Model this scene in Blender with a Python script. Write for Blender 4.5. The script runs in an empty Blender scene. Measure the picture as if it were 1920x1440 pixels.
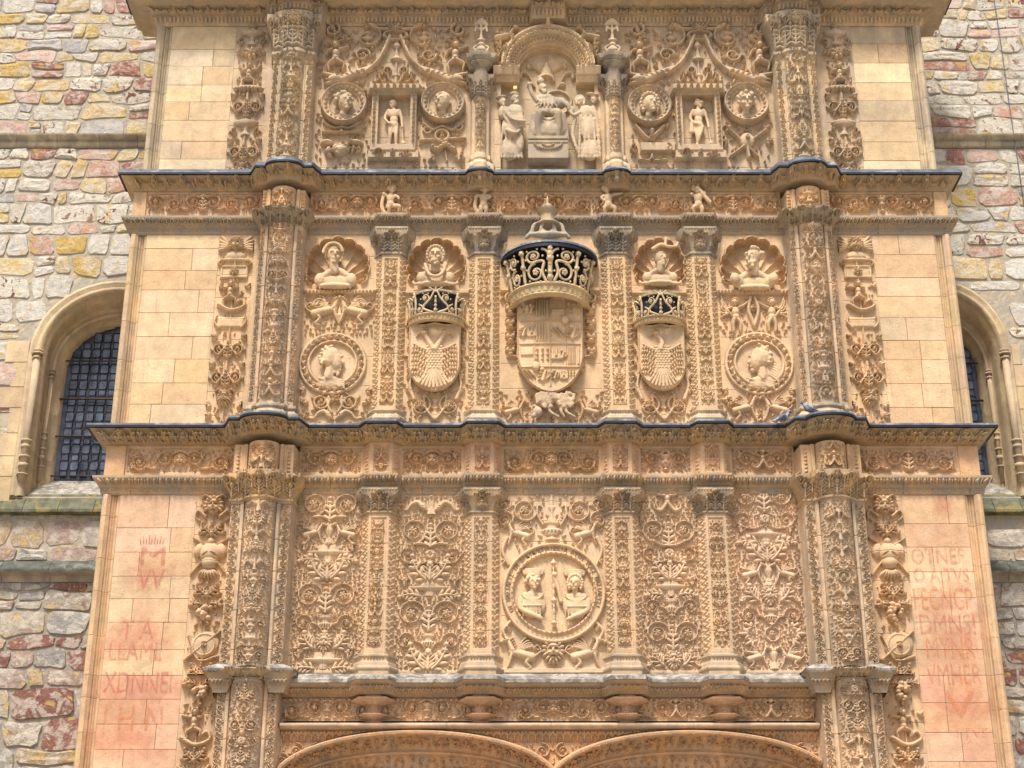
import bpy, bmesh, math, random
import numpy as np
from math import sin, cos, pi, radians, sqrt, atan2, hypot
from mathutils import Vector, Matrix

# ------------------------------------------------------------------ camera, world, sun
scn = bpy.context.scene
FP = 3000.0; TH = math.atan(FP / 6925.0)
CAM = (0.0, -20.74, 1.6)
cd = bpy.data.cameras.new('camera'); co = bpy.data.objects.new('camera', cd)
scn.collection.objects.link(co); scn.camera = co
co.location = CAM; co.rotation_euler = (pi / 2 + TH, 0, 0)
cd.sensor_width = 36; cd.lens = FP / 1920 * 36; cd.clip_end = 500
SUN_EL, SUN_AZ = radians(60), radians(-16)          # azimuth measured from the viewer side, - is left
wd = bpy.data.worlds.new('World'); scn.world = wd; wd.use_nodes = True
nt = wd.node_tree; bg = nt.nodes['Background']; sky = nt.nodes.new('ShaderNodeTexSky')
sky.sky_type = 'NISHITA'; sky.sun_disc = False; sky.sun_elevation = SUN_EL
sky.sun_rotation = pi + SUN_AZ * -1; sky.dust_density = 4.0; sky.ozone_density = 0.6
nt.links.new(sky.outputs[0], bg.inputs[0]); bg.inputs[1].default_value = 0.056
sl = bpy.data.lights.new('sun', 'SUN'); sl.energy = 1.5; sl.angle = radians(11); sl.color = (1, .95, .87)
so = bpy.data.objects.new('sun', sl); scn.collection.objects.link(so)
sd = Vector((sin(SUN_AZ) * cos(SUN_EL), -cos(SUN_AZ) * cos(SUN_EL), sin(SUN_EL)))
so.rotation_euler = sd.to_track_quat('Z', 'Y').to_euler(); so.location = (0, -20, 30)
vs = scn.view_settings; vs.view_transform = 'Standard'; vs.look = 'None'; vs.gamma = 1
vs.exposure = 1.72
scn.display_settings.display_device = 'sRGB'
rnd = random.Random(7)

# ------------------------------------------------------------------ pixel of the photo -> point on a vertical plane
def W(px, py, y=0.0):
    u = (px - 960) / FP; v = (720 - py) / FP
    dy = cos(TH) - v * sin(TH); dz = sin(TH) + v * cos(TH)
    t = (y - CAM[1]) / dy
    return u * t, 1.6 + t * dz
def zz(py, y=0.0): return W(960, py, y)[1]
def xx(px, py, y=0.0): return W(px, py, y)[0]
def kk(px, py, y=0.0): return W(px + 1, py, y)[0] - W(px, py, y)[0]     # metres per photo pixel

# ------------------------------------------------------------------ materials
def new_mat(name):
    m = bpy.data.materials.new(name); m.use_nodes = True
    return m, m.node_tree, m.node_tree.nodes['Principled BSDF']
def nd(t, typ, **kw):
    n = t.nodes.new(typ)
    for k, v in kw.items():
        if hasattr(n, k): setattr(n, k, v)
    return n
def noise(t, co_, scale, detail=4, rough=.6, dist=0.0):
    n = t.nodes.new('ShaderNodeTexNoise'); n.inputs['Scale'].default_value = scale
    n.inputs['Detail'].default_value = detail; n.inputs['Roughness'].default_value = rough
    n.inputs['Distortion'].default_value = dist
    t.links.new(co_, n.inputs['Vector']); return n.outputs['Fac']
def ramp(t, f, a, b, va=0.0, vb=1.0):
    n = t.nodes.new('ShaderNodeMapRange'); n.interpolation_type = 'SMOOTHSTEP'
    for i, v in zip(('From Min', 'From Max', 'To Min', 'To Max'), (a, b, va, vb)): n.inputs[i].default_value = v
    t.links.new(f, n.inputs['Value']); return n.outputs[0]
def mixc(t, f, a, b, mode='MIX'):
    n = t.nodes.new('ShaderNodeMix'); n.data_type = 'RGBA'; n.blend_type = mode; n.clamp_factor = True
    for sock, v in ((n.inputs[0], f), (n.inputs[6], a), (n.inputs[7], b)):
        if isinstance(v, (int, float)): sock.default_value = v
        elif isinstance(v, tuple): sock.default_value = v
        else: t.links.new(v, sock)
    return n.outputs[2]
def mth(t, op, a, b):
    n = t.nodes.new('ShaderNodeMath'); n.operation = op
    for i, v in enumerate((a, b)):
        if isinstance(v, (int, float)): n.inputs[i].default_value = v
        else: t.links.new(v, n.inputs[i])
    return n.outputs[0]
def bump(t, b, h, dist, strength=1.0):
    n = t.nodes.new('ShaderNodeBump'); n.inputs['Distance'].default_value = dist; n.inputs['Strength'].default_value = strength
    t.links.new(h, n.inputs['Height']); t.links.new(n.outputs[0], b.inputs['Normal'])
def posn(t, scale=(1, 1, 1)):
    g = t.nodes.new('ShaderNodeNewGeometry'); m = t.nodes.new('ShaderNodeMapping')
    m.inputs['Scale'].default_value = scale
    t.links.new(g.outputs['Position'], m.inputs['Vector']); return m.outputs[0]

def stone_mat(name, bumpd=.004, patina=(.31, .26, .20, 1), speck=.10, streak=.22):
    """sandstone: the object's own colour, mottled; its alpha is how much grey weathering it carries"""
    m, t, b = new_mat(name)
    oi = t.nodes.new('ShaderNodeObjectInfo'); p = posn(t); ps = posn(t, (1.6, 1.6, .55))
    n1 = noise(t, p, 1.1, 5); n2 = noise(t, p, 6.5, 5); n3 = noise(t, p, 55, 3, .7); n4 = noise(t, ps, 2.6, 6, .65, .4)
    n5 = noise(t, p, 2.3, 4, .6, .6)
    v = mth(t, 'MULTIPLY', ramp(t, n1, .3, .7, .88, 1.12), ramp(t, n2, .25, .75, .86, 1.12))
    v = mth(t, 'MULTIPLY', v, ramp(t, n3, .3, .7, 1 - speck, 1 + speck))
    vm = t.nodes.new('ShaderNodeVectorMath'); vm.operation = 'SCALE'
    t.links.new(oi.outputs['Color'], vm.inputs[0]); t.links.new(v, vm.inputs['Scale'])
    c = mixc(t, ramp(t, n5, .56, .74, 0, .20), vm.outputs[0], (.60, .30, .12, 1))
    c = mixc(t, ramp(t, n5, .44, .28, 0, .30), c, (.60, .50, .36, 1))
    st = noise(t, posn(t, (6, 6, .5)), 1.6, 6, .7, .3); c = mixc(t, mth(t, 'MULTIPLY', ramp(t, st, .52, .72, 0, 1), ramp(t, n1, .35, .65, streak * .3, streak * 1.6)), c, (.30, .22, .15, 1))
    pit = noise(t, p, 28, 2, .5); c = mixc(t, ramp(t, pit, .70, .76, 0, .45), c, (.22, .15, .09, 1))
    pf = mth(t, 'MULTIPLY', ramp(t, n4, .40, .60, 0, 1), oi.outputs['Alpha'])
    c = mixc(t, pf, c, patina)
    t.links.new(c, b.inputs['Base Color']); b.inputs['Roughness'].default_value = .88
    b.inputs['Specular IOR Level'].default_value = .25
    hb = mth(t, 'SUBTRACT', mth(t, 'ADD', mth(t, 'MULTIPLY', n3, .5), noise(t, p, 17, 5, .7)), mth(t, 'MULTIPLY', ramp(t, pit, .68, .74, 0, 1), 1.0))
    bump(t, b, hb, bumpd, .9)
    return m
M_CARVE = stone_mat('carved_sandstone', .006)
M_ASH = stone_mat('ashlar_sandstone', .009, speck=.10, streak=.34)
M_GREY = stone_mat('weathered_sandstone', .008, patina=(.21, .18, .15, 1))

def rubble_mat():
    m, t, b = new_mat('rubble_stone')
    oi = t.nodes.new('ShaderNodeObjectInfo'); p = posn(t)
    off = t.nodes.new('ShaderNodeVectorMath'); off.operation = 'ADD'
    sc = t.nodes.new('ShaderNodeMath'); sc.operation = 'MULTIPLY'; sc.inputs[1].default_value = 40
    t.links.new(oi.outputs['Random'], sc.inputs[0]); t.links.new(p, off.inputs[0]); t.links.new(sc.outputs[0], off.inputs[1])
    q = off.outputs[0]
    n1 = noise(t, q, 4.5, 5, .6, .5); n2 = noise(t, q, 14, 6, .7); n3 = noise(t, q, 60, 3, .7); n4 = noise(t, q, 7, 5, .65, 1.0)
    v = mth(t, 'MULTIPLY', ramp(t, n2, .25, .75, .78, 1.18), ramp(t, n3, .3, .7, .86, 1.12))
    vm = t.nodes.new('ShaderNodeVectorMath'); vm.operation = 'SCALE'
    t.links.new(oi.outputs['Color'], vm.inputs[0]); t.links.new(v, vm.inputs['Scale'])
    c = mixc(t, ramp(t, n1, .49, .56, 0, .75), vm.outputs[0], mixc(t, .75, vm.outputs[0], (.60, .55, .46, 1)))
    c = mixc(t, ramp(t, n1, .42, .36, 0, .75), c, (.55, .38, .12, 1))
    c = mixc(t, mth(t, 'MULTIPLY', ramp(t, n4, .57, .60, 0, .95), oi.outputs['Alpha']), c, (.16, .045, .03, 1))
    t.links.new(c, b.inputs['Base Color']); b.inputs['Roughness'].default_value = .9
    bump(t, b, mth(t, 'ADD', n2, mth(t, 'MULTIPLY', n3, .35)), .035, 1.0)
    return m
M_RUB = rubble_mat()
def simple(name, col, rough=.85, amp=.25, sc=8, bd=.004, col2=None, lo=.45, hi=.6, metal=0, spec=.3):
    m, t, b = new_mat(name); p = posn(t)
    n = noise(t, p, sc, 6, .65); n2 = noise(t, p, sc * 7, 3, .7)
    c = mixc(t, ramp(t, n, .3, .7, 0, 1), tuple(x * (1 - amp) for x in col[:3]) + (1,), tuple(min(1, x * (1 + amp)) for x in col[:3]) + (1,))
    if col2: c = mixc(t, ramp(t, noise(t, p, sc * .6, 5, .7, .5), lo, hi, 0, 1), c, col2 + (1,))
    t.links.new(c, b.inputs['Base Color']); b.inputs['Roughness'].default_value = rough; b.inputs['Metallic'].default_value = metal
    b.inputs['Specular IOR Level'].default_value = spec
    bump(t, b, mth(t, 'ADD', n, mth(t, 'MULTIPLY', n2, .5)), bd, .8)
    return m
M_MORTAR = simple('lime_mortar', (.43, .36, .265), .95, .2, 9, .02, (.37, .34, .28), .42, .58)
M_MORTAR2 = simple('grey_mortar', (.37, .32, .255), .95, .3, 9, .02, (.28, .25, .21), .42, .58)
M_LEAD = simple('lead_sheet', (.13, .15, .19), .6, .4, 5, .006, (.36, .37, .38), .5, .64, .0, .4)
M_LEDGE = simple('rain_washed_ledge', (.34, .31, .27), .9, .35, 9, .008, (.16, .14, .12), .44, .60)
M_MOSS = simple('mossy_slab', (.12, .12, .08), .95, .4, 6, .01, (.22, .18, .07), .52, .62)
M_MOSSG = simple('green_slab', (.085, .092, .075), .9, .35, 9, .008, (.17, .18, .15), .52, .62)
M_DARK = simple('interior_shade_black', (.012, .012, .014), .7, .2, 8)  # near-black base colour standing in for the shade of interiors
M_FLASH = simple('black_flashing_edge', (.015, .016, .022), .5, .3, 8)
M_IRON = simple('rusty_iron', (.045, .032, .03), .6, .3, 20, .002)
M_LEADCAME = simple('lead_came', (.02, .021, .025), .55, .3, 20, .001)
M_PLAZA = simple('plaza_paving', (.36, .31, .25), .9, .15, 2, .004)
M_LAMP = simple('yellow_plastic', (.75, .62, .22), .5, .1, 5)
M_BIRD = simple('pigeon_feathers', (.10, .12, .17), .7, .5, 30, .002, (.30, .33, .40), .48, .56)
M_CABLE = simple('grey_cable', (.12, .13, .16), .6, .1, 5)
def glass_mat():
    m, t, b = new_mat('leaded_glass'); p = posn(t); oi = t.nodes.new('ShaderNodeObjectInfo')
    c = mixc(t, ramp(t, noise(t, p, 5, 4), .35, .65), (.035, .042, .062, 1), (.10, .115, .155, 1))
    c = mixc(t, .8, c, oi.outputs['Color'], 'MULTIPLY')
    # fine protective wire mesh in front of the glass, read as a fine print at this distance
    t.links.new(c, b.inputs['Base Color']); b.inputs['Roughness'].default_value = .22
    b.inputs['Specular IOR Level'].default_value = .45
    bump(t, b, noise(t, p, 12, 3), .004, .5); return m
M_GLASS = glass_mat()
def paint_mat(name, col, dens):
    m, t, b = new_mat(name); p = posn(t); ps = posn(t, (3.2, 3.2, 1.0))
    b.inputs['Base Color'].default_value = col + (1,); b.inputs['Roughness'].default_value = .9
    a = mth(t, 'MULTIPLY', ramp(t, noise(t, ps, 3.5, 6, .7, .6), .30, .62, .12, 1), ramp(t, noise(t, p, 22, 5, .75), .30, .66, .25, 1))
    a = mth(t, 'MULTIPLY', a, dens); t.links.new(a, b.inputs['Alpha']); return m
M_RED = paint_mat('faded_red_ochre', (.58, .19, .12), .72)
M_PLUM = paint_mat('faded_plum_ochre', (.52, .16, .13), .74)
M_ORANGE = paint_mat('faded_orange_ochre', (.62, .25, .11), .80)
def wash_mat():
    m, t, b = new_mat('red_wash'); p = posn(t); tc = t.nodes.new('ShaderNodeTexCoord')
    b.inputs['Base Color'].default_value = (.58, .23, .14, 1); b.inputs['Roughness'].default_value = .9
    sp = t.nodes.new('ShaderNodeVectorMath'); sp.operation = 'LENGTH'
    mp = t.nodes.new('ShaderNodeMapping'); mp.inputs['Location'].default_value = (-1, -1, -1); mp.inputs['Scale'].default_value = (2, 0.0, 2)
    mp.inputs['Location'].default_value = (-1, 0, -1)
    t.links.new(tc.outputs['Generated'], mp.inputs['Vector']); t.links.new(mp.outputs[0], sp.inputs[0])
    r = mth(t, 'ADD', sp.outputs['Value'], ramp(t, noise(t, p, 2.6, 6, .7, .8), .2, .8, -.55, .55))
    a = mth(t, 'MULTIPLY', ramp(t, r, 1.2, .0, 0, .46), ramp(t, noise(t, p, 9, 6, .75), .3, .7, .35, 1))
    t.links.new(a, b.inputs['Alpha']); return m
M_WASH = wash_mat()

# colours carried by the objects (rgb, weathering)
GOLD = (.56, .375, .215, .10); PINK = (.535, .325, .19, .10); PALE = (.58, .45, .30, .18)
ORNG = (.555, .375, .24, .12); TOPC = (.52, .38, .245, .30); GREYC = (.37, .295, .215, .75)
CORN = (.40, .28, .155, .40); SHAFT = (.53, .385, .265, .40)
def tint(c, r=None, amt=.06):
    r = r or rnd; k = 1 + r.uniform(-amt, amt)
    return (c[0] * k, c[1] * k * (1 + r.uniform(-.02, .02)), c[2] * k * (1 + r.uniform(-.05, .05)), c[3])

# ------------------------------------------------------------------ objects
ORI = {}; STONES = (M_CARVE, M_ASH, M_GREY)
def setprops(o, label=None, cat=None, group=None, kind=None):
    if label: o['label'] = label
    if cat: o['category'] = cat
    if group: o['group'] = group
    if kind: o['kind'] = kind
    return o
def thing(name, loc, label, cat, group=None):
    o = bpy.data.objects.new(name, None); scn.collection.objects.link(o); o.location = loc
    o.empty_display_size = .2; ORI[o.name] = Vector(loc); return setprops(o, label, cat, group)
def put(name, me, mat, parent=None, color=None, loc=(0, 0, 0), label=None):
    o = bpy.data.objects.new(name, me); scn.collection.objects.link(o)
    ORI[o.name] = Vector(loc)
    if mat and len(me.materials) == 0: me.materials.append(mat)
    if parent is not None:
        o.parent = parent; o.location = Vector(loc) - ORI[parent.name]
    else: o.location = loc
    if color: o.color = (color[0] * 1.05, color[1] * 1.04, color[2] * .97, min(1, color[3] * 1.3 + (.12 if mat is M_CARVE else 0))) if mat in STONES else color
    if label: o['label'] = label
    return o
def grid_mesh(X, Y, Z, keep=None, smooth=False):
    ny, nx = X.shape
    co_ = np.stack([X, Y, Z], -1).reshape(-1, 3).astype(np.float32)
    i = np.arange(ny * nx).reshape(ny, nx)
    q = np.stack([i[:-1, :-1], i[:-1, 1:], i[1:, 1:], i[1:, :-1]], -1)
    if keep is not None:
        k = keep[:-1, :-1] | keep[:-1, 1:] | keep[1:, 1:] | keep[1:, :-1]
        q = q[k]
        used = np.unique(q); remap = np.full(ny * nx, -1); remap[used] = np.arange(len(used))
        q = remap[q]; co_ = co_[used]
    q = q.reshape(-1, 4); nf = len(q)
    me = bpy.data.meshes.new('relief'); me.vertices.add(len(co_)); me.vertices.foreach_set('co', co_.ravel())
    me.loops.add(nf * 4); me.loops.foreach_set('vertex_index', q.ravel().astype(np.int32))
    me.polygons.add(nf); me.polygons.foreach_set('loop_start', np.arange(0, nf * 4, 4, dtype=np.int32))
    me.polygons.foreach_set('loop_total', np.full(nf, 4, dtype=np.int32))
    me.polygons.foreach_set('use_smooth', np.full(nf, smooth))
    me.update(calc_edges=True); return me
def box_mesh(x0, x1, y0, y1, z0, z1, bev=0.0):
    bm = bmesh.new(); bmesh.ops.create_cube(bm, size=1)
    for v in bm.verts: v.co = Vector(((x0 + x1) / 2 + v.co.x * (x1 - x0), (y0 + y1) / 2 + v.co.y * (y1 - y0), (z0 + z1) / 2 + v.co.z * (z1 - z0)))
    if bev: bmesh.ops.bevel(bm, geom=bm.edges[:], offset=bev, segments=1, affect='EDGES')
    me = bpy.data.meshes.new('box'); bm.to_mesh(me); bm.free(); return me
def prism_xy(pts, z0, z1):       # plan polygon extruded upwards
    bm = bmesh.new(); a = [bm.verts.new((x, y, z0)) for x, y in pts]; b = [bm.verts.new((x, y, z1)) for x, y in pts]
    n = len(pts)
    for i in range(n): bm.faces.new((a[i], a[(i + 1) % n], b[(i + 1) % n], b[i]))
    f1 = bm.faces.new(a[::-1]); f2 = bm.faces.new(b)
    bmesh.ops.triangulate(bm, faces=[f1, f2]); bmesh.ops.recalc_face_normals(bm, faces=bm.faces)
    me = bpy.data.meshes.new('prism'); bm.to_mesh(me); bm.free(); return me
def tube_bm(bm, pts, rad, n=6, closed_ends=True):
    pts = [Vector(p) for p in pts]; rings = []
    up = Vector((0, 1, 0.01))
    for i, p in enumerate(pts):
        d = (pts[min(i + 1, len(pts) - 1)] - pts[max(i - 1, 0)]); d.normalize()
        a = d.cross(up); a = a.normalized() if a.length > 1e-5 else Vector((1, 0, 0)); b = d.cross(a)
        r = rad[i] if hasattr(rad, '__len__') else rad
        rings.append([bm.verts.new(p + a * (cos(2 * pi * k / n) * r) + b * (sin(2 * pi * k / n) * r)) for k in range(n)])
    for r1, r2 in zip(rings, rings[1:]):
        for k in range(n): bm.faces.new((r1[k], r1[(k + 1) % n], r2[(k + 1) % n], r2[k])).smooth = True
    if closed_ends: bm.faces.new(rings[0][::-1]); bm.faces.new(rings[-1])
def bm_done(bm):
    bmesh.ops.recalc_face_normals(bm, faces=bm.faces)
    me = bpy.data.meshes.new('mesh'); bm.to_mesh(me); bm.free(); return me

def cr(pts, n=8):
    """Catmull-Rom through the points"""
    P = [np.array(p, float) for p in pts]
    if len(P) < 3: return [P[0] + (P[-1] - P[0]) * t for t in np.linspace(0, 1, n * 2)]
    P = [2 * P[0] - P[1]] + P + [2 * P[-1] - P[-2]]; out = []
    for i in range(1, len(P) - 2):
        for k in range(n):
            t = k / n; a, b, c, d = P[i - 1:i + 3]
            out.append(.5 * ((2 * b) + (c - a) * t + (2 * a - 5 * b + 4 * c - d) * t * t + (3 * b - a - 3 * c + d) * t ** 3))
    out.append(P[-2]); return out

GA = 1.32      # depth of all carving
# ------------------------------------------------------------------ carving: a height field on a vertical wall
class Relief:
    def __init__(s, x0, x1, z0, z1, y0=0.0, cell=.011):
        s.x0, s.x1, s.z0, s.z1, s.y0 = x0, x1, z0, z1, y0
        s.nx = max(3, int((x1 - x0) / cell) | 1); s.nz = max(3, int((z1 - z0) / cell) | 1)
        s.xs = np.linspace(x0, x1, s.nx); s.zs = np.linspace(z0, z1, s.nz); s.cx = (x1 - x0) / (s.nx - 1); s.cz = (z1 - z0) / (s.nz - 1)
        s.H = np.zeros((s.nz, s.nx)); s.B = np.zeros((s.nz, s.nx)); s.U, s.V = np.meshgrid(s.xs, s.zs)
        s.xc = (x0 + x1) / 2; s.w = x1 - x0; s.h = z1 - z0; s.bl = 0
    def px(s, px, py): return W(px, py, s.y0)
    def win(s, x, z, r):
        i0 = max(0, int((x - r - s.x0) / s.cx)); i1 = min(s.nx, int((x + r - s.x0) / s.cx) + 2)
        j0 = max(0, int((z - r - s.z0) / s.cz)); j1 = min(s.nz, int((z + r - s.z0) / s.cz) + 2)
        if i1 <= i0 or j1 <= j0: return None
        return slice(j0, j1), slice(i0, i1)
    def blob(s, x, z, rx, rz=None, a=0., h=.04, b=0., p=.5):
        rz = rz or rx; w = s.win(x, z, max(rx, rz))
        if w is None: return
        dx = s.xs[w[1]][None, :] - x; dz = s.zs[w[0]][:, None] - z
        if a:
            c, n = cos(a), sin(a); dx, dz = dx * c + dz * n, -dx * n + dz * c
        q = (dx / rx) ** 2 + (dz / rz) ** 2
        v = np.where(q < 1, b + GA * h * np.maximum(0, 1 - q) ** p, 0)
        s.H[w] = np.maximum(s.H[w], v)
    def dent(s, x, z, rx, rz=None, a=0., h=.02):
        rz = rz or rx; w = s.win(x, z, max(rx, rz))
        if w is None: return
        dx = s.xs[w[1]][None, :] - x; dz = s.zs[w[0]][:, None] - z
        if a:
            c, n = cos(a), sin(a); dx, dz = dx * c + dz * n, -dx * n + dz * c
        q = (dx / rx) ** 2 + (dz / rz) ** 2
        s.H[w] -= np.where(q < 1, GA * h * np.maximum(0, 1 - q) ** .6, 0)
    def curve(s, pts, r0, r1=None, h=.04, n=8, b=0., raw=False):
        r1 = r0 if r1 is None else r1; C = pts if raw else cr(pts, n)
        C = np.array(C); L = np.r_[0, np.cumsum(np.hypot(*np.diff(C, axis=0).T))]
        if L[-1] < 1e-6: return C
        step = max(.4 * min(r0, r1) + .002, s.cx * .6); m = max(2, int(L[-1] / step))
        t = np.linspace(0, L[-1], m); xs = np.interp(t, L, C[:, 0]); zs = np.interp(t, L, C[:, 1])
        for i in range(m):
            f = i / (m - 1); r = r0 + (r1 - r0) * f
            s.blob(xs[i], zs[i], r, h=h * (r / max(r0, r1)) ** .6, b=b)
        return C
    def cut(s, pts, r, d, n=6):
        for p in cr(pts, n): s.dent(p[0], p[1], r, h=d)
    def ring(s, x, z, r, t, h, b=0., kz=1.0):
        w = s.win(x, z, (r + t) * max(1, kz))
        if w is None: return
        d = np.abs(np.hypot(s.xs[w[1]][None, :] - x, (s.zs[w[0]][:, None] - z) / kz) - r) / t
        s.H[w] = np.maximum(s.H[w], np.where(d < 1, b + h * np.sqrt(np.maximum(0, 1 - d * d)), 0))
    def disc(s, x, z, r, h, add=False):
        w = s.win(x, z, r * 1.1)
        if w is None: return
        d = np.hypot(s.xs[w[1]][None, :] - x, s.zs[w[0]][:, None] - z)
        v = h * np.clip((r - d) / s.cx + .5, 0, 1)
        s.H[w] = s.H[w] + v if add else np.maximum(s.H[w], v)
    def rect(s, x0, x1, z0, z1, h, e=None, neg=False):
        e = e or s.cx
        v = np.clip(np.minimum(np.minimum(s.U - x0, x1 - s.U), np.minimum(s.V - z0, z1 - s.V)) / e + .5, 0, 1)
        if neg: s.H -= v * h
        else: s.H = np.maximum(s.H, v * h)
    def mirror(s): s.H = np.maximum(s.H, s.H[:, ::-1])
    def joints(s, dz=.34, z_off=0., d=.008, vert=None):
        z = s.z0 + z_off
        while z < s.z1:
            if z > s.z0 + .02:
                j = int((z - s.z0) / s.cz); s.H[j:j + 1, :] -= d
            z += dz * rnd.uniform(.85, 1.15)
        if vert:
            for x in vert:
                i = int((x - s.x0) / s.cx)
                if 0 < i < s.nx: s.H[:, i:i + 1] -= d
    def fill(s, n=200, r=.03, h=.03, rg=None, seed=1, eps=.004, box=None):
        rg = random.Random(seed); x0, x1, z0, z1 = box or (s.x0 + r, s.x1 - r, s.z0 + r, s.z1 - r)
        for _ in range(n):
            x = rg.uniform(x0, x1); z = rg.uniform(z0, z1); w = s.win(x, z, r * .85)
            if w is None or s.H[w].max() > eps: continue
            a = rg.uniform(0, 6.28); k = rg.random()
            if k < .35:
                s.curve([(x - r * .7 * cos(a), z - r * .7 * sin(a)), (x + r * .2 * cos(a + 1), z + r * .2 * sin(a + 1)), (x + r * .6 * cos(a + .6), z + r * .6 * sin(a + .6))], r * .18, r * .42, h)
            elif k < .75: tri(s, x, z, a, r * .95, h)
            else: bud(s, x, z, a, r * .8, h)
    def mesh(s, skirt='', back=.02, keep=False, loc=None, warp=None, smooth=False):
        X = s.U.copy(); Z = s.V.copy(); Y = s.y0 - (s.B + s.H); K = (s.H > .0035) if keep else None
        if warp: X, Y, Z = warp(X, Y, Z)
        if skirt:
            for c in skirt:
                if c == 't': X = np.vstack([X, X[-1:]]); Z = np.vstack([Z, Z[-1:]]); Y = np.vstack([Y, np.full((1, Y.shape[1]), s.y0 + back)])
                if c == 'b': X = np.vstack([X[:1], X]); Z = np.vstack([Z[:1], Z]); Y = np.vstack([np.full((1, Y.shape[1]), s.y0 + back), Y])
                if c == 'l': X = np.hstack([X[:, :1], X]); Z = np.hstack([Z[:, :1], Z]); Y = np.hstack([np.full((Y.shape[0], 1), s.y0 + back), Y])
                if c == 'r': X = np.hstack([X, X[:, -1:]]); Z = np.hstack([Z, Z[:, -1:]]); Y = np.hstack([Y, np.full((Y.shape[0], 1), s.y0 + back)])
        o = loc or (s.xc, s.y0, s.z0)
        return grid_mesh(X - o[0], Y - o[1], Z - o[2], K, smooth), o
    def put(s, name, mat, parent, color, label=None, **kw):
        me, o = s.mesh(**kw); return put(name, me, mat, parent, color, o, label)

# ---- motifs (all in metres on the wall)
def bud(R, x, z, a, r, h):
    R.blob(x, z, r * .8, r * .45, a, h); R.blob(x + cos(a) * r * .6, z + sin(a) * r * .6, r * .35, h=h * 1.15)
    R.dent(x - cos(a) * r * .1, z - sin(a) * r * .1, r * .55, r * .10, a, h * .4)
def tri(R, x, z, a, r, h):
    for k, l in ((-.9, .8), (0, 1.1), (.9, .8)):
        R.blob(x + cos(a + k) * r * .5 * l, z + sin(a + k) * r * .5 * l, r * .48 * l, r * .22, a + k, h * (1.1 if k == 0 else .85))
def leaf(R, x, z, a, L, w, h=.04, curl=.0, n=4):
    """acanthus: midrib with paired lobes and a curled tip"""
    px, pz, aa = x, z, a; pts = [(x, z)]
    for i in range(n):
        t = (i + .6) / n; ww = w * sin(pi * min(1, .25 + t * .75)) ** .7 * .55
        for sg in (-1, 1):
            R.blob(px + cos(aa + sg * .85) * ww * .75, pz + sin(aa + sg * .85) * ww * .75, ww * .75, L / n * .36, aa + sg * .85, h * (.75 + .25 * t))
        px += cos(aa) * L / n; pz += sin(aa) * L / n; aa += curl / n; pts.append((px, pz))
    R.curve(pts, w * .13, w * .10, h * 1.08, 4); R.blob(px, pz, w * .22, h=h * 1.2)
    return px, pz
def spiral(R, x, z, r, d=1, a0=0., turns=1.5, t=None, h=.045, leaves=True, core='f', lead=None):
    t = t or r * .13; n = int(turns * 14); pts = []
    for i in range(n + 1):
        f = i / n; a = a0 + d * f * turns * 2 * pi; q = r * (1 - .74 * f)
        pts.append((x + cos(a) * q, z + sin(a) * q))
    if lead: pts = [tuple(p) for p in cr([lead, ((lead[0] + pts[0][0]) / 2 + (pts[0][1] - lead[1]) * .12 * d, (lead[1] + pts[0][1]) / 2 - (pts[0][0] - lead[0]) * .12 * d), pts[0]], 6)][:-1] + pts
    R.curve(pts, t, t * .6, h, raw=True)
    if leaves:
        for k in range(0, int(n * .62), 3):
            a = a0 + d * k / n * turns * 2 * pi; q = r * (1 - .74 * k / n)
            bx, bz = x + cos(a) * q, z + sin(a) * q; ta = a + d * .9
            R.blob(bx + cos(a) * t * 1.3 + cos(ta) * t, bz + sin(a) * t * 1.3 + sin(ta) * t, t * 1.5, t * .7, ta, h * .8)
            if k % 6 == 0: R.blob(bx - cos(a) * t * 1.5, bz - sin(a) * t * 1.5, t * 1.3, t * .6, a + d * 1.5, h * .65)
    if core == 'f': flower(R, x, z, r * .34, h * 1.1)
    elif core == 'l': leaf(R, x - r * .1, z - r * .2, pi / 2 + d * .6, r * .6, r * .5, h)
    elif core == 'b': R.blob(x, z, r * .2, h=h * 1.2)
    elif core == 'm': mask(R, x, z, r * .5, h * 1.2, hair=False)
def flower(R, x, z, r, h=.04, n=6):
    for k in range(n):
        a = 2 * pi * k / n + .3; R.blob(x + cos(a) * r * .58, z + sin(a) * r * .58, r * .42, r * .3, a, h * .85)
    R.blob(x, z, r * .3, h=h * 1.1)
def fruit(R, x, z, r, h=.05, n=9, seed=0):
    g = random.Random(seed + int(x * 977 + z * 131))
    for k in range(n):
        a = g.uniform(0, 6.28); q = r * sqrt(g.random()) * .8
        R.blob(x + cos(a) * q, z + sin(a) * q, r * g.uniform(.26, .38), h=h * g.uniform(.75, 1.15))
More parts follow.
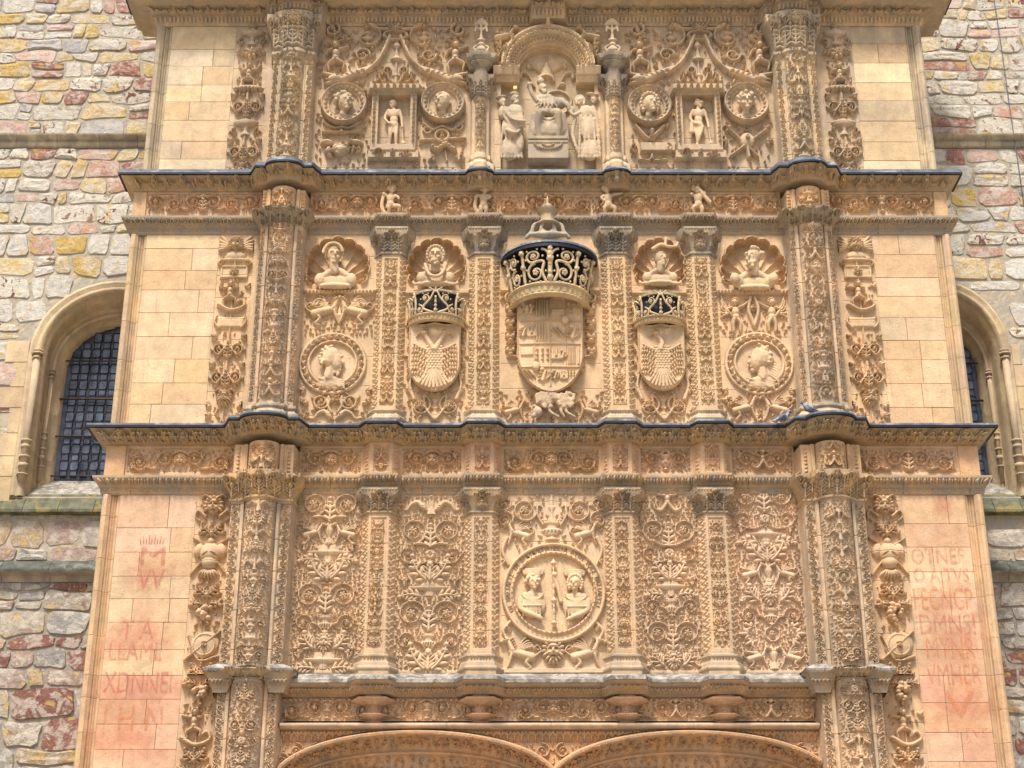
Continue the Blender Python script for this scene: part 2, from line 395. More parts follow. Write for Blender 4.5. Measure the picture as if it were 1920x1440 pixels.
def mask(R, x, z, s, h=.05, hair=True, beard=False, horns=False):
    """face of half-height s"""
    if hair:
        for k in range(11):
            a = -0.5 + k * (pi + 1.0) / 10; R.blob(x + cos(a) * s * .78, z + sin(a) * s * .85 + s * .08, s * .3, s * .18, a, h * .75)
    if beard:
        for k in range(7):
            a = pi + .25 + k * (pi - .5) / 6; R.blob(x + cos(a) * s * .6, z + sin(a) * s * .95, s * .34, s * .16, a, h * .75)
    R.blob(x, z, s * .62, s * .86, h=h)
    R.blob(x, z + s * .42, s * .48, s * .22, h=h * 1.08)
    for sg in (-1, 1):
        R.dent(x + sg * s * .27, z + s * .17, s * .19, s * .13, h=h * .5); R.blob(x + sg * s * .27, z + s * .17, s * .08, h=h * .86)
        R.blob(x + sg * s * .34, z - s * .2, s * .2, s * .22, h=h * 1.02)
        if horns: R.curve([(x + sg * s * .3, z + s * .7), (x + sg * s * .8, z + s * 1.1), (x + sg * s * 1.2, z + s * .9)], s * .16, s * .07, h)
    R.blob(x, z - s * .08, s * .13, s * .32, h=h * 1.3)
    R.dent(x, z - s * .48, s * .26, s * .09, h=h * .5); R.blob(x, z - s * .66, s * .2, s * .14, h=h * 1.05)
def lathe(R, x, z, prof, h=.05, b=0.):
    """prof: (dz, half width) from the bottom up, a turned vessel half sunk in the wall"""
    zs_ = [p[0] for p in prof]; ws = [p[1] for p in prof]; m = max(ws)
    w = R.win(x, z + (zs_[0] + zs_[-1]) / 2, max(m, (zs_[-1] - zs_[0]) / 2) * 1.05)
    if w is None: return
    Z = R.zs[w[0]][:, None] - z; hw = np.interp(Z, zs_, ws, left=0, right=0) + 1e-9
    dx = np.abs(R.xs[w[1]][None, :] - x); v = np.where((dx < hw) & (hw > .002), b + h * (.35 + .65 * hw / m) * np.sqrt(np.maximum(0, 1 - (dx / hw) ** 2)), 0)
    R.H[w] = np.maximum(R.H[w], v)
def urn(R, x, z, w, hh, h=.05):
    lathe(R, x, z, [(0, w * .32), (hh * .07, w * .32), (hh * .1, w * .12), (hh * .2, w * .10), (hh * .26, w * .3), (hh * .45, w * .5), (hh * .55, w * .46), (hh * .6, w * .25), (hh * .75, w * .28), (hh * .85, w * .5), (hh * .94, w * .56), (hh, w * .5)], h)
    for k in range(-2, 3): R.dent(x + k * w * .17, z + hh * .38, w * .035, hh * .12, h=h * .3)
    for k in range(-3, 4): R.blob(x + k * w * .14, z + hh * 1.03, w * .08, h=h * .8)
def putto(R, x, z, s, h=.06, f=1, arms=((.5, .3), (-.4, -.3)), legs=((.25, -1), (-.3, -.95)), wing=False, tail=False):
    """small naked figure, s is its half height"""
    if wing:
        for sg in (-1, 1):
            for k in range(4): R.blob(x + sg * s * (.35 + .1 * k), z + s * (.35 + .12 * k), s * .34, s * .08, sg * (.5 + .2 * k), h * .6)
    R.blob(x, z + s * .18, s * .24, s * .34, h=h); R.blob(x, z - s * .16, s * .23, s * .26, h=h * 1.05)
    R.blob(x + f * s * .03, z + s * .72, s * .2, s * .24, h=h * 1.15)
    for k in range(6): R.blob(x + cos(k * .7 - .2) * s * .16, z + s * .76 + sin(k * .7 - .2) * s * .18, s * .09, h=h * 1.1)
    for ax, az in arms:
        sg = 1 if ax > 0 else -1
        R.curve([(x + sg * s * .2, z + s * .42), (x + sg * s * .42, z + s * (.42 + az * .3)), (x + f * 0 + ax * s, z + s * (.42 + az))], s * .1, s * .07, h * .9)
    if tail:
        for sg in (-1, 1): R.curve([(x + sg * s * .1, z - s * .3), (x + sg * s * .5, z - s * .8), (x + sg * s * 1.0, z - s * .6), (x + sg * s * .95, z - s * .2)], s * .17, s * .06, h)
    else:
        for lx, lz in legs: R.curve([(x + (s * .1 if lx > 0 else -s * .1), z - s * .3), (x + lx * s * 1.1, z + s * lz * .6), (x + lx * s, z + lz * s)], s * .15, s * .08, h)
def beast(R, x, z, s, d=1, h=.06, wing=True, tailup=True):
    """crouching winged beast facing d"""
    R.curve([(x - d * s * .6, z - s * .15), (x - d * s * .1, z), (x + d * s * .45, z + s * .15)], s * .28, s * .24, h)
    R.curve([(x + d * s * .45, z + s * .2), (x + d * s * .6, z + s * .55), (x + d * s * .75, z + s * .75)], s * .2, s * .13, h)
    R.blob(x + d * s * .85, z + s * .78, s * .24, s * .16, -.3 * d, h * 1.15); R.blob(x + d * s * 1.05, z + s * .68, s * .12, h=h)
    R.dent(x + d * s * .88, z + s * .82, s * .05, h=h * .5)
    for k in range(5): R.blob(x + d * s * (.5 - .05 * k), z + s * (.85 - .14 * k), s * .13, s * .06, pi / 2 + d * .7, h * 1.1)
    R.curve([(x + d * s * .5, z), (x + d * s * .6, z - s * .4), (x + d * s * .75, z - s * .75)], s * .12, s * .06, h * .95)
    R.curve([(x - d * s * .6, z - s * .1), (x - d * s * .3, z - s * .45), (x - d * s * .55, z - s * .75), (x - d * s * .3, z - s * .8)], s * .17, s * .06, h * .95)
    if wing:
        for k in range(5): R.curve([(x + d * s * .2, z + s * .15), (x - d * s * (.1 + .12 * k), z + s * (.75 - .08 * k)), (x - d * s * (.3 + .17 * k), z + s * (.95 - .17 * k))], s * .09, s * .06, h * (.8 - .05 * k))
    R.curve([(x - d * s * .8, z - s * .1), (x - d * s * 1.1, z + s * .2), (x - d * s * .9, z + s * .5), (x - d * s * .7, z + s * .3)], s * .08, s * .05, h * .8)
def dolphin(R, x, z, s, d=1, h=.06):
    C = R.curve([(x - d * s * .1, z - s * .1), (x + d * s * .3, z + s * .25), (x + d * s * .8, z + s * .1), (x + d * s * 1.2, z - s * .4), (x + d * s * 1.7, z - s * .3)], s * .28, s * .06, h)
    R.blob(x - d * s * .2, z - s * .25, s * .3, s * .22, .7 * d, h * 1.1); R.blob(x - d * s * .4, z - s * .42, s * .18, s * .09, .5 * d, h)
    R.dent(x - d * s * .15, z - s * .12, s * .05, h=h * .5); tri(R, x + d * s * 1.75, z - s * .28, 0 if d > 0 else pi, s * .3, h * .8)
    for k in range(4): R.blob(x + d * s * (.1 + .2 * k), z + s * (.3 + .05 * k), s * .12, s * .06, pi / 2, h * .8)
def candelabra(R, seed, u=1.0, h=.045, z0=None, z1=None, x=None, hw=None, fillr=.03, mods=None, t=1.0):
    """stack of modules on the axis; only the right half and the axis are carved, then mirrored"""
    g = random.Random(seed); x = R.xc if x is None else x; z = (z0 if z0 is not None else R.z0 + .02); top = z1 if z1 is not None else R.z1 - .02
    hw = hw or R.w / 2 - .01; seq = list(mods) if mods else None
    while z < top - .12 * u:
        k = seq.pop(0) if seq else g.choice('usmvlfpdbw'); m = hw
        if k == 'u': hh = .34 * u; urn(R, x, z, min(m * .75, .24 * u), hh * .8, h * 1.15); spiral(R, x + m * .66, z + hh * .45, m * .28, -1, pi, 1.4, h=h, t=.016 * u * t, lead=(x + m * .1, z + hh * .1))
        elif k == 's': hh = min(m * 1.25, .55 * u); spiral(R, x + m * .52, z + hh * .5, m * .42, g.choice((1, -1)), g.choice((pi, -pi / 2)), 1.7, h=h, t=.02 * u * t, lead=(x, z)); leaf(R, x, z, pi / 2, hh * .7, m * .35, h * 1.05)
        elif k == 'm': hh = .32 * u; mask(R, x, z + hh * .5, hh * .44, h * 1.25, beard=g.random() < .5); leaf(R, x + m * .35, z + hh * .2, .7, m * .55, m * .4, h, 1.0); bud(R, x + m * .8, z + hh * .25, -.8, m * .16, h)
        elif k == 'v': hh = .28 * u; lathe(R, x, z, [(0, m * .12), (hh * .3, m * .15), (hh * .5, m * .62), (hh * .6, m * .7), (hh * .66, m * .3), (hh, m * .25)], h * 1.2); leaf(R, x + m * .3, z, .25, m * .6, m * .35, h, -.8); leaf(R, x + m * .75, z + hh * .65, pi / 2, hh * .4, m * .3, h)
        elif k == 'l': hh = .30 * u; leaf(R, x, z, pi / 2, hh * .9, m * .5, h * 1.1); leaf(R, x + m * .12, z, .75, m * .85, m * .4, h, .8)
        elif k == 'f': hh = .26 * u; flower(R, x, z + hh * .5, hh * .36, h * 1.1); spiral(R, x + m * .66, z + hh * .5, m * .27, 1, -pi / 2, 1.3, h=h, t=.015 * u * t, core='b', lead=(x, z + hh * .1))
        elif k == 'p': hh = .46 * u; putto(R, x, z + hh * .5, hh * .48, h * 1.3, tail=True, arms=((.8, .1), (-.8, .1)), wing=g.random() < .5); bud(R, x + m * .78, z + hh * .8, 1, m * .18, h)
        elif k == 'd': hh = .34 * u; dolphin(R, x + m * .3, z + hh * .5, m * .36, 1, h * 1.2); lathe(R, x, z, [(0, m * .2), (hh * .4, m * .08), (hh * .8, m * .1), (hh, m * .22)], h)
        elif k == 'b': hh = .42 * u; beast(R, x + m * .5, z + hh * .45, m * .38, -1, h * 1.2); lathe(R, x, z, [(0, m * .14), (hh * .3, m * .05), (hh * .6, m * .16), (hh, m * .07)], h)
        elif k == 'w': hh = .30 * u; R.ring(x, z + hh * .5, hh * .4, .016 * u, h); mask(R, x, z + hh * .5, hh * .26, h * 1.2, hair=False); tri(R, x + m * .7, z + hh * .5, 0, m * .3, h); tri(R, x + m * .6, z + hh * .12, -.5, m * .25, h * .9); tri(R, x + m * .6, z + hh * .88, .5, m * .25, h * .9)
        R.blob(x, z + hh * .98, .035 * u, .016 * u, h=h * 1.1)
        z += hh * 1.03
    R.fill(int(R.w * R.h * 2500), fillr, h * .75, seed=seed, box=(x, x + hw, R.z0 + .02, R.z1 - .02) if z0 is None else (x, x + hw, z0, z1))
    for f_ in (.6, .42): R.fill(int(R.w * R.h * 3500), max(.013, fillr * f_), h * .6, seed=seed + 5, box=(x, x + hw, R.z0 + .02, R.z1 - .02) if z0 is None else (x, x + hw, z0, z1))
def egg_row(R, z, hgt, pitch, h=.03, x0=None, x1=None, kind='egg', axis='x', pos=None):
    x0 = R.x0 if x0 is None else x0; x1 = R.x1 if x1 is None else x1; n = max(1, int(round((x1 - x0) / pitch))); p = (x1 - x0) / n
    for k in range(n):
        x = x0 + (k + .5) * p
        if kind == 'egg': R.blob(x, z, p * .26, hgt * .45, h=h); R.blob(x + p * .5, z, p * .1, hgt * .5, h=h * .7)
        elif kind == 'ring': R.ring(x, z, p * .3, p * .13, h); R.blob(x, z, p * .13, h=h); R.blob(x + p * .5, z + hgt * .3, p * .12, h=h * .8); R.blob(x + p * .5, z - hgt * .3, p * .12, h=h * .8)
        elif kind == 'bead': R.blob(x, z, p * .4, hgt * .5, h=h)
        elif kind == 'dent': R.rect(x - p * .32, x + p * .32, z - hgt / 2, z + hgt / 2, h)
        elif kind == 'leaf': R.blob(x, z - hgt * .1, p * .2, hgt * .42, h=h); R.blob(x - p * .3, z + hgt * .15, p * .2, hgt * .25, .5, h * .8); R.blob(x + p * .3, z + hgt * .15, p * .2, hgt * .25, -.5, h * .8)
        elif kind == 'mask':
            if k % 2: mask(R, x, z, hgt * .44, h * 1.2)
            else: fruit(R, x, z - hgt * .05, hgt * .36, h * 1.1, 6, k); 
            R.curve([(x, z + hgt * .3), (x + p * .5, z - hgt * .15), (x + p, z + hgt * .3)], hgt * .05, h=h * .6)
        elif kind == 'scallop':
            R.curve([(x - p * .46, z + hgt * .45), (x - p * .3, z - hgt * .25), (x, z - hgt * .42), (x + p * .3, z - hgt * .25), (x + p * .46, z + hgt * .45)], hgt * .07, h=h)
            R.curve([(x - p * .33, z + hgt * .45), (x - p * .2, z - hgt * .1), (x, z - hgt * .25), (x + p * .2, z - hgt * .1), (x + p * .33, z + hgt * .45)], hgt * .05, h=h * .7)
            if k % 2: mask(R, x, z + hgt * .15, hgt * .26, h, hair=False)
            else: fruit(R, x, z + hgt * .15, hgt * .24, h, 5, k)

# ------------------------------------------------------------------ sculpture in the round: shells merged to one skin
class Sculpt:
    def __init__(s, px, py, y, voxel=.013, face=1):
        s.x, s.z = W(px, py, y); s.k = kk(px, py, y); s.px, s.py, s.y = px, py, y; s.bm = bmesh.new(); s.vox = voxel
        s.kz = (W(px, py, y)[1] - W(px, py + 1, y)[1])
    def P(s, px, py, d=0.):      # photo pixel and pixels towards the viewer -> local metres
        return Vector(((px - s.px) * s.k, -d * s.k, (s.py - py) * s.kz))
    def e(s, px, py, d, rx, ry, rz, a=0., sub=2):
        M = Matrix.Translation(s.P(px, py, d)) @ Matrix.Rotation(a, 4, 'Y') @ Matrix.Diagonal((rx * s.k, ry * s.k, rz * s.kz, 1))
        bmesh.ops.create_icosphere(s.bm, subdivisions=sub, radius=1, matrix=M)
    def limb(s, pts, r0, r1=None, n=6):
        r1 = r0 if r1 is None else r1; C = cr([tuple(p) if len(p) == 3 else (p[0], p[1], 0) for p in pts], n)
        for a, b, f in zip(C, C[1:], np.linspace(0, 1, len(C) - 1)):
            r = (r0 + (r1 - r0) * f); A, B = s.P(*a), s.P(*b); m = (A + B) / 2; dd = B - A
            M = Matrix.Translation(m) @ dd.to_track_quat('Z', 'Y').to_matrix().to_4x4() @ Matrix.Diagonal((r * s.k, r * s.k, dd.length / 2 + r * s.k * .8, 1))
            bmesh.ops.create_icosphere(s.bm, subdivisions=1, radius=1, matrix=M)
    def head(s, px, py, d, r, yaw=0, hair='curl', tilt=0, beard=False, seed=1):
        g = random.Random(seed); s.e(px, py - r * .08, d - r * .1, r * .78, r * .85, r * .9, tilt)
        f = yaw * r * .55; w_ = 1 - abs(yaw) * .25; fd = d + r * .72 * (1 - abs(yaw) * .25)
        s.e(px + f * .8, py + r * .22, d + r * .2, r * .58, r * .5, r * .78, tilt)
        s.limb([(px + f * 1.2, py - r * .15, fd + r * .02), (px + f * 1.5, py + r * .22, fd + r * .3)], r * .10, r * .17, 3)
        for sg in (-1, 1):
            s.e(px + f + sg * r * .3 * w_, py - r * .2, fd - r * .02, r * .27, r * .22, r * .12, sg * .15)
            s.e(px + f + sg * r * .3 * w_, py + r * .03, fd - r * .2, r * .15, r * .15, r * .10)
            s.e(px + f + sg * r * .38 * w_, py + r * .34, fd - r * .2, r * .22, r * .2, r * .22)
            s.e(px - f * .3 + sg * r * .8, py + r * .1, d, r * .1, r * .16, r * .2)
        s.e(px + f * 1.1, py + r * .50, fd + r * .02, r * .26, r * .16, r * .07); s.e(px + f * 1.1, py + r * .64, fd, r * .22, r * .16, r * .07); s.e(px + f, py + r * .88, fd - r * .08, r * .26, r * .24, r * .18)
        if hair == 'curl':
            for k in range(26):
                a = g.uniform(-.3, pi + .3); q = g.uniform(.75, 1.0)
                s.e(px - f * .4 + cos(a) * r * q, py - sin(a) * r * q * .95, d + g.uniform(-.2, .55) * r, r * .26, r * .26, r * .24, sub=1)
        elif hair == 'hood':
            for k in range(14):
                a = -.7 + k * (pi + 1.4) / 13; s.e(px + cos(a) * r * 1.0, py - sin(a) * r * 1.12, d + r * .05, r * .24, r * .5, r * .26, sub=1)
        elif hair == 'wrap':
            s.e(px, py - r * .38, d - r * .25, r * .95, r * .95, r * .72); s.limb([(px - r * .85, py - r * .1, d), (px + f * .5, py - r * .62, d + r * .62), (px + r * .85, py - r * .1, d)], r * .13, r * .13)
        if beard:
            for k in range(16): s.e(px + f + g.uniform(-.5, .5) * r, py + r * g.uniform(.6, 1.35), d + r * g.uniform(.4, .9), r * .22, r * .22, r * .24, sub=1)
    def folds(s, pts_list, r):
        for p in pts_list: s.limb(p, r, r * .6, 4)
    def mesh(s):
        me = bpy.data.meshes.new('sculpture'); s.bm.to_mesh(me); s.bm.free(); return me
    def put(s, name, parent, color, label=None, cat=None, group=None, mat=None):
        me = s.mesh(); o = put(name, me, mat or M_CARVE, parent, color, (s.x, s.y, s.z), label)
        md = o.modifiers.new('skin', 'REMESH'); md.mode = 'VOXEL'; md.voxel_size = s.vox; md.use_smooth_shade = True
        sm = o.modifiers.new('soft', 'SMOOTH'); sm.factor = .5; sm.iterations = 2
        if cat: o['category'] = cat
        if group: o['group'] = group
        return o

# ------------------------------------------------------------------ ground and the four storeys
g = put('plaza', box_mesh(-60, 60, -60, 40, -.3, 0), M_PLAZA); g['kind'] = 'structure'
XL, XR = xx(192, 920), xx(1842, 920); XM = (XL + XR) / 2
BACK = 1.2
TIERS = {}
Z0 = 0.0
zT = {  # level lines, bottom of each storey
    0: 0.0, 1: zz(1258, -.25), 2: zz(797, -.22), 3: zz(325, -.2), 4: zz(-60)}
S0 = thing('facade_storey', (XM, 0, 0), 'lowest storey of the carved sandstone facade, with the two wide door arches and pendant brackets', 'facade storey', 'stacked storeys of the carved facade')
S1 = thing('facade_storey', (XM, 0, zT[1]), 'sandstone storey carved with dense foliage around the large medallion of two crowned busts', 'facade storey', 'stacked storeys of the carved facade')
S2 = thing('facade_storey', (XM, 0, zT[2]), 'sandstone storey of the three crowned coats of arms and four busts in scallop shells', 'facade storey', 'stacked storeys of the carved facade')
S3 = thing('facade_storey', (XM, 0, zT[3]), 'topmost visible storey with the arch, seated figure group and two framed nude statues', 'facade storey', 'stacked storeys of the carved facade')
IN3 = .07
for S, z0, z1, dx in ((S0, 0, zT[1], 0), (S1, zT[1], zT[2], 0), (S2, zT[2], zT[3], 0), (S3, zT[3], zT[4], IN3)):
    put('core_wall', box_mesh(XL + dx + .02, XR - dx - .02, {S0: .75, S1: .10}.get(S, .36), BACK + .3, z0, z1), M_MORTAR, S)

def trap(x, c, hf, sl, h): return h * np.clip((hf + sl - np.abs(x - c)) / sl, 0, 1)
def bow(x, c, hw, h): return h * np.sqrt(np.maximum(0, 1 - ((x - c) / hw) ** 2))
# column and pilaster axes
C1 = [xx(483, 1000, -.4), xx(1573, 1000, -.4)]; C2 = [xx(516, 600, -.3), xx(1536, 600, -.3)]; C3 = [xx(545, 180, -.25), xx(1497, 180, -.25)]
P1 = [xx(p, 1050, -.15) for p in (708, 903, 1169, 1346)]; P2 = [xx(p, 620, -.12) for p in (729, 907, 1159, 1321)]
SC = [xx(901, 200, -.15), xx(1152, 200, -.15)]
def br_col(x, c, k=1.0, hw=.44, cw=.24): return trap(x, c, hw, .10, .27 * k) + bow(x, c, cw * 1.35, .2 * k)
def brk1(x): return sum(br_col(x, c, 1.0, .48) for c in C1) + sum(trap(x, c, .21, .09, .15) for c in P1)
def brk2(x): return sum(br_col(x, c, .78, .42, .2) for c in C2) + sum(bow(x, c, .20, .13) for c in SC)
def brk0(x): return sum(trap(x, c, .22, .10, .20) for c in P1)
def brk3(x): return sum(br_col(x, c, .78, .40, .2) for c in C3) + trap(x, xx(1027, 10), .25, .05, .2)

def course(name, S, z0, z1, prof, brk, color, mat=M_CARVE, cell=.012, motif=None, x0=None, x1=None, ends=True, joint=1.25, label=None):
    """moulding course: prof(t)->projection for t 0..1 upwards; runs over the whole front with mitred ends"""
    x0 = XL if x0 is None else x0; x1 = XR if x1 is None else x1
    R = Relief(x0, x1, z0, z1, 0, cell); t = (R.V - z0) / (z1 - z0); pr = prof(t); bk = brk(R.U)
    R.B = pr + bk + .004
    if motif: motif(R)
    x = x0 + rnd.uniform(.4, 1)
    while x < x1: R.joints(99, 0, .012, [x]); x += joint * rnd.uniform(.7, 1.3)
    pcol = pr[:, :1]
    def warp(X, Y, Z):
        if not ends: return X, Y, Z
        fl = np.clip((x0 + .25 - X) / .25, 0, 1); fr = np.clip((X - x1 + .25) / .25, 0, 1)
        X2 = X - fl * pcol + fr * pcol
        Y2 = Y.copy()
        return X2, Y2, Z
    return R.put(name, mat, S, color, label, skirt='tblr' if ends else 'tb', back=.6 if ends else .02, warp=warp)
def strip_xy(front, yback, z0, z1):
    """slab between a front path and a straight back line"""
    n = len(front); bm = bmesh.new(); q = [[bm.verts.new((x, y, z)) for x, y in front] for z in (z0, z1)] + [[bm.verts.new((x, yback, z)) for x, y in front] for z in (z0, z1)]
    for i in range(n - 1):
        for a, b in ((0, 1), (1, 3), (3, 2), (2, 0)): bm.faces.new((q[a][i], q[a][i + 1], q[b][i + 1], q[b][i]))
    for i in (0, n - 1): bm.faces.new((q[0][i], q[1][i], q[3][i], q[2][i]))
    return bm_done(bm)
def flashing(S, z, p, brk, x0, x1, th=.03, over=.015, up=.0):
    xs = np.linspace(x0, x1, 420); f = [(float(x), -(p + over + .004 + float(b))) for x, b in zip(xs, brk(xs))]
    f = [(x0 - p - over, f[0][1])] + f + [(x1 + p + over, f[-1][1])]
    put('lead_flashing', strip_xy([(a - XM, b) for a, b in f], .3, 0, th), M_LEAD, S, None, (XM, 0, z))
    if up: put('lead_upstand', strip_xy([(a - XM, b + .05) for a, b in f], .3, th, th + up), M_LEAD, S, None, (XM, 0, z + .001))
    put('drip_edge', strip_xy([(a - XM, b - .012) for a, b in f], .3, -th, 0), M_FLASH, S, None, (XM, 0, z - .001))
def step(t, pts): return np.interp(t, [p[0] for p in pts], [p[1] for p in pts])

# ---------- C0: corbel cornice under the big medallion storey, frieze and torus below it
PX0, PX1 = C1[0] + .40, C1[1] - .40          # inside the big columns
def m_mask(kind, p, h, zf=.5, hf=.8):
    return lambda R: (egg_row(R, R.z0 + R.h * zf, R.h * hf, p, h, kind=kind), None)
z_a, z_b = zz(1308), zz(1280, -.22)
course('cornice', S0, z_a, z_b, lambda t: step(t, [(0, .02), (.15, .03), (.2, .06), (.75, .17), (.8, .2), (1, .21)]), brk0, (.42, .285, .175, .3), motif=lambda R: (egg_row(R, R.z0 + R.h * .42, R.h * .5, .085, .06, kind='leaf'), R.fill(600, .03, .05, seed=2)), x0=PX0, x1=PX1, ends=False)
def slab(S, z, th, p, brk, x0, x1, slope=.08, name='ledge_slab'):
    R = Relief(x0, x1, z, z + th + slope, 0, .018); t = (R.V - z) / (th + slope); e = th / (th + slope)
    R.B = np.where(t < e, p + brk(R.U), (p + brk(R.U)) * (1 - (t - e) / (1 - e)) + .002)
    R.H += np.random.RandomState(3).rand(*R.H.shape) * .006
    R.put(name, M_LEDGE, S, None, skirt='b')
slab(S0, z_b, .045, .235, brk0, PX0, PX1, zT[1] + .03 - z_b - .045)
# frieze F0
z_f0 = zz(1352)
def scroll_frieze(R, n, seed, h=.04, cores='flbm', pad=.02, fillr=.026):
    """n symmetric units of paired scrolls"""
    g_ = random.Random(seed); w = R.w / n; Hh = R.h
    for k in range(n):
        xc = R.x0 + w * (k + .5)
        sub = Relief(xc - w / 2, xc + w / 2, R.z0, R.z1, R.y0, R.cx); m = w / 2; zc = R.z0 + Hh / 2; r = min(Hh * .36, m * .30)
        c0 = g_.choice(cores)
        nn = max(1, int(m / (r * 2.15)))
        for q in range(nn):
            cx_ = xc + m * (q + .55) / nn; d = 1 if q % 2 else -1
            spiral(sub, cx_, zc + (-.08 if q % 2 else .06) * Hh, min(r, m / nn * .45), d, pi + (.6 if q % 2 else -.6), 1.5, h=h, t=r * .11, core=g_.choice(cores), lead=(cx_ - m / nn * .75, zc - d * Hh * .34))
            leaf(sub, cx_ + r * .75, zc - d * Hh * .38, pi / 2 * d, Hh * .3, r * .6, h * .9, .6)
        k2 = g_.random()
        if k2 < .35: mask(sub, xc, zc, Hh * .26, h * 1.3)
        elif k2 < .6: urn(sub, xc, R.z0 + Hh * .1, Hh * .4, Hh * .65, h * 1.2)
        elif k2 < .8: putto(sub, xc, zc, Hh * .42, h * 1.4, tail=True, arms=((.7, .3), (-.7, .3)))
        else: leaf(sub, xc, R.z0 + Hh * .08, pi / 2, Hh * .75, Hh * .4, h * 1.1)
        sub.fill(260, fillr, h * .75, seed=seed + k, box=(xc, xc + m, R.z0 + pad, R.z1 - pad)); sub.fill(300, fillr * .55, h * .6, seed=seed + k + 50, box=(xc, xc + m, R.z0 + pad, R.z1 - pad))
        sub.mirror(); i0 = int(round((sub.x0 - R.x0) / R.cx)); 
        wv = min(sub.nx, R.nx - i0); R.H[:, i0:i0 + wv] = np.maximum(R.H[:, i0:i0 + wv], sub.H[:R.nz, :wv])
edges = [PX0] + P1 + [PX1]
for i in range(5):
    a, b = edges[i] + (.0 if i == 0 else .0), edges[i + 1]
    R = Relief(a, b, z_f0, z_a, 0, .0105); scroll_frieze(R, 1, 10 + i, .05)
    egg_row(R, R.z1 - .035, .05, .07, .035, kind='bead')
    R.joints(99, 0, .01, [a + (b - a) * .62]); R.put('frieze_panel', M_CARVE, S0, ORNG, skirt='')
# pendant brackets under the pilasters
def bracket(S, xc, ztop, zbot):
    parts = [(0, .05, .05), (.10, .07, .08), (.20, .14, .15), (.25, .20, .20), (.30, .20, .20), (.305, .095, .12), (.60, .095, .12), (.605, .11, .13), (.72, .22, .21), (.725, .27, .26), (.82, .27, .26), (.86, .18, .19), (1, .17, .18)]
    zs_ = [p[0] for p in parts]; hh = ztop - zbot
    R = Relief(xc - .36, xc + .36, zbot, ztop, 0, .011); t = (R.V - zbot) / hh
    hf = np.interp(t, zs_, [p[1] for p in parts]); P = np.interp(t, zs_, [p[2] for p in parts]); ax = np.abs(R.U - xc)
    R.B = P * np.clip((hf + .03 - ax) / .12, 0, 1) - .001
    for zf, kd, hgt, pt, w_ in ((.60, 'leaf', .06, .06, .2), (.18, 'leaf', .06, .045, .12)): egg_row(R, zbot + hh * zf, hgt, pt, .02, xc - w_, xc + w_, kind=kd)
    R.rect(xc - .07, xc + .07, zbot + hh * .33, zbot + hh * .50, .014); R.rect(xc - .05, xc + .05, zbot + hh * .36, zbot + hh * .47, .014, neg=True)
    R.H = np.where(R.B > .01, R.H, 0); tri(R, xc, zbot + hh * .43, pi / 2, .035, .014)
    me, o = R.mesh(); K = R.B > .003
    me = grid_mesh(R.U - o[0], R.y0 - R.B - R.H - o[1], R.V - o[2], K); put('pendant_bracket', me, M_CARVE, S, (.56, .355, .235, .1), o)
for c in P1: bracket(S0, c, zz(1296, -.25), zz(1353, -.16))
# torus line under the frieze and strip between it and the arches
zt0, zt1 = zz(1366, -.1), zz(1354, -.1)
course('torus_moulding', S0, zt0, zt1, lambda t: .06 + .08 * np.sqrt(np.clip(1 - (2 * t - 1) ** 2, 0, 1)), lambda x: 0 * x, (.50, .36, .26, .35), cell=.012, x0=PX0, x1=PX1, ends=False, joint=1.1)
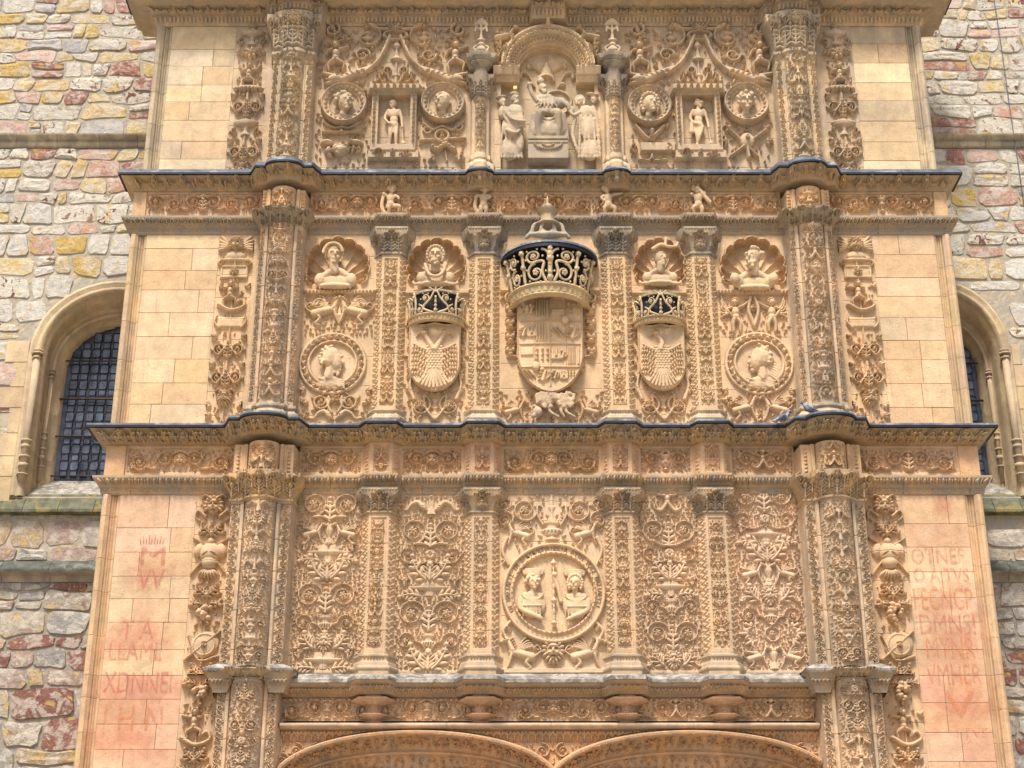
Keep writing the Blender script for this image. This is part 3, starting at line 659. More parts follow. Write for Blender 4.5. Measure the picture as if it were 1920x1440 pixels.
# arches: rings of mouldings stepping back into the doorways
def arches():
    zb = zz(1475); R = Relief(PX0, PX1, zb, zt0, 0, .0085)
    zt_ = zt0 - .005; XA = [xx(780, 1400), xx(1296, 1400)]; aw = xx(1040, 1436) - XA[0] + .06; bh = .66; zc = zt_ - bh
    def ell(c):
        dx = np.abs(R.U - c) / aw; dz = np.maximum(0, R.V - zc) / bh; rho = np.sqrt(dx ** 2 + dz ** 2) + 1e-6
        return (1 - rho) * rho / np.sqrt((dx / aw) ** 2 + (dz / bh) ** 2 + 1e-6)
    d = np.maximum(ell(XA[0]), ell(XA[1]))
    prof = [(-.3, 0), (-.012, 0), (.006, .08), (.03, .14), (.065, .13), (.085, .02), (.16, -.05), (.245, -.10), (.262, -.06), (.285, -.06), (.305, -.12), (.50, -.16), (.51, -.12), (.55, -.12), (.56, -.2), (.68, -.3), (.69, -.26), (.72, -.26), (.73, -.36), (2, -.40)]
    R.B = np.interp(d, [p[0] for p in prof], [p[1] for p in prof])
    # carved coves
    g_ = random.Random(5)
    for c in XA:
        for dm, pitch, r, h in ((.105, .07, .045, .05), (.14, .06, .04, .05), (.18, .055, .035, .04), (.33, .085, .05, .035), (.37, .06, .03, .03), (.43, .06, .035, .03), (.63, .07, .05, .05), (.59, .06, .04, .04)):
            a_, b_ = aw - dm, bh - dm; n = int(pi * (a_ + b_) / 2 / pitch)
            for i in range(n):
                a = pi * (i + .5) / n; x = c + a_ * cos(a); z = zc + b_ * sin(a)
                if R.z0 < z < R.z1: tri(R, x, z, g_.uniform(0, 6.28), r, h)
    # cove strip right below the torus, and spandrel carving
    sp = d < -.015; top = zt_ - .02
    R.B = np.where(sp & (R.V > zz(1392)), .05 * np.clip((R.V - zz(1392)) / .2, 0, 1) - .02, R.B)
    T = Relief(PX0, PX1, zb, zt0, 0, .0085); egg_row(T, zz(1380), .16, .09, .035, kind='leaf'); egg_row(T, zz(1374), .05, .05, .03, kind='bead')
    for xc_ in (PX0 + .35, xx(1036, 1410), PX1 - .35):
        for q in range(3):
            for sg in (-1, 1): spiral(T, xc_ + sg * (.13 + .18 * (q % 2)), zz(1408) - .13 * q, .10, sg, pi / 2, 1.4, t=.014, h=.035, core='b')
    T.fill(900, .03, .03, seed=4, box=(PX0, PX1, zb, zz(1392))); T.fill(1500, .018, .024, seed=6, box=(PX0, PX1, zb, zz(1392)))
    R.H = np.where(sp, np.maximum(R.H, T.H), R.H)
    for c in XA: R.joints(99, 0, .0, None)
    R.put('arch_moulding', M_CARVE, S0, (.50, .30, .165, .22), skirt='')
arches()
put('door_recess_wall', box_mesh(PX0 - XM, PX1 - XM, .42, .6, 0, 3.4), M_ASH, S0, ORNG, (XM, 0, 0))
for x_, a_ in ((XM * 0 + (PX0 + xx(1036, 1436)) / 2, 0), ((PX1 + xx(1036, 1436)) / 2, 1)): put('door_hood_wall', box_mesh(-(PX1 - PX0) / 4 + .25, (PX1 - PX0) / 4 - .25, .40, .62, 3.4, zz(1475) + .3), M_ASH, S0, ORNG, (x_, 0, 0))
put('centre_pier', box_mesh(-.25, .25, -.05, .45, 0, zz(1475), .03), M_ASH, S0, ORNG, (xx(1036, 1436), 0, 0))

# ---------- entablatures of the two great storeys
def ent(S, zc0, zc1, proj, brk, col, cellm, motif_c, prof):
    course('cornice', S, zc0, zc1, prof, brk, col, motif=motif_c, cell=cellm)
    flashing(S, zc1 + .004, proj, brk, XL, XR, up=.055 if S is S2 else .012)
zc1b, zc1t = zz(836), zz(799, -.22)
def mot_c1(R):
    egg_row(R, R.z0 + R.h * .30, R.h * .46, .115, .085, kind='leaf'); egg_row(R, R.z0 + R.h * .12, .03, .05, .04, kind='bead')
    n = int((XR - XL) / .42)
    for k in range(n):
        x = XL + (k + .5) * (XR - XL) / n; mask(R, x, R.z0 + R.h * .34, .075, .09); tri(R, x + .13, R.z0 + R.h * .40, .4, .09, .08); tri(R, x - .13, R.z0 + R.h * .40, pi - .4, .09, .08)
ent(S1, zc1b, zc1t, .235, brk1, CORN, .011, mot_c1, lambda t: step(t, [(0, .01), (.06, .03), (.10, .05), (.45, .115), (.62, .15), (.80, .20), (.88, .215), (1, .225)]))
zc2b, zc2t = zz(361), zz(325, -.2)
def mot_c2(R): egg_row(R, R.z0 + R.h * .45, R.h * .70, .205, .10, kind='mask'); egg_row(R, R.z0 + R.h * .93, .03, .04, .01, kind='bead')
ent(S2, zc2b, zc2t, .20, brk2, (.43, .31, .185, .3), .0105, mot_c2, lambda t: step(t, [(0, .01), (.05, .03), (.1, .035), (.3, .055), (.6, .105), (.85, .175), (.9, .19), (1, .195)]))
# friezes
zf1a, zf1b = zz(897), zc1b; zf2a, zf2b = zz(412), zc2b
def frieze1():
    xs = [XL + .28] + [C1[0]] + P1 + [C1[1]] + [XR - .28]
    hw = [0, .45] + [.27] * 4 + [.45, 0]
    for i in range(7):
        a, b = xs[i] + hw[i], xs[i + 1] - hw[i + 1]
        R = Relief(a, b, zf1a, zf1b, 0, .0105); inner = Relief(a + .03, b - .03, zf1a + .09, zf1b - .04, 0, .0105)
        scroll_frieze(inner, 1, 30 + i, .058, 'lbf', fillr=.03)
        R.rect(a + .025, b - .025, zf1a + .085, zf1b - .035, .018, neg=True)
        i0 = int(round((inner.x0 - R.x0) / R.cx)); j0 = int(round((inner.z0 - R.z0) / R.cz))
        R.H[j0:j0 + inner.nz, i0:i0 + inner.nx] += inner.H[:R.nz - j0, :R.nx - i0]; R.H += .018
        R.B += -.018
        R.put('frieze_panel', M_CARVE, S1, tint(ORNG if 1 < i < 6 else (.56, .38, .25, .1)))
    for sgn, xe in ((1, XL), (-1, XR)):
        put('corner_block', box_mesh(0, .28 * sgn if sgn > 0 else 0, -.03, .3, zf1a, zf1b, .01) if sgn > 0 else box_mesh(-.28, 0, -.03, .3, zf1a, zf1b, .01), M_ASH, S1, PINK, (xe, 0, 0))
frieze1()
def frieze2():
    xs = [XL + .2, C2[0], C2[1], XR - .2]; hw = [0, .36, .36, 0]
    for i in range(3):
        a, b = xs[i] + hw[i], xs[i + 1] - hw[i + 1]
        R = Relief(a, b, zf2a, zf2b, 0, .0105)
        inner = Relief(a + .02, b - .02, zf2a + .10, zf2b - .04, 0, .0105); scroll_frieze(inner, 5 if i == 1 else 1, 50 + i, .065, 'lbm', fillr=.035)
        i0 = int(round((inner.x0 - R.x0) / R.cx)); j0 = int(round((inner.z0 - R.z0) / R.cz))
        R.H[j0:j0 + inner.nz, i0:i0 + inner.nx] += inner.H[:R.nz - j0, :R.nx - i0]
        R.rect(a, b, zf2b - .035, zf2b, .02); R.joints(99, 0, .01, [a + 1.0, a + 2.6, a + 4.5])
        R.put('frieze_panel', M_CARVE, S2, tint((.59, .41, .27, .08)))
    for sgn, xe in ((1, XL), (-1, XR)):
        put('corner_block', box_mesh(0, .2, -.03, .3, zf2a, zf2b, .01) if sgn > 0 else box_mesh(-.2, 0, -.03, .3, zf2a, zf2b, .01), M_ASH, S2, GOLD, (xe, 0, 0))
frieze2()
# architraves (egg and dart / ring chain) running under the friezes
def brkA1(x): return sum(trap(x, c, .24, .05, .10) for c in P1)
def brkA2(x): return sum(trap(x, c, .22, .05, .09) for c in P2)
za1a, za1b = zz(928), zf1a; za2a, za2b = zz(441), zf2a
def mot_a(kind, p):
    def f(R): egg_row(R, R.z0 + R.h * .66, R.h * .34, p, .042, kind=kind); egg_row(R, R.z0 + R.h * .24, R.h * .18, .045, .014, kind='leaf')
    return f
pa = lambda t: step(t, [(0, .005), (.08, .02), (.36, .03), (.4, .045), (.46, .05), (.5, .06), (.82, .11), (.86, .125), (1, .125)])
course('architrave', S1, za1a, za1b, pa, brkA1, (.42, .295, .18, .55), motif=mot_a('egg', .085))
course('architrave', S2, za2a, za2b, pa, brkA2, (.34, .265, .185, .75), motif=mot_a('ring', .105))
# stone shelf under the flashing level already closed by the cornice tops; top cornice of the picture
z3a, z3b, z3c, z3d = zz(50), zz(34), zz(12, -.2), zz(-6, -.3)
X3L, X3R = XL + IN3, XR - IN3
course('dentil_course', S3, z3a, z3b, lambda t: .02 + .05 * t, brk3, TOPC, cell=.0105, motif=lambda R: egg_row(R, R.z0 + R.h * .5, R.h * .55, .062, .035, kind='dent'), x0=X3L, x1=X3R)
course('cornice', S3, z3b, z3c, lambda t: step(t, [(0, .08), (.1, .10), (.9, .15), (1, .20)]), brk3, (.45, .335, .215, .5), cell=.0105, motif=lambda R: egg_row(R, R.z0 + R.h * .5, R.h * .9, .265, .085, kind='scallop'), x0=X3L, x1=X3R)
course('corona', S3, z3c, z3d + .12, lambda t: step(t, [(0, .24), (.02, .36), (.5, .38), (.55, .46), (1, .48)]), brk3, (.44, .34, .22, .4), cell=.014, motif=lambda R: egg_row(R, R.z0 + R.h * .25, R.h * .3, .11, .012, kind='dent'), x0=X3L, x1=X3R)
flashing(S3, z3d + .125, .50, brk3, X3L, X3R)

# ---------- pilasters
def pilaster(S, xc, zb, zt, hf, hs, P, col, capc, caph, baseh, seed, basecol, ledge=.0, cap='leaf'):
    p = put('pilaster', box_mesh(-hf * .8, hf * .8, -.02, .12, zb - zb, zt - zb), M_ASH, S, col, (xc, 0, zb))
    # shaft
    z0, z1 = zb + baseh, zt - caph
    R = Relief(xc - hs - .02, xc + hs + .02, z0, z1, 0, .0105); ax = np.abs(R.U - xc)
    R.B = P * np.clip((hs - ax) / (hs - hf), 0, 1) + .001; inn = (ax < hf - .035) & (R.V > z0 + .06) & (R.V < z1 - .06)
    R.B -= .016 * inn
    sub = Relief(xc - hf + .03, xc + hf - .03, z0 + .06, z1 - .06, 0, .0105)
    candelabra(sub, seed, .42, .030, hw=hf - .04, fillr=.016, t=1.0); sub.mirror()
    i0 = int(round((sub.x0 - R.x0) / R.cx)); j0 = int(round((sub.z0 - R.z0) / R.cz)); R.H[j0:j0 + sub.nz, i0:i0 + sub.nx] = sub.H[:R.nz - j0, :R.nx - i0]
    for sg in (-1, 1):     # ornament on the splayed sides
        z = z0 + .05; k = 0
        while z < z1 - .05:
            x = xc + sg * (hf + hs) / 2 + (.012 if k % 2 else -.012); R.blob(x, z, .030, .014, sg * (.7 if k % 2 else -.7), .02); R.blob(x + .02 * (1 if k % 2 else -1), z + .018, .013, h=.018); z += .042; k += 1
    R.joints(.62, .3, .010); R.put('shaft', M_CARVE, p, col)
    # base
    R = Relief(xc - hs - .12, xc + hs + .12, zb, z0, 0, .0105); t = (R.V - zb) / baseh
    e = step(t, [(0, .06), (.30, .06), (.32, .075), (.42, .08), (.46, .05), (.62, .045), (.66, .03), (.80, .03), (.84, .05), (.92, .05), (.94, .0), (1, 0)]); ax = np.abs(R.U - xc)
    R.B = (P + e) * np.clip((hs + e - ax) / (hs - hf), 0, 1) + .001
    n = int(2 * hf / .035)
    for k in range(n): R.dent(xc - hf + (k + .5) * 2 * hf / n, zb + baseh * .72, .008, baseh * .07, h=.012)
    R.put('base', M_CARVE, p, basecol)
    # capital
    R = Relief(xc - hs - .14, xc + hs + .14, z1, zt, 0, .0105); t = (R.V - z1) / caph; ax = np.abs(R.U - xc)
    e = step(t, [(0, .0), (.02, .025), (.10, .025), (.12, .0), (.3, .02), (.6, .055), (.66, .085), (.80, .10), (1, .11)])
    R.B = (P + e) * np.clip((hs + e * 1.1 - ax) / (hs - hf), 0, 1) + .001
    R.rect(xc - .001, xc + .001, z1, zt, 0)
    if cap == 'leaf':
        for k in (-1, 0, 1): leaf(R, xc + k * hf * .85, z1 + caph * .13, pi / 2, caph * .45, .11, .035)
    else:
        mask(R, xc, z1 + caph * .36, caph * .2, .045)
    for sg in (-1, 1):
        spiral(R, xc + sg * (hs + .01), z1 + caph * .62, .052, sg, -pi / 2, 1.4, t=.014, h=.045, core='b'); spiral(R, xc + sg * hf * .45, z1 + caph * .68, .04, -sg, -pi / 2, 1.3, t=.011, h=.04, core='b')
        tri(R, xc + sg * hs * .85, z1 + caph * .3, pi / 2, .06, .035); tri(R, xc + sg * hf * .45, z1 + caph * .25, pi / 2, .05, .035)
    R.blob(xc, z1 + caph * .85, .04, .03, h=.05); egg_row(R, z1 + caph * .92, .03, .04, .012, xc - hs, xc + hs, 'bead')
    K = R.B > .002; me = grid_mesh(R.U - xc, -(R.B + R.H), R.V - z1, K); put('capital', me, M_GREY if capc[3] > .5 else M_CARVE, p, capc, (xc, 0, z1))
    return p
for i, c in enumerate(P1):
    pilaster(S1, c, zT[1] - .08, zz(921, -.1), .135, .245, .15, (.545, .375, .235, .15), (.42, .31, .20, .55), zz(906, -.15) - zz(950, -.15), zz(1218, -.15) - zz(1256, -.15) + .08, 100 + i, (.50, .37, .25, .35), cap='leaf' if i != 1 else 'mask')
for i, c in enumerate(P1):
    R = Relief(c - .275, c + .275, za1b + .001, zc1b - .001, 0, .0105); ax = np.abs(R.U - c); R.B = .14 * np.clip((.255 - ax) / .10, 0, 1) + .001; m_ = (ax < .105) & (R.V > R.z0 + .05) & (R.V < R.z1 - .04); R.B -= .016 * m_
    sub = Relief(c - .10, c + .10, R.z0 + .06, R.z1 - .05, 0, .0105); candelabra(sub, 150 + i, .42, .032, hw=.09, fillr=.018); sub.mirror(); i0 = int(round((sub.x0 - R.x0) / R.cx)); j0 = int(round((sub.z0 - R.z0) / R.cz)); R.H[j0:j0 + sub.nz, i0:i0 + sub.nx] = sub.H[:R.nz - j0, :R.nx - i0]
    for sg in (-1, 1):
        for q in range(7): R.blob(c + sg * .205, R.z0 + .06 + q * .055, .026, .014, .7 * (-1) ** q, .022)
    R.put('frieze_block', M_CARVE, S1, tint((.55, .35, .21, .1)))
for i, c in enumerate(P2):
    pilaster(S2, c, zT[2] + .03, zz(432, -.1), .125, .225, .12, (.58, .41, .25, .10), (.36, .29, .21, .75), zz(416, -.15) - zz(463, -.15), zz(765, -.15) - zz(796, -.15), 110 + i, (.55, .43, .30, .3), cap='mask' if i % 2 else 'leaf')

# ---------- great engaged columns
def column(S, xc, zb, zs0, zc0, zc1, zt, hw, cw, Ps, Pc, col, capcol, seed, fr=True, top=None, basecol=PALE, plain=True):
    """zb..zs0 base, zs0..zc0 shaft, zc0..zc1 capital, zc1..zt frieze block"""
    p = put('column', box_mesh(-hw * .9, hw * .9, -.05, .12, 0, zt - zb), M_ASH, S, col, (xc, 0, zb))
    def prof(R, e=0.0):
        ax = np.abs(R.U - xc); side = (Ps + e) * np.clip((hw + e - ax) / .035 + .0, 0, 1)
        cen = (Pc - Ps) * np.sqrt(np.maximum(0, 1 - (ax / (cw + e)) ** 2)); fil = .03 * ((ax > cw + .012) & (ax < cw + .07)) if plain else 0
        return side + cen + fil + .001
    R = Relief(xc - hw - .03, xc + hw + .03, zs0, zc0, 0, .0105); R.B = prof(R)
    sub = Relief(xc - cw, xc + cw, zs0 + .02, zc0 - .02, 0, .0105); candelabra(sub, seed, .62, .042, hw=cw - .01, fillr=.024); sub.mirror()
    i0 = int(round((sub.x0 - R.x0) / R.cx)); j0 = int(round((sub.z0 - R.z0) / R.cz)); R.H[j0:j0 + sub.nz, i0:i0 + sub.nx] = sub.H[:R.nz - j0, :R.nx - i0]
    sc_ = (cw + .075 + hw - .03) / 2 if plain else (cw + hw) / 2; sw = (hw - cw) / 2 - .04
    st = Relief(xc + sc_ - sw, xc + sc_ + sw, zs0 + .04, zc0 - .04, 0, .0105); z = st.z0; k = 0
    R.B -= .014 * ((np.abs(np.abs(R.U - xc) - sc_) < sw + .01) & (R.V > zs0 + .03) & (R.V < zc0 - .03))
    while z < st.z1 - .02:
        for sg in (1,):
            x = xc + sg * sc_; d = (1 if k % 2 else -1) * sg
            spiral(st, x + d * sw * .15, z + .035, sw * .55, d, -d * pi / 2, 1.1, .0085, .028, False, 'b'); tri(st, x - d * sw * .45, z + .02, pi / 2 + d * .6, sw * .6, .026); st.blob(x - d * sw * .5, z + .065, .012, h=.024)
        z += .085; k += 1
    i0 = int(round((st.x0 - R.x0) / R.cx)); j0 = int(round((st.z0 - R.z0) / R.cz)); R.H[j0:j0 + st.nz, i0:i0 + st.nx] = st.H[:R.nz - j0, :R.nx - i0]; i0 = R.nx - i0 - st.nx; R.H[j0:j0 + st.nz, i0:i0 + st.nx] = st.H[:R.nz - j0, ::-1][:, :R.nx - i0]
    for sg in (-1, 1):     # crisp arrises
        pass
    R.joints(.52, .25, .012); R.put('shaft', M_CARVE, p, col, skirt='')
    if zs0 > zb + .02:
        R = Relief(xc - hw - .12, xc + hw + .12, zb, zs0, 0, .011); t = (R.V - zb) / (zs0 - zb); e = step(t, [(0, .09), (.35, .09), (.4, .06), (.6, .03), (.65, .06), (.8, .06), (.9, .0), (1, 0)])
        R.B = prof(R, e); R.H += .004; K = R.B > .003; put('base', grid_mesh(R.U - xc, -(R.B + R.H), R.V - zb, K), M_GREY, p, basecol, (xc, 0, zb))
    # capital
    R = Relief(xc - hw - .17, xc + hw + .17, zc0, zc1, 0, .0105); hh = zc1 - zc0; t = (R.V - zc0) / hh
    e = step(t, [(0, 0), (.03, .03), (.10, .03), (.13, .0), (.45, .03), (.75, .09), (.8, .12), (1, .13)]); R.B = prof(R, e)
    n = 5
    for k in range(n):
        x = xc + (k - (n - 1) / 2) * hw * .45; leaf(R, x, zc0 + hh * .15, pi / 2, hh * .42, .15, .05)
        if k < n - 1: leaf(R, x + hw * .225, zc0 + hh * .35, pi / 2, hh * .38, .12, .05)
    for sg in (-1, 1): spiral(R, xc + sg * (hw + .02), zc0 + hh * .72, .075, sg, -pi / 2, 1.4, t=.02, h=.06, core='b'); spiral(R, xc + sg * hw * .45, zc0 + hh * .76, .055, -sg, -pi / 2, 1.3, t=.016, h=.05, core='b')
    mask(R, xc, zc0 + hh * .78, hh * .16, .07); R.fill(500, .028, .03, seed=seed + 3)
    R.H = np.where(R.B > .02, R.H, 0); K = R.B > .003; put('capital', grid_mesh(R.U - xc, -(R.B + R.H), R.V - zc0, K), M_CARVE, p, capcol, (xc, 0, zc0))
    if zt > zc1 + .05:
        R = Relief(xc - hw - .05, xc + hw + .05, zc1, zt, 0, .0105); R.B = prof(R, 0.0); m = (zt - zc1)
        sub = Relief(xc - cw * .95, xc + cw * .95, zc1 + .04, zt - .03, 0, .0105); candelabra(sub, seed + 9, .5, .035, hw=cw * .9, fillr=.022); sub.mirror()
        i0 = int(round((sub.x0 - R.x0) / R.cx)); j0 = int(round((sub.z0 - R.z0) / R.cz)); R.H[j0:j0 + sub.nz, i0:i0 + sub.nx] = sub.H[:R.nz - j0, :R.nx - i0]
        for sg in (-1, 1):
            z = zc1 + .06
            while z < zt - .06: tri(R, xc + sg * sc_, z, pi / 2, .035, .022); z += .055
        K = R.B > .003; put('frieze_block', grid_mesh(R.U - xc, -(R.B + R.H), R.V - zc1, K), M_CARVE, p, (.55, .36, .21, .1), (xc, 0, zc1))
    return p
for i, c in enumerate(C1):
    column(S1, c, zT[1], zT[1] + .02, zz(936, -.4), zz(884, -.48), zz(826, -.45), .44, .205, .29, .47, (.53, .385, .26, .35), (.50, .35, .195, .35), 200 + i)
    # the columns go on down through the lowest storey
    column(S0, c - .02 if i == 0 else c + .02, 2.2, 2.22, zT[1] - .14, zT[1] - .02, zT[1] - .02, .42, .205, .27, .44, (.53, .375, .25, .3), (.40, .30, .2, .5), 205 + i)
    slabx = [c - .36, c + .36]
    for sx in slabx:
        R = Relief(sx - .24, sx + .24, zT[1] - .30, zT[1] + .08, 0, .012); t = (R.V - R.z0) / R.h; ax = np.abs(R.U - sx)
        e = step(t, [(0, .02), (.1, .03), (.6, .10), (.68, .14), (.78, .15), (1, .0)]); R.B = (.31 + e) * np.clip((.11 + e - ax) / .03, 0, 1); egg_row(R, R.z0 + R.h * .35, .1, .05, .03, sx - .18, sx + .18, 'leaf')
        K = R.B > .003; R.H = np.where(K, R.H, 0); put('ledge_bracket', grid_mesh(R.U - sx, -(R.B + R.H), R.V - R.z0, K & (t < .70)), M_CARVE, S0, (.38, .27, .17, .5), (sx, 0, R.z0)); put('ledge_slab', grid_mesh(R.U - sx, -(R.B), R.V - R.z0, K & (t > .66)), M_LEDGE, S0, None, (sx, -.002, R.z0))
for i, c in enumerate(C2):
    column(S2, c, zT[2] + .03, zz(752, -.35), zz(418, -.35), zz(392, -.4), zz(350, -.35), .345, .175, .24, .38, SHAFT, (.33, .27, .19, .75), 210 + i, basecol=(.52, .42, .31, .5))
for i, c in enumerate(C3):
    column(S3, c, zT[3] + .03, zT[3] + .06, zz(98, -.35), zz(24, -.4), zz(22, -.35), .335, .17, .24, .36, (.53, .40, .265, .4), (.48, .38, .27, .5), 220 + i, plain=False)

# ---------- ashlar wings
PPX = (.60, .36, .24, .05)
def wing(S, xa, xb, z0, z1, cols, row=.345, seed=1, inset=None):
    g_ = random.Random(seed); z = z0; base = {}
    while z < z1 - .03:
        h = min(row * g_.uniform(.88, 1.12), z1 - z)
        if z1 - z - h < .12: h = z1 - z
        x = xa; first = True
        while x < xb - .01:
            w = g_.uniform(.30, .95)
            if xb - x - w < .22: w = xb - x
            c = tint(g_.choice(cols), g_, .06); gp = .0028
            me = box_mesh(gp, w - gp, -.006 * g_.random(), .09, gp, h - gp, .0025)
            put('ashlar_block', me, M_ASH, S, c, (x, 0, z)); x += w
        z += h
lowc = [(.575, .38, .25, .05), (.60, .42, .29, .05), (.57, .36, .23, .05), (.60, .45, .30, .08), (.575, .40, .26, .05)]
lowp = [(.575, .35, .235, .05), (.60, .38, .26, .05), (.585, .34, .22, .05)]
midc = [(.60, .43, .27, .05), (.585, .40, .24, .05), (.62, .46, .30, .08), (.575, .395, .235, .05), (.60, .445, .285, .15)]
topc = [(.60, .46, .30, .12), (.56, .41, .255, .12), (.64, .52, .36, .12), (.53, .41, .28, .3), (.60, .445, .285, .10), (.54, .385, .235, .1)]
MW = .25
# candelabrum strips beside the columns
def strip_x(px0, px1, py): return xx(px0, py), xx(px1, py)
ST1 = (strip_x(356, 424, 1100), strip_x(1636, 1706, 1100)); ST2 = (strip_x(396, 462, 650), strip_x(1588, 1654, 650)); ST3 = (strip_x(434, 497, 180), strip_x(1546, 1606, 180))
wing(S1, XL + MW, ST1[0][0], zT[1] - .0, za1a, lowc, seed=11); wing(S1, ST1[1][1], XR - MW, zT[1], za1a, lowc, seed=12)
wing(S0, XL + MW, ST1[0][0] + .0, 3.4, zT[1], lowp, seed=13); wing(S0, ST1[1][1] + .0, XR - MW, 3.4, zT[1], lowp, seed=14)
wing(S2, XL + MW, ST2[0][0], zT[2] + .02, za2a, midc, seed=15); wing(S2, ST2[1][1], XR - MW, zT[2] + .02, za2a, midc, seed=16)
wing(S3, X3L + MW, ST3[0][0], zT[3] + .02, z3a, topc, seed=17); wing(S3, ST3[1][1], X3R - MW, zT[3] + .02, z3a, topc, seed=18)
put('lower_wall', box_mesh(XL - XM, PX0 - XM, 0, .4, 0, 3.4), M_ASH, S0, PINK, (XM, 0, 0)); put('lower_wall', box_mesh(PX1 - XM, XR - XM, 0, .4, 0, 3.4), M_ASH, S0, PINK, (XM, 0, 0))
# corner colonnettes
def corner(S, xe, sg, z0, z1, col, dep=.5):
    us = np.array([0, .01, .03, .06, .09, .11, .13, .135, .15, .165, .17, .185, .20, .205, .215, .235, MW]); ys = np.array([.06, .01, -.03, -.05, -.045, -.02, .0, .03, .015, .03, .045, .03, .045, .05, .02, .01, 0])
    g_ = random.Random(int(z0 * 100) + sg); z = z0
    while z < z1 - .01:
        h = min(g_.uniform(.42, .62), z1 - z)
        if z1 - z - h < .2: h = z1 - z
        rows = np.array([z0 * 0, .004, .008, h - .008, h - .004, h]); indent = np.array([.008, .003, 0, 0, .003, .008])
        U = np.r_[0, us]; Yp = np.r_[BACK, ys]
        X = np.tile(U * sg, (6, 1)); Y = np.tile(Yp, (6, 1)) + indent[:, None]; Z = np.tile(rows[:, None], (1, len(U)))
        if sg < 0: X, Y, Z = X[:, ::-1], Y[:, ::-1], Z[:, ::-1]
        put('corner_moulding', grid_mesh(X, Y, Z, None, False), M_ASH, S, tint(col, g_, .1), (xe, 0, z)); z += h
for S, a, b, z0, z1, c in ((S0, XL, XR, 2.5, zT[1], (.56, .37, .22, .15)), (S1, XL, XR, zT[1], za1a, (.58, .39, .235, .2)), (S2, XL, XR, zT[2] + .02, za2a, (.58, .41, .25, .35)), (S3, X3L, X3R, zT[3] + .02, z3a, (.52, .42, .29, .55))):
    corner(S, a, 1, z0, z1, c); corner(S, b, -1, z0, z1, c)
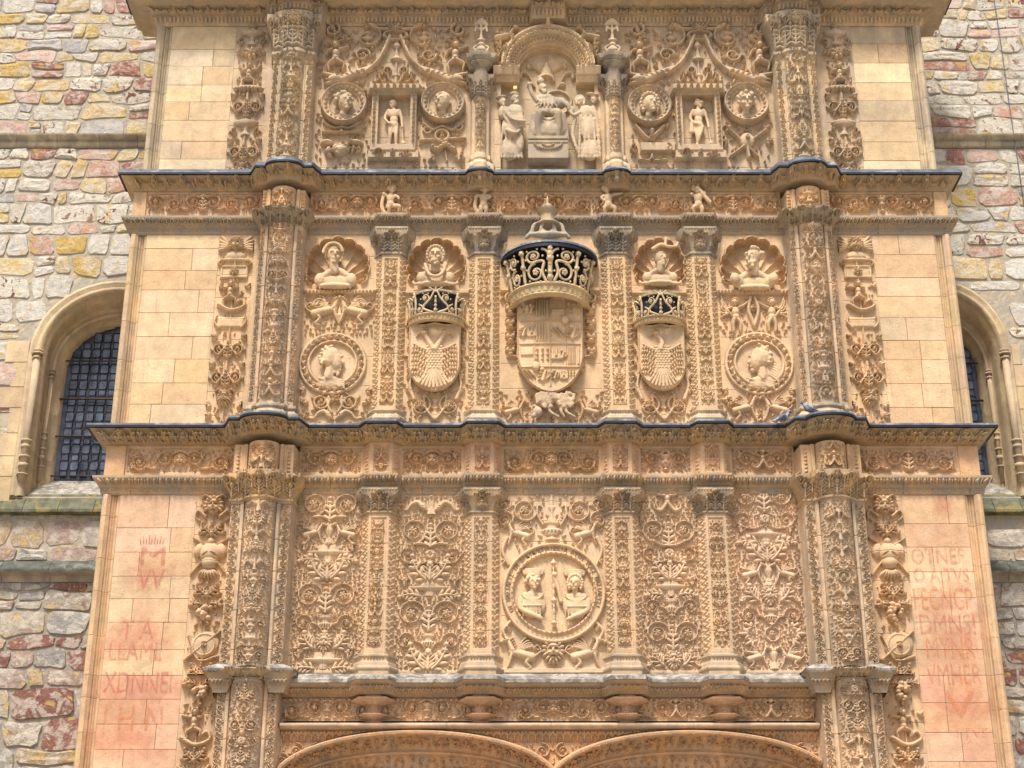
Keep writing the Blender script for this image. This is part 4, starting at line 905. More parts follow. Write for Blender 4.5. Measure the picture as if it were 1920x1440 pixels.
def trophy(xa, xb, z0, z1, S, seed, kinds, col, h=.085):
    R = Relief(xa, xb, z0, z1, -.004, .0105); g_ = random.Random(seed); x = R.xc; m = R.w / 2 - .02; z = z1 - .02; kinds = list(kinds)
    R.curve([(x, z0 + .05), (x, z1 - .05)], .014, h=.03)
    while z > z0 + .15 and kinds:
        k = kinds.pop(0)
        if k == 'cherub':
            hh = .42; mask(R, x, z - .16, .12, h * 1.1)
            for sg in (-1, 1):
                for q in range(5): R.blob(x + sg * (.15 + .015 * q), z - .10 - .035 * q, .13 - .012 * q, .028, sg * (.9 - .3 * q), h * .6)
            R.blob(x, z - .34, .14, .09, h=h * .6); R.blob(x, z - .40, .22, .03, h=h * .5)
        elif k == 'lion':
            hh = .38; mask(R, x, z - .16, .14, h * 1.1, horns=True); [R.curve([(x + sg * .1, z - .3), (x + sg * .2, z - .22), (x + sg * .24, z - .3), (x + sg * .18, z - .36)], .025, .012, h * .7) for sg in (-1, 1)]
        elif k == 'bow':
            hh = .20; [leaf(R, x, z - .17, pi / 2 - sg * 1.05, .20, .11, h * .8, sg * .9) for sg in (-1, 1)]; leaf(R, x, z - .18, pi / 2, .16, .10, h * .8); R.blob(x, z - .17, .035, h=h); [bud(R, x + sg * .15, z - .15, sg * .4, .045, h * .7) for sg in (-1, 1)]
        elif k == 'armor':
            hh = .66; R.blob(x, z - .24, .15, .15, h=h * 1.1); R.blob(x, z - .38, .11, .10, h=h * 1.1); R.blob(x, z - .08, .05, .06, h=h * .8)
            for sg in (-1, 1):
                R.blob(x + sg * .15, z - .2, .07, .11, sg * .3, h * .8); R.curve([(x + sg * .02, z - .25), (x + sg * .27, z - .58)], .016, .012, h * .6); R.curve([(x + sg * .1, z - .12), (x + sg * .26, z - .02)], .014, .012, h * .6)
                R.dent(x + sg * .06, z - .27, .05, .012, -sg * .5, h * .3)
            for q in range(7): a = -pi / 2 + (q - 3) * .28; R.blob(x + cos(a) * .12, z - .47 + sin(a) * .07, .07, .026, a, h * .9)
        elif k == 'fruit':
            hh = .42; fruit(R, x, z - .2, .13, h * 1.1, 14, seed); [tri(R, x + sg * .16, z - .12, 1.2 * sg if sg > 0 else pi - 1.2, .11, h * .8) for sg in (-1, 1)]; [leaf(R, x + sg * .06, z - .1, pi / 2 - sg * 1.3, .15, .10, h * .9, -sg) for sg in (-1, 1)]; fruit(R, x, z - .34, .06, h, 5)
        elif k == 'shield':
            hh = .46; R.blob(x + .02, z - .22, .2, .17, .6, h * .6, p=.25); R.ring(x + .02, z - .22, .14, .018, h * .8); mask(R, x + .02, z - .22, .08, h, hair=False); R.curve([(x - .22, z - .42), (x + .22, z - .04)], .016, .016, h * .7); R.blob(x - .22, z - .42, .03, h=h * .8); R.curve([(x - .2, z - .1), (x - .05, z - .42), (x + .2, z - .38)], .014, .02, h * .7)
        elif k == 'cross':
            hh = .40; R.curve([(x - .2, z - .05), (x + .2, z - .34)], .055, .045, h * .7); R.curve([(x + .2, z - .05), (x - .2, z - .34)], .055, .045, h * .75); [R.dent(x + q * .05, z - .2, .008, .12, h=.015) for q in (-3, -1, 1, 3)]
        elif k == 'plaque':
            hh = .34; R.rect(x - .2, x + .2, z - .28, z - .08, h * .55); R.rect(x - .17, x + .17, z - .25, z - .11, .02, neg=True); flower(R, x, z - .18, .07, h * .9); [spiral(R, x + sg * .19, z - .04, .045, sg, -pi / 2, 1.2, t=.012, h=h * .7, core='b') for sg in (-1, 1)]
        elif k == 'rider':
            hh = .50; putto(R, x - .03, z - .2, .2, h * 1.0, arms=((.5, .1), (-.8, .1)), legs=((.4, -.8), (-.4, -.9))); R.curve([(x - .18, z - .38), (x, z - .47), (x + .18, z - .40), (x + .14, z - .3), (x + .05, z - .36)], .035, .02, h * .8); [tri(R, x + .2, z - .1, 1, .09, h * .6)]
        elif k == 'plate':
            hh = .30; R.rect(x - .19, x + .19, z - .24, z - .08, h * .5, .04); [R.curve([(x + sg * .17, z - .24), (x + sg * .22, z - .16), (x + sg * .2, z - .05)], .022, .015, h * .65) for sg in (-1, 1)]
        elif k == 'scrolls':
            hh = .44; [spiral(R, x + sg * .12, z - .28, .095, sg, -pi / 2, 1.5, t=.02, h=h * .8, core='b', lead=(x, z - .05)) for sg in (-1, 1)]; leaf(R, x, z - .42, pi / 2, .22, .11, h); [tri(R, x + sg * .18, z - .1, .4 if sg > 0 else pi - .4, .1, h * .8) for sg in (-1, 1)]
        elif k == 'face':
            hh = .34; mask(R, x, z - .16, .11, h * 1.1, beard=True, horns=True); [tri(R, x + sg * .2, z - .24, -.5 if sg > 0 else pi + .5, .12, h * .7) for sg in (-1, 1)]
        elif k == 'bowl':
            hh = .36; lathe(R, x, z - .34, [(0, .07), (.03, .06), (.08, .03), (.14, .05), (.18, .16), (.22, .19), (.24, .19), (.25, .05), (.3, .06)], h * 1.1); [spiral(R, x + sg * .16, z - .28, .05, -sg, pi / 2, 1.2, t=.014, h=h * .7, core='b') for sg in (-1, 1)]; tri(R, x, z - .03, pi / 2, .09, h * .8)
        elif k == 'putto':
            hh = .50; putto(R, x, z - .23, .22, h * 1.2, wing=True, arms=((.55, -.1), (-.55, -.1)), legs=((.35, -.75), (-.35, -.75))); R.blob(x, z - .44, .23, .04, h=h * .9); [R.blob(x + q * .06, z - .47, .03, h=h) for q in range(-3, 4)]
        elif k == 'rosette':
            hh = .34; flower(R, x, z - .15, .11, h); [leaf(R, x + sg * .05, z - .12, .3 if sg > 0 else pi - .3, .16, .11, h * .9, -sg * 1.2) for sg in (-1, 1)]
        z -= hh * 1.0
    R.fill(160, .035, .05, seed=seed, box=(x - .17, x + .17, z0 + .1, z1 - .1)); R.fill(200, .02, .035, seed=seed + 1, box=(x - .2, x + .2, z0 + .1, z1 - .1)); R.joints(.36, .2, .006); R.put('candelabrum_strip', M_CARVE, S, col)
stc1 = (.54, .365, .225, .15); stc2 = (.57, .40, .25, .12); stc3 = (.50, .375, .26, .3)
for i in (0, 1):
    trophy(*ST1[i], zT[1], za1a, S1, 300 + i, ['lion', 'bow', 'armor', 'bow', 'fruit', 'shield', 'bow', 'rosette', 'bow', 'cross'], stc1)
    trophy(*ST1[i], 3.5, zT[1], S0, 305 + i, ['fruit', 'rider', 'bow', 'fruit', 'shield', 'bow', 'rosette', 'putto'], stc1)
    trophy(*ST2[i], zT[2] + .03, za2a, S2, 310 + i, ['cherub', 'plaque', 'rider', 'plate', 'scrolls', 'scrolls', 'face'] + ['scrolls'], stc2)
    trophy(*ST3[i], zT[3] + .03, z3a, S3, 320 + i, ['bowl', 'rosette', 'putto', 'scrolls', 'bowl', 'scrolls', 'face'], stc3)
    # closing wall strips between candelabrum and column
for S, st, C, hw, z0, z1, c in ((S1, ST1, C1, .44, zT[1], za1a, stc1), (S0, ST1, C1, .42, 3.4, zT[1], stc1), (S2, ST2, C2, .345, zT[2], za2a, stc2), (S3, ST3, C3, .335, zT[3], z3a, stc3)):
    put('wall_strip', box_mesh(0, C[0] - st[0][1], .0, .1, 0, z1 - z0), M_ASH, S, c, (st[0][1], 0, z0)); put('wall_strip', box_mesh(C[1] - st[1][0], 0, .0, .1, 0, z1 - z0), M_ASH, S, c, (st[1][0], 0, z0))

# ---------- foliage panels of storey 1
def between(a, ha, b, hb, inset=.0): return a + ha + inset, b - hb - inset
pz0, pz1 = zT[1] + .02, za1a
pan = [between(C1[0], .46, P1[0], .235), between(P1[0], .235, P1[1], .235), None, between(P1[2], .235, P1[3], .235), between(P1[3], .235, C1[1], .46)]
mods = ['vmus' + 'lvbsfls', 'lusvl' + 'fsdsvs', None, 'msu' + 'vlfsps' + 'ls', 'bwu' + 'mblv' + 'fss']
for i, q in enumerate(pan):
    if q is None: continue
    R = Relief(q[0] - .0, q[1] + .0, pz0, pz1, 0, .0105); candelabra(R, 400 + i, .80, .048, z0=pz0 + .06, z1=pz1 - .02, fillr=.034, mods=mods[i], t=1.0)
    R.mirror(); R.rect(q[0], q[1], pz0, pz0 + .05, .02); R.joints(.5, .3, .008, [R.xc])
    R.put('relief_panel', M_CARVE, S1, tint((.57, .41, .285, .12)))
# centre panel with the royal medallion
xa, xb = P1[1] + .235, P1[2] - .235; mcx, mcz = W(1038, 1113); MR = 97 * kk(1038, 1113)
R = Relief(xa, xb, pz0, pz1, 0, .0105); xm = R.xc
def sp(R, px, py, r, d, a0, turns=1.6, t=3, h=.055, core='f', lead=None, leaves=True):
    k = kk(px, py); x, z = R.px(px, py); spiral(R, x, z, r * k, d, a0, turns, t * k, h, leaves, core, R.px(*lead) if lead else None)
sp(R, 1085, 957, 25, 1, pi * .9, 1.7, 2.6, .05, 'f', (1052, 985)); sp(R, 1122, 945, 15, -1, 0, 1.4, 2, .045, 'b'); sp(R, 1122, 976, 17, 1, pi / 2, 1.5, 2.2, .045, 'f')
urn(R, xm, R.px(1035, 1012)[1], .30, .26, .06); lathe(R, xm, R.px(1035, 985)[1], [(0, .03), (.2, .02), (.26, .05), (.28, .025), (.42, .02), (.5, .12), (.56, .14)], .05)
x, z = R.px(1098, 1003); beast(R, x, z, .19, 1, .06); x, z = R.px(1122, 1050); R.curve([R.px(1120, 1010), R.px(1128, 1035), R.px(1118, 1060)], .03, .02, .05); tri(R, x, z, -1, .08, .04)
x, z = R.px(1098, 1228); beast(R, x, z, .24, 1, .065); mask(R, xm, R.px(1036, 1222)[1], .15, .09, beard=True)
R.curve([R.px(1115, 1165), R.px(1130, 1185), R.px(1118, 1205)], .03, .02, .05); bud(R, *R.px(1120, 1180), 1, .06, .05)
R.fill(400, .035, .035, seed=9, box=(xm, xb - .02, R.px(0, 1030)[1], pz1 - .02))
R.mirror(); R.rect(xa, xb, pz0, pz0 + .07, .04); R.joints(.5, .3, .007); R.put('relief_panel', M_CARVE, S1, (.59, .43, .29, .08))
def text_mesh(txt, size, sx=1.0, ext=0.0, align='CENTER'):
    cu = bpy.data.curves.new('t', 'FONT'); cu.body = txt; cu.size = size; cu.extrude = ext; cu.align_x = align; cu.align_y = 'CENTER'; cu.resolution_u = 3
    o = bpy.data.objects.new('t', cu); me = bpy.data.meshes.new_from_object(o); bpy.data.objects.remove(o)
    me.transform(Matrix.Rotation(pi / 2, 4, 'X') @ Matrix.Diagonal((sx, 1, 1, 1))); me.materials.clear(); return me
T = thing('royal_medallion', (mcx, 0, mcz), 'largest round medallion, two crowned busts holding one sceptre inside a ring of Greek letters', 'medallion')
R = Relief(mcx - MR * 1.03, mcx + MR * 1.03, mcz - MR * 1.03, mcz + MR * 1.03, -.002, .0095)
R.disc(mcx, mcz, MR, .045); R.ring(mcx, mcz, MR * .965, MR * .035, .04, .045); R.ring(mcx, mcz, MR * .80, MR * .03, .03, .045)
d = np.hypot(R.U - mcx, R.V - mcz); R.H = np.where(d < MR * .77, np.minimum(R.H, .01 + .0 * d), R.H)
n = 50
for k in range(n): a = 2 * pi * k / n; R.blob(mcx + cos(a) * MR * .80, mcz + sin(a) * MR * .80, .014, h=.085)
R.put('rim', M_CARVE, T, (.58, .41, .26, .08), keep=True)
S = Sculpt(1038, 1113, -.01, .0078)
for (hx, hy, yaw, sx) in ((1000, 1094, .35, 1), (1078, 1096, -.35, -1)):
    S.head(hx, hy, 8, 14, yaw, 'curl' if sx > 0 else 'hood', seed=3)
    for q in range(9): S.e(hx + (q - 4) * 4.2, hy - 16 - 2.5, 7 - abs(q - 4) * .8, 2.6, 3, 4.5)
    for q in range(9): S.e(hx + (q - 4) * 4.8, hy - 23, 7 - abs(q - 4) * .8, 2.2, 2.6, 3.2)
    for q in range(5): S.e(hx, hy - 12 - 3.2 * q, 4, 14 + 1.6 * q, 7, 2.6)
    S.limb([(hx, hy + 10, 5), (hx, hy + 18, 5)], 7); S.e(hx - 3 * sx, hy + 40, 3, 28, 9, 26); S.e(hx - 3 * sx, hy + 24, 3, 24, 8, 9)
    for q in range(15): a = pi + q * pi / 14; S.e(hx - 2 * sx + cos(a) * 20, hy + 20 - sin(a) * 13, 10, 2, 2, 2, sub=1)
    for q in range(12): S.e(hx - 2 * sx + (q - 5.5) * 3.8, hy + 44, 12, 1.5, 1.5, 2.2, sub=1)
    S.limb([(hx - 24 * sx, hy + 30, 5), (hx - 22 * sx, hy + 50, 8), (hx + 2 * sx, hy + 62, 10), (hx + 16 * sx, hy + 68, 9)], 7, 4)
    for q in range(6): S.limb([(hx + (q - 3) * 6, hy + 48, 10), (hx + (q - 3) * 6.5, hy + 64, 8)], 1.6)
S.limb([(1038, 1178, 8), (1038, 1050, 8)], 2.8); 
for yy in (1058, 1128, 1170): S.e(1038, yy, 8, 6, 6, 4.5)
S.limb([(1038, 1085, 10), (1046, 1105, 8), (1052, 1130, 6)], 4, 5); S.e(1040, 1080, 11, 6, 5, 5)
S.put('busts', T, (.59, .42, .27, .06))
def ring_text(T, txt, cx, cz, r, a0, a1, size, y, mat=None, color=None):
    n = len(txt)
    for i, ch in enumerate(txt):
        if ch == ' ': continue
        a = a0 + (a1 - a0) * (i + .5) / n; me = text_mesh(ch, size, .9, .004); me.transform(Matrix.Rotation(pi / 2 - a, 4, 'Y'))
        put('carved_letter', me, mat or M_CARVE, T, color, (cx + cos(a) * r, y, cz + sin(a) * r))
ring_text(T, 'ΟΙ ΒΑΣΙΛΕΙΣ ΤΗ ΕΓΚΥΚΛΟΠΑΙΔΕΙΑ ΑΥΤΗ ΤΟΙΣ ΒΑΣΙΛΕΥΣΙ', mcx, mcz, MR * .883, radians(205), radians(-20), .085, -.054, M_GREY, (.23, .15, .09, .2))

# ---------- storey 2 background panels
qz0, qz1 = zT[2] + .03, za2a
pan2 = [between(C2[0], .36, P2[0], .215), between(P2[0], .215, P2[1], .215), between(P2[1], .215, P2[2], .215), between(P2[2], .215, P2[3], .215), between(P2[3], .215, C2[1], .36)]
shells = [(632, 503, 60, 57), (818, 503, 54, 55), (1237, 501, 48, 53), (1412, 504, 61, 58)]
def shell(R, px, py, rw, rh, lobes=11):
    """scallop niche sunk into the wall"""
    k = kk(px, py); x, z = R.px(px, py); kz_ = (R.px(px, py - 1)[1] - z); rw, rh = rw * k, rh * kz_
    dx = R.U - x; dz = R.V - z; rr = np.hypot(dx / rw, dz / rh); pv = z - rh * .42
    f = np.arctan2((R.V - pv) / rh, dx / rw); f = (f + pi / 2) % (2 * pi) - pi / 2; A0, A1 = -.12, pi + .12; t = (f - A0) / (A1 - A0) * lobes
    inside_a = (f > A0) & (f < A1) & (dz > -rh * .60); lob = np.abs(t - np.floor(t) - .5) * 2
    R_out = .86 + .14 * np.sqrt(np.clip(1 - lob ** 2, 0, 1)); ins = inside_a & (rr < R_out)
    edge = inside_a & (rr >= R_out) & (rr < R_out + .05)
    depth = .06 * (rr ** .5) * np.clip((R_out - rr) / .06, 0, 1) ** .6 + .085 * np.sqrt(np.clip(1 - lob ** 2, 0, 1)) * np.clip(rr * 1.6, 0, 1) + .01
    R.H = np.where(ins, -depth, R.H); R.H = np.where(edge, np.maximum(R.H, .05), R.H)
pc = (.575, .40, .255, .10)
for i, q in enumerate(pan2):
    R = Relief(q[0], q[1], qz0, qz1, 0, .0105); xm = R.xc; g_ = random.Random(i)
    if i in (0, 4):
        cxp = 624 if i == 0 else 1423; mx, mz = R.px(cxp, 683); kk_ = kk(cxp, 683)
        lo = Relief(q[0], q[1], qz0, qz1, 0, .0105)
        # beasts or winged boys above, scrolls or beasts below
        zt_ = lo.px(0, 583)[1]
        if i == 0:
            beast(lo, xm + .20, zt_ - .02, .26, -1, .07); spiral(lo, xm + .30, lo.px(0, 572)[1], .09, -1, pi, 1.4, t=.022, h=.05, core='b'); lathe(lo, xm, lo.px(0, 622)[1], [(0, .03), (.15, .02), (.25, .08), (.28, .03), (.4, .02), (.46, .06), (.5, .02)], .06)
            spiral(lo, xm + .2, lo.px(0, 755)[1], .13, 1, pi * .8, 1.6, t=.025, h=.06, core='f', lead=(xm + .05, lo.px(0, 775)[1])); dolphin(lo, xm + .1, lo.px(0, 778)[1], .16, 1, .06); mask(lo, xm, lo.px(0, 752)[1], .07, .07, horns=True)
        else:
            putto(lo, xm + .26, zt_ - .08, .27, .07, arms=((-.7, .35), (.2, -.5)), legs=((.15, -.95), (-.2, -.9)))
            for k in range(5): lo.curve([(xm + .34, zt_ - .05), (xm + .42 + .01 * k, zt_ + .10 - .05 * k), (xm + .46, zt_ + .24 - .09 * k)], .022, .015, .045)
            lo.curve([(xm, zt_ - .25), (xm + .07, zt_ + .0), (xm + .03, zt_ + .2)], .035, .03, .05); mask(lo, xm, zt_ + .03, .07, .08, hair=False)
            beast(lo, xm + .22, lo.px(0, 768)[1], .21, -1, .07)
        tri(lo, q[1] - .08, lo.px(0, 735)[1], .3, .1, .05); fruit(lo, q[1] - .09, lo.px(0, 752)[1], .08, .06, 9)
        lo.fill(500, .04, .04, seed=i, box=(xm, q[1] - .02, qz0 + .04, lo.px(0, 740)[1])); lo.fill(400, .03, .035, seed=i + 2, box=(xm, q[1] - .02, lo.px(0, 630)[1], lo.px(0, 560)[1]))
        lo.mirror(); R.H = lo.H
        z1_ = R.px(0, 548)[1]; R.rect(q[0], q[1], z1_ - .05, z1_ + .02, .07, .02); egg_row(R, z1_ - .02, .05, .05, .09, kind='bead')
    elif i in (1, 3):
        lo = Relief(q[0], q[1], qz0, qz1, 0, .0105)
        cz = lo.px(0, 762)[1]; spiral(lo, xm + .21, cz, .17, 1, pi * .6, 1.0, t=.025, h=.05, core='n' if True else 'm', lead=(xm + .02, cz - .2)); mask(lo, xm + .2, cz - .01, .085, .08, hair=True); lathe(lo, xm, lo.px(0, 790)[1], [(0, .06), (.1, .05), (.14, .03), (.28, .03), (.32, .08)], .05)
        lo.curve([lo.px(0, 0)[0:0] or (xm + .30, cz + .10), (xm + .36, cz + .3), (xm + .33, cz + .48)], .035, .018, .05)
        for k in range(5): bud(lo, xm + .385, lo.px(0, 735 - 26 * k)[1], 1.2, .055, .05)
        lo.fill(500, .035, .04, seed=i + 7, box=(xm, q[1] - .02, qz0 + .03, lo.px(0, 560)[1])); lo.mirror(); R.H = lo.H
        z1_ = R.px(0, 548)[1]; R.rect(q[0], q[1], z1_ - .05, z1_ + .02, .07, .02)
    else:
        lo = Relief(q[0], q[1], qz0, qz1, 0, .0105)
        # collar of fire-steels down both sides
        zcur = 585
        for k in range(6):
            a = max(0, (k - 3.2)) * .32; x = xm + (.575 if k < 4 else .575 - (k - 3) * .17); z = lo.px(0, 580 + 26 * k)[1] - (0 if k < 4 else 0)
            lo.blob(x, z, .075, .05, -a, .07, p=.3); lo.dent(x, z + .02, .03, .03, 0, .05); lo.blob(x, z - .075, .05, .028, -a, .085); [lo.blob(x + s_ * .055, z + .05, .022, h=.07) for s_ in (-1, 1)]; lo.blob(x - .02, z - .10, .085, .014, -a, .06)
        spiral(lo, xm + .58, lo.px(0, 562)[1], .08, -1, pi / 2, 1.3, t=.025, h=.07, core='b'); beast(lo, xm + .52, lo.px(0, 772)[1], .17, -1, .06); lo.fill(300, .035, .04, seed=12, box=(xm, q[1] - .02, qz0 + .03, lo.px(0, 735)[1]))
        lo.mirror(); R.H = lo.H; z1_ = R.px(0, 545)[1]
        for s_ in (-1, 1): R.rect(xm + s_ * .62 - .10, xm + s_ * .62 + .10, z1_ - .05, z1_ + .02, .09, .02)
        R.blob(xm, R.px(0, 755)[1], .2, .12, 0, .05)
    zl, zu = R.px(0, 735)[1], R.px(0, 450)[1]
    if i != 2:
        s_ = shells[i if i < 2 else i - 1]; R.H = np.where(R.V > R.px(0, 542)[1] + .0, 0, R.H); shell(R, *s_, lobes=11)
    R.joints(.42, .2, .006); R.put('relief_panel', M_CARVE, S2, tint(pc, None, .03))

# ---------- wreathed portraits, busts, shields, crowns
def portrait(T, px, py, y, r, face, col, style):
    S = Sculpt(px, py, y, .0075); q = r / 60; f = face
    S.e(px - f * 4 * q, py - 12 * q, 7 * q, 20 * q, 13 * q, 23 * q)                     # skull
    S.e(px + f * 8 * q, py - 3 * q, 8 * q, 12 * q, 11 * q, 20 * q); S.e(px + f * 20 * q, py - 3 * q, 7 * q, 6 * q, 4 * q, 5 * q, f * .5)
    S.e(px + f * 17 * q, py - 14 * q, 8 * q, 6 * q, 5 * q, 3 * q); S.e(px + f * 15 * q, py + 7 * q, 8 * q, 6 * q, 4 * q, 2.5 * q); S.e(px + f * 13 * q, py + 14 * q, 7 * q, 7 * q, 5 * q, 5 * q)
    S.limb([(px - f * 4 * q, py + 8 * q, 3 * q), (px - f * 6 * q, py + 28 * q, 2 * q)], 12 * q, 14 * q); S.e(px - f * 2 * q, py + 40 * q, 0, 34 * q, 10 * q, 14 * q); S.e(px - f * 4 * q, py + 33 * q, 2 * q, 26 * q, 9 * q, 9 * q)
    for k in range(5): S.limb([(px - 30 * q + 6 * k * q, py + 30 * q + k * 2 * q, 8 * q), (px + 28 * q, py + (36 + 4 * k) * q, 8 * q)], 1.8 * q)
    g_ = random.Random(int(px))
    for k in range(40):
        a = g_.uniform(1.35, 3.9); a = a if f > 0 else pi - a; rr = g_.uniform(.6, 1.08)
        S.e(px - f * 5 * q + cos(a) * 21 * q * rr, py - 12 * q - sin(a) * 23 * q * rr, g_.uniform(8, 15) * q, 3.8 * q, 4 * q, 3.4 * q, sub=1)
    if style == 'beard':
        for k in range(16): S.e(px + f * g_.uniform(0, 14) * q, py + g_.uniform(11, 25) * q, 9 * q, 3.4 * q, 3.5 * q, 3.4 * q, sub=1)
    if style == 'flow':
        for k in range(7): S.limb([(px - f * 12 * q, py - 5 * q + k * 4 * q, 6 * q), (px - f * 32 * q, py + (-4 + 6 * k) * q, 6 * q), (px - f * (44 - k) * q, py + (10 + 5 * k) * q, 4 * q)], 3.4 * q, 2 * q)
    return S.put('portrait', T, col)
def roundel(name, px, py, r, y, face, style, label, wreath, col, tall=.045, grp=None):
    cx, cz = W(px, py, y); rr = r * kk(px, py, y); T = thing(name, (cx, y, cz), label, 'medallion', grp)
    R = Relief(cx - rr * 1.06, cx + rr * 1.06, cz - rr * 1.06, cz + rr * 1.06, y, .0095)
    if wreath:
        R.disc(cx, cz, rr, tall * .6); R.ring(cx, cz, rr * .96, rr * .05, .03, tall * .6); R.ring(cx, cz, rr * .71, rr * .045, .045, tall * .5)
        g_ = random.Random(int(px)); n = 26
        for k in range(n):
            a = 2 * pi * k / n; x, z = cx + cos(a) * rr * .84, cz + sin(a) * rr * .84
            R.blob(x, z, rr * .10, rr * .04, a + 1.2, .05, tall * .6); R.blob(x + cos(a) * rr * .05, z + sin(a) * rr * .05, rr * .07, rr * .03, a - .7, .045, tall * .6)
            if k % 3 == 0: R.blob(x, z, rr * .05, h=.065, b=tall * .6)
        d = np.hypot(R.U - cx, R.V - cz); R.H = np.where(d < rr * .66, np.minimum(R.H, .012), R.H)
    else:
        d = np.hypot(R.U - cx, R.V - cz) / rr
        R.H = np.interp(d, [0, .55, .62, .66, .70, .92, .95, .985, 1.0, 1.02], [.06, .06, .065, .10, .09, .15, .175, .165, .12, 0])
        n = 22
        for k in range(n): a = 2 * pi * k / n; x, z = cx + cos(a) * rr * .81, cz + sin(a) * rr * .81; w_ = R.win(x, z, rr * .1); R.blob(x, z, rr * .085, rr * .045, a + .8, .03, .115)
    R.put('rim', M_CARVE, T, col, keep=True)
    if wreath: portrait(T, px, py + 1, y - .015, r * .86, face, col, style)
    return T, cx, cz, rr
roundel('wreathed_medallion', 624, 683, 63, 0, 1, 'beard', 'wreathed medallion with a bearded man in profile facing right, left of the double-headed eagle shield', True, (.60, .43, .28, .08))
roundel('wreathed_medallion', 1423, 683, 64, 0, -1, 'flow', 'wreathed medallion of a flowing-haired woman facing left, right of the single-headed eagle shield', True, (.60, .43, .28, .08))
tops = [(646, 201, 43, 1, 'curl', 'high round medallion with a curly head turned right, above a pair of scales'), (831, 199, 41, -1, 'wrap', 'high round medallion with a smooth-haired head, right beside the left framed nude statue'),
        (1217, 204, 41, 1, 'hood', 'high round medallion with a hooded head, right of the seated figure group'), (1398, 200, 42, 0, 'curl', 'high round medallion with a curly-haired face, at the far right beside the great column')]
for px, py, r, f, hair, lab in tops:
    T, cx, cz, rr = roundel('round_medallion', px, py, r, -.005, f, '', lab, False, (.50, .37, .25, .4))
    S = Sculpt(px, py, -.06, .0085); S.head(px + f * 1, py - 4, 9, 17, f * .6, hair, seed=int(px), tilt=.15 * f)
    S.limb([(px, py + 6, 5), (px - 2, py + 16, 4)], 7, 8); S.e(px - 2, py + 20, 1, 22, 6, 7); S.put('portrait', T, (.53, .40, .27, .3))

def bust(px, py, k, label, kind):
    x, z = W(px, py + 50 * k, -.05); T = thing('bust', (x, -.05, z), label, 'bust', None)
    S = Sculpt(px, py, -.03, .0085); c = (.575, .41, .26, .15); yaw = {'youth': .35, 'hermit': .0, 'helmet': .7, 'curly': -.75}[kind]
    hx = px + (-4 if kind == 'youth' else 0); hy = py - 8 if kind != 'helmet' else py - 4
    S.head(hx, hy, 9, 18.5 * k, yaw, {'youth': 'wrap', 'hermit': 'hood', 'helmet': 'wrap', 'curly': 'curl'}[kind], 0, kind in ('hermit', 'curly'), seed=int(px))
    if kind == 'youth':
        for q in range(14): a = .2 + q * .22; S.e(hx + cos(a) * 18, hy - sin(a) * 19, 20, 4, 4, 3.5, sub=1)
    if kind == 'helmet':
        S.limb([(px - 14, hy - 14, 18), (px + 2, hy - 22, 20), (px + 16, hy - 18, 20), (px + 30, hy - 20, 18), (px + 34, hy - 28, 16)], 5, 3); S.limb([(px + 10, hy - 20, 18), (px + 12, hy - 36, 16)], 3, 4)
    S.limb([(hx, hy + 12 * k, 12), (px, py + 22 * k, 8)], 10 * k, 12 * k)
    S.put('head', T, c)
    S = Sculpt(px, py + 30, -.03, .011); w = 42 * k
    S.e(px, py + 42 * k, 4, w * .84, 10, 15 * k); S.limb([(px - w * .66, py + 33 * k, 7), (px, py + 19 * k, 8), (px + w * .66, py + 33 * k, 7)], 8 * k, 8 * k); S.e(px - w * .72, py + 38 * k, 6, 12 * k, 10, 14 * k); S.e(px + w * .72, py + 38 * k, 6, 12 * k, 10, 14 * k); S.e(px, py + 51 * k, 8, w * .8, 10, 6 * k)
    for q in range(7): S.limb([(px + (q - 3) * 9 * k, py + 36 * k, 12 - abs(q - 3)), (px + (q - 3) * 10 * k, py + 56 * k, 11 - abs(q - 3))], 2.6 * k)
    if kind == 'hermit': S.limb([(px - 20, py + 8, 12), (px - 12, py + 30, 20), (px, py + 36, 22), (px + 12, py + 30, 20), (px + 20, py + 8, 12)], 4)
    if kind == 'curly':
        for sg in (-1, 1): S.e(px + sg * 36, py + 34, 14, 10, 9, 11)
    if kind in ('hermit', 'helmet'):
        for sg in (-1, 1): S.limb([(px + sg * 30 * k, py + 52 * k, 10), (px + sg * 46 * k, py + 52 * k, 10), (px + sg * 48 * k, py + 46 * k, 10)], 4, 2.5)
    S.put('shoulders', T, c)
bust(630, 492, .95, 'youthful bust with a headband looking right, in the leftmost scallop shell', 'youth')
bust(817, 492, .86, 'bearded old man bust with hood and open mouth, above the left small crown', 'hermit')
bust(1237, 494, .80, 'bust in a plumed helmet looking right, above the right small crown', 'helmet')
bust(1412, 495, .95, 'curly bearded bust with face raised to the left, in the rightmost scallop shell', 'curly')

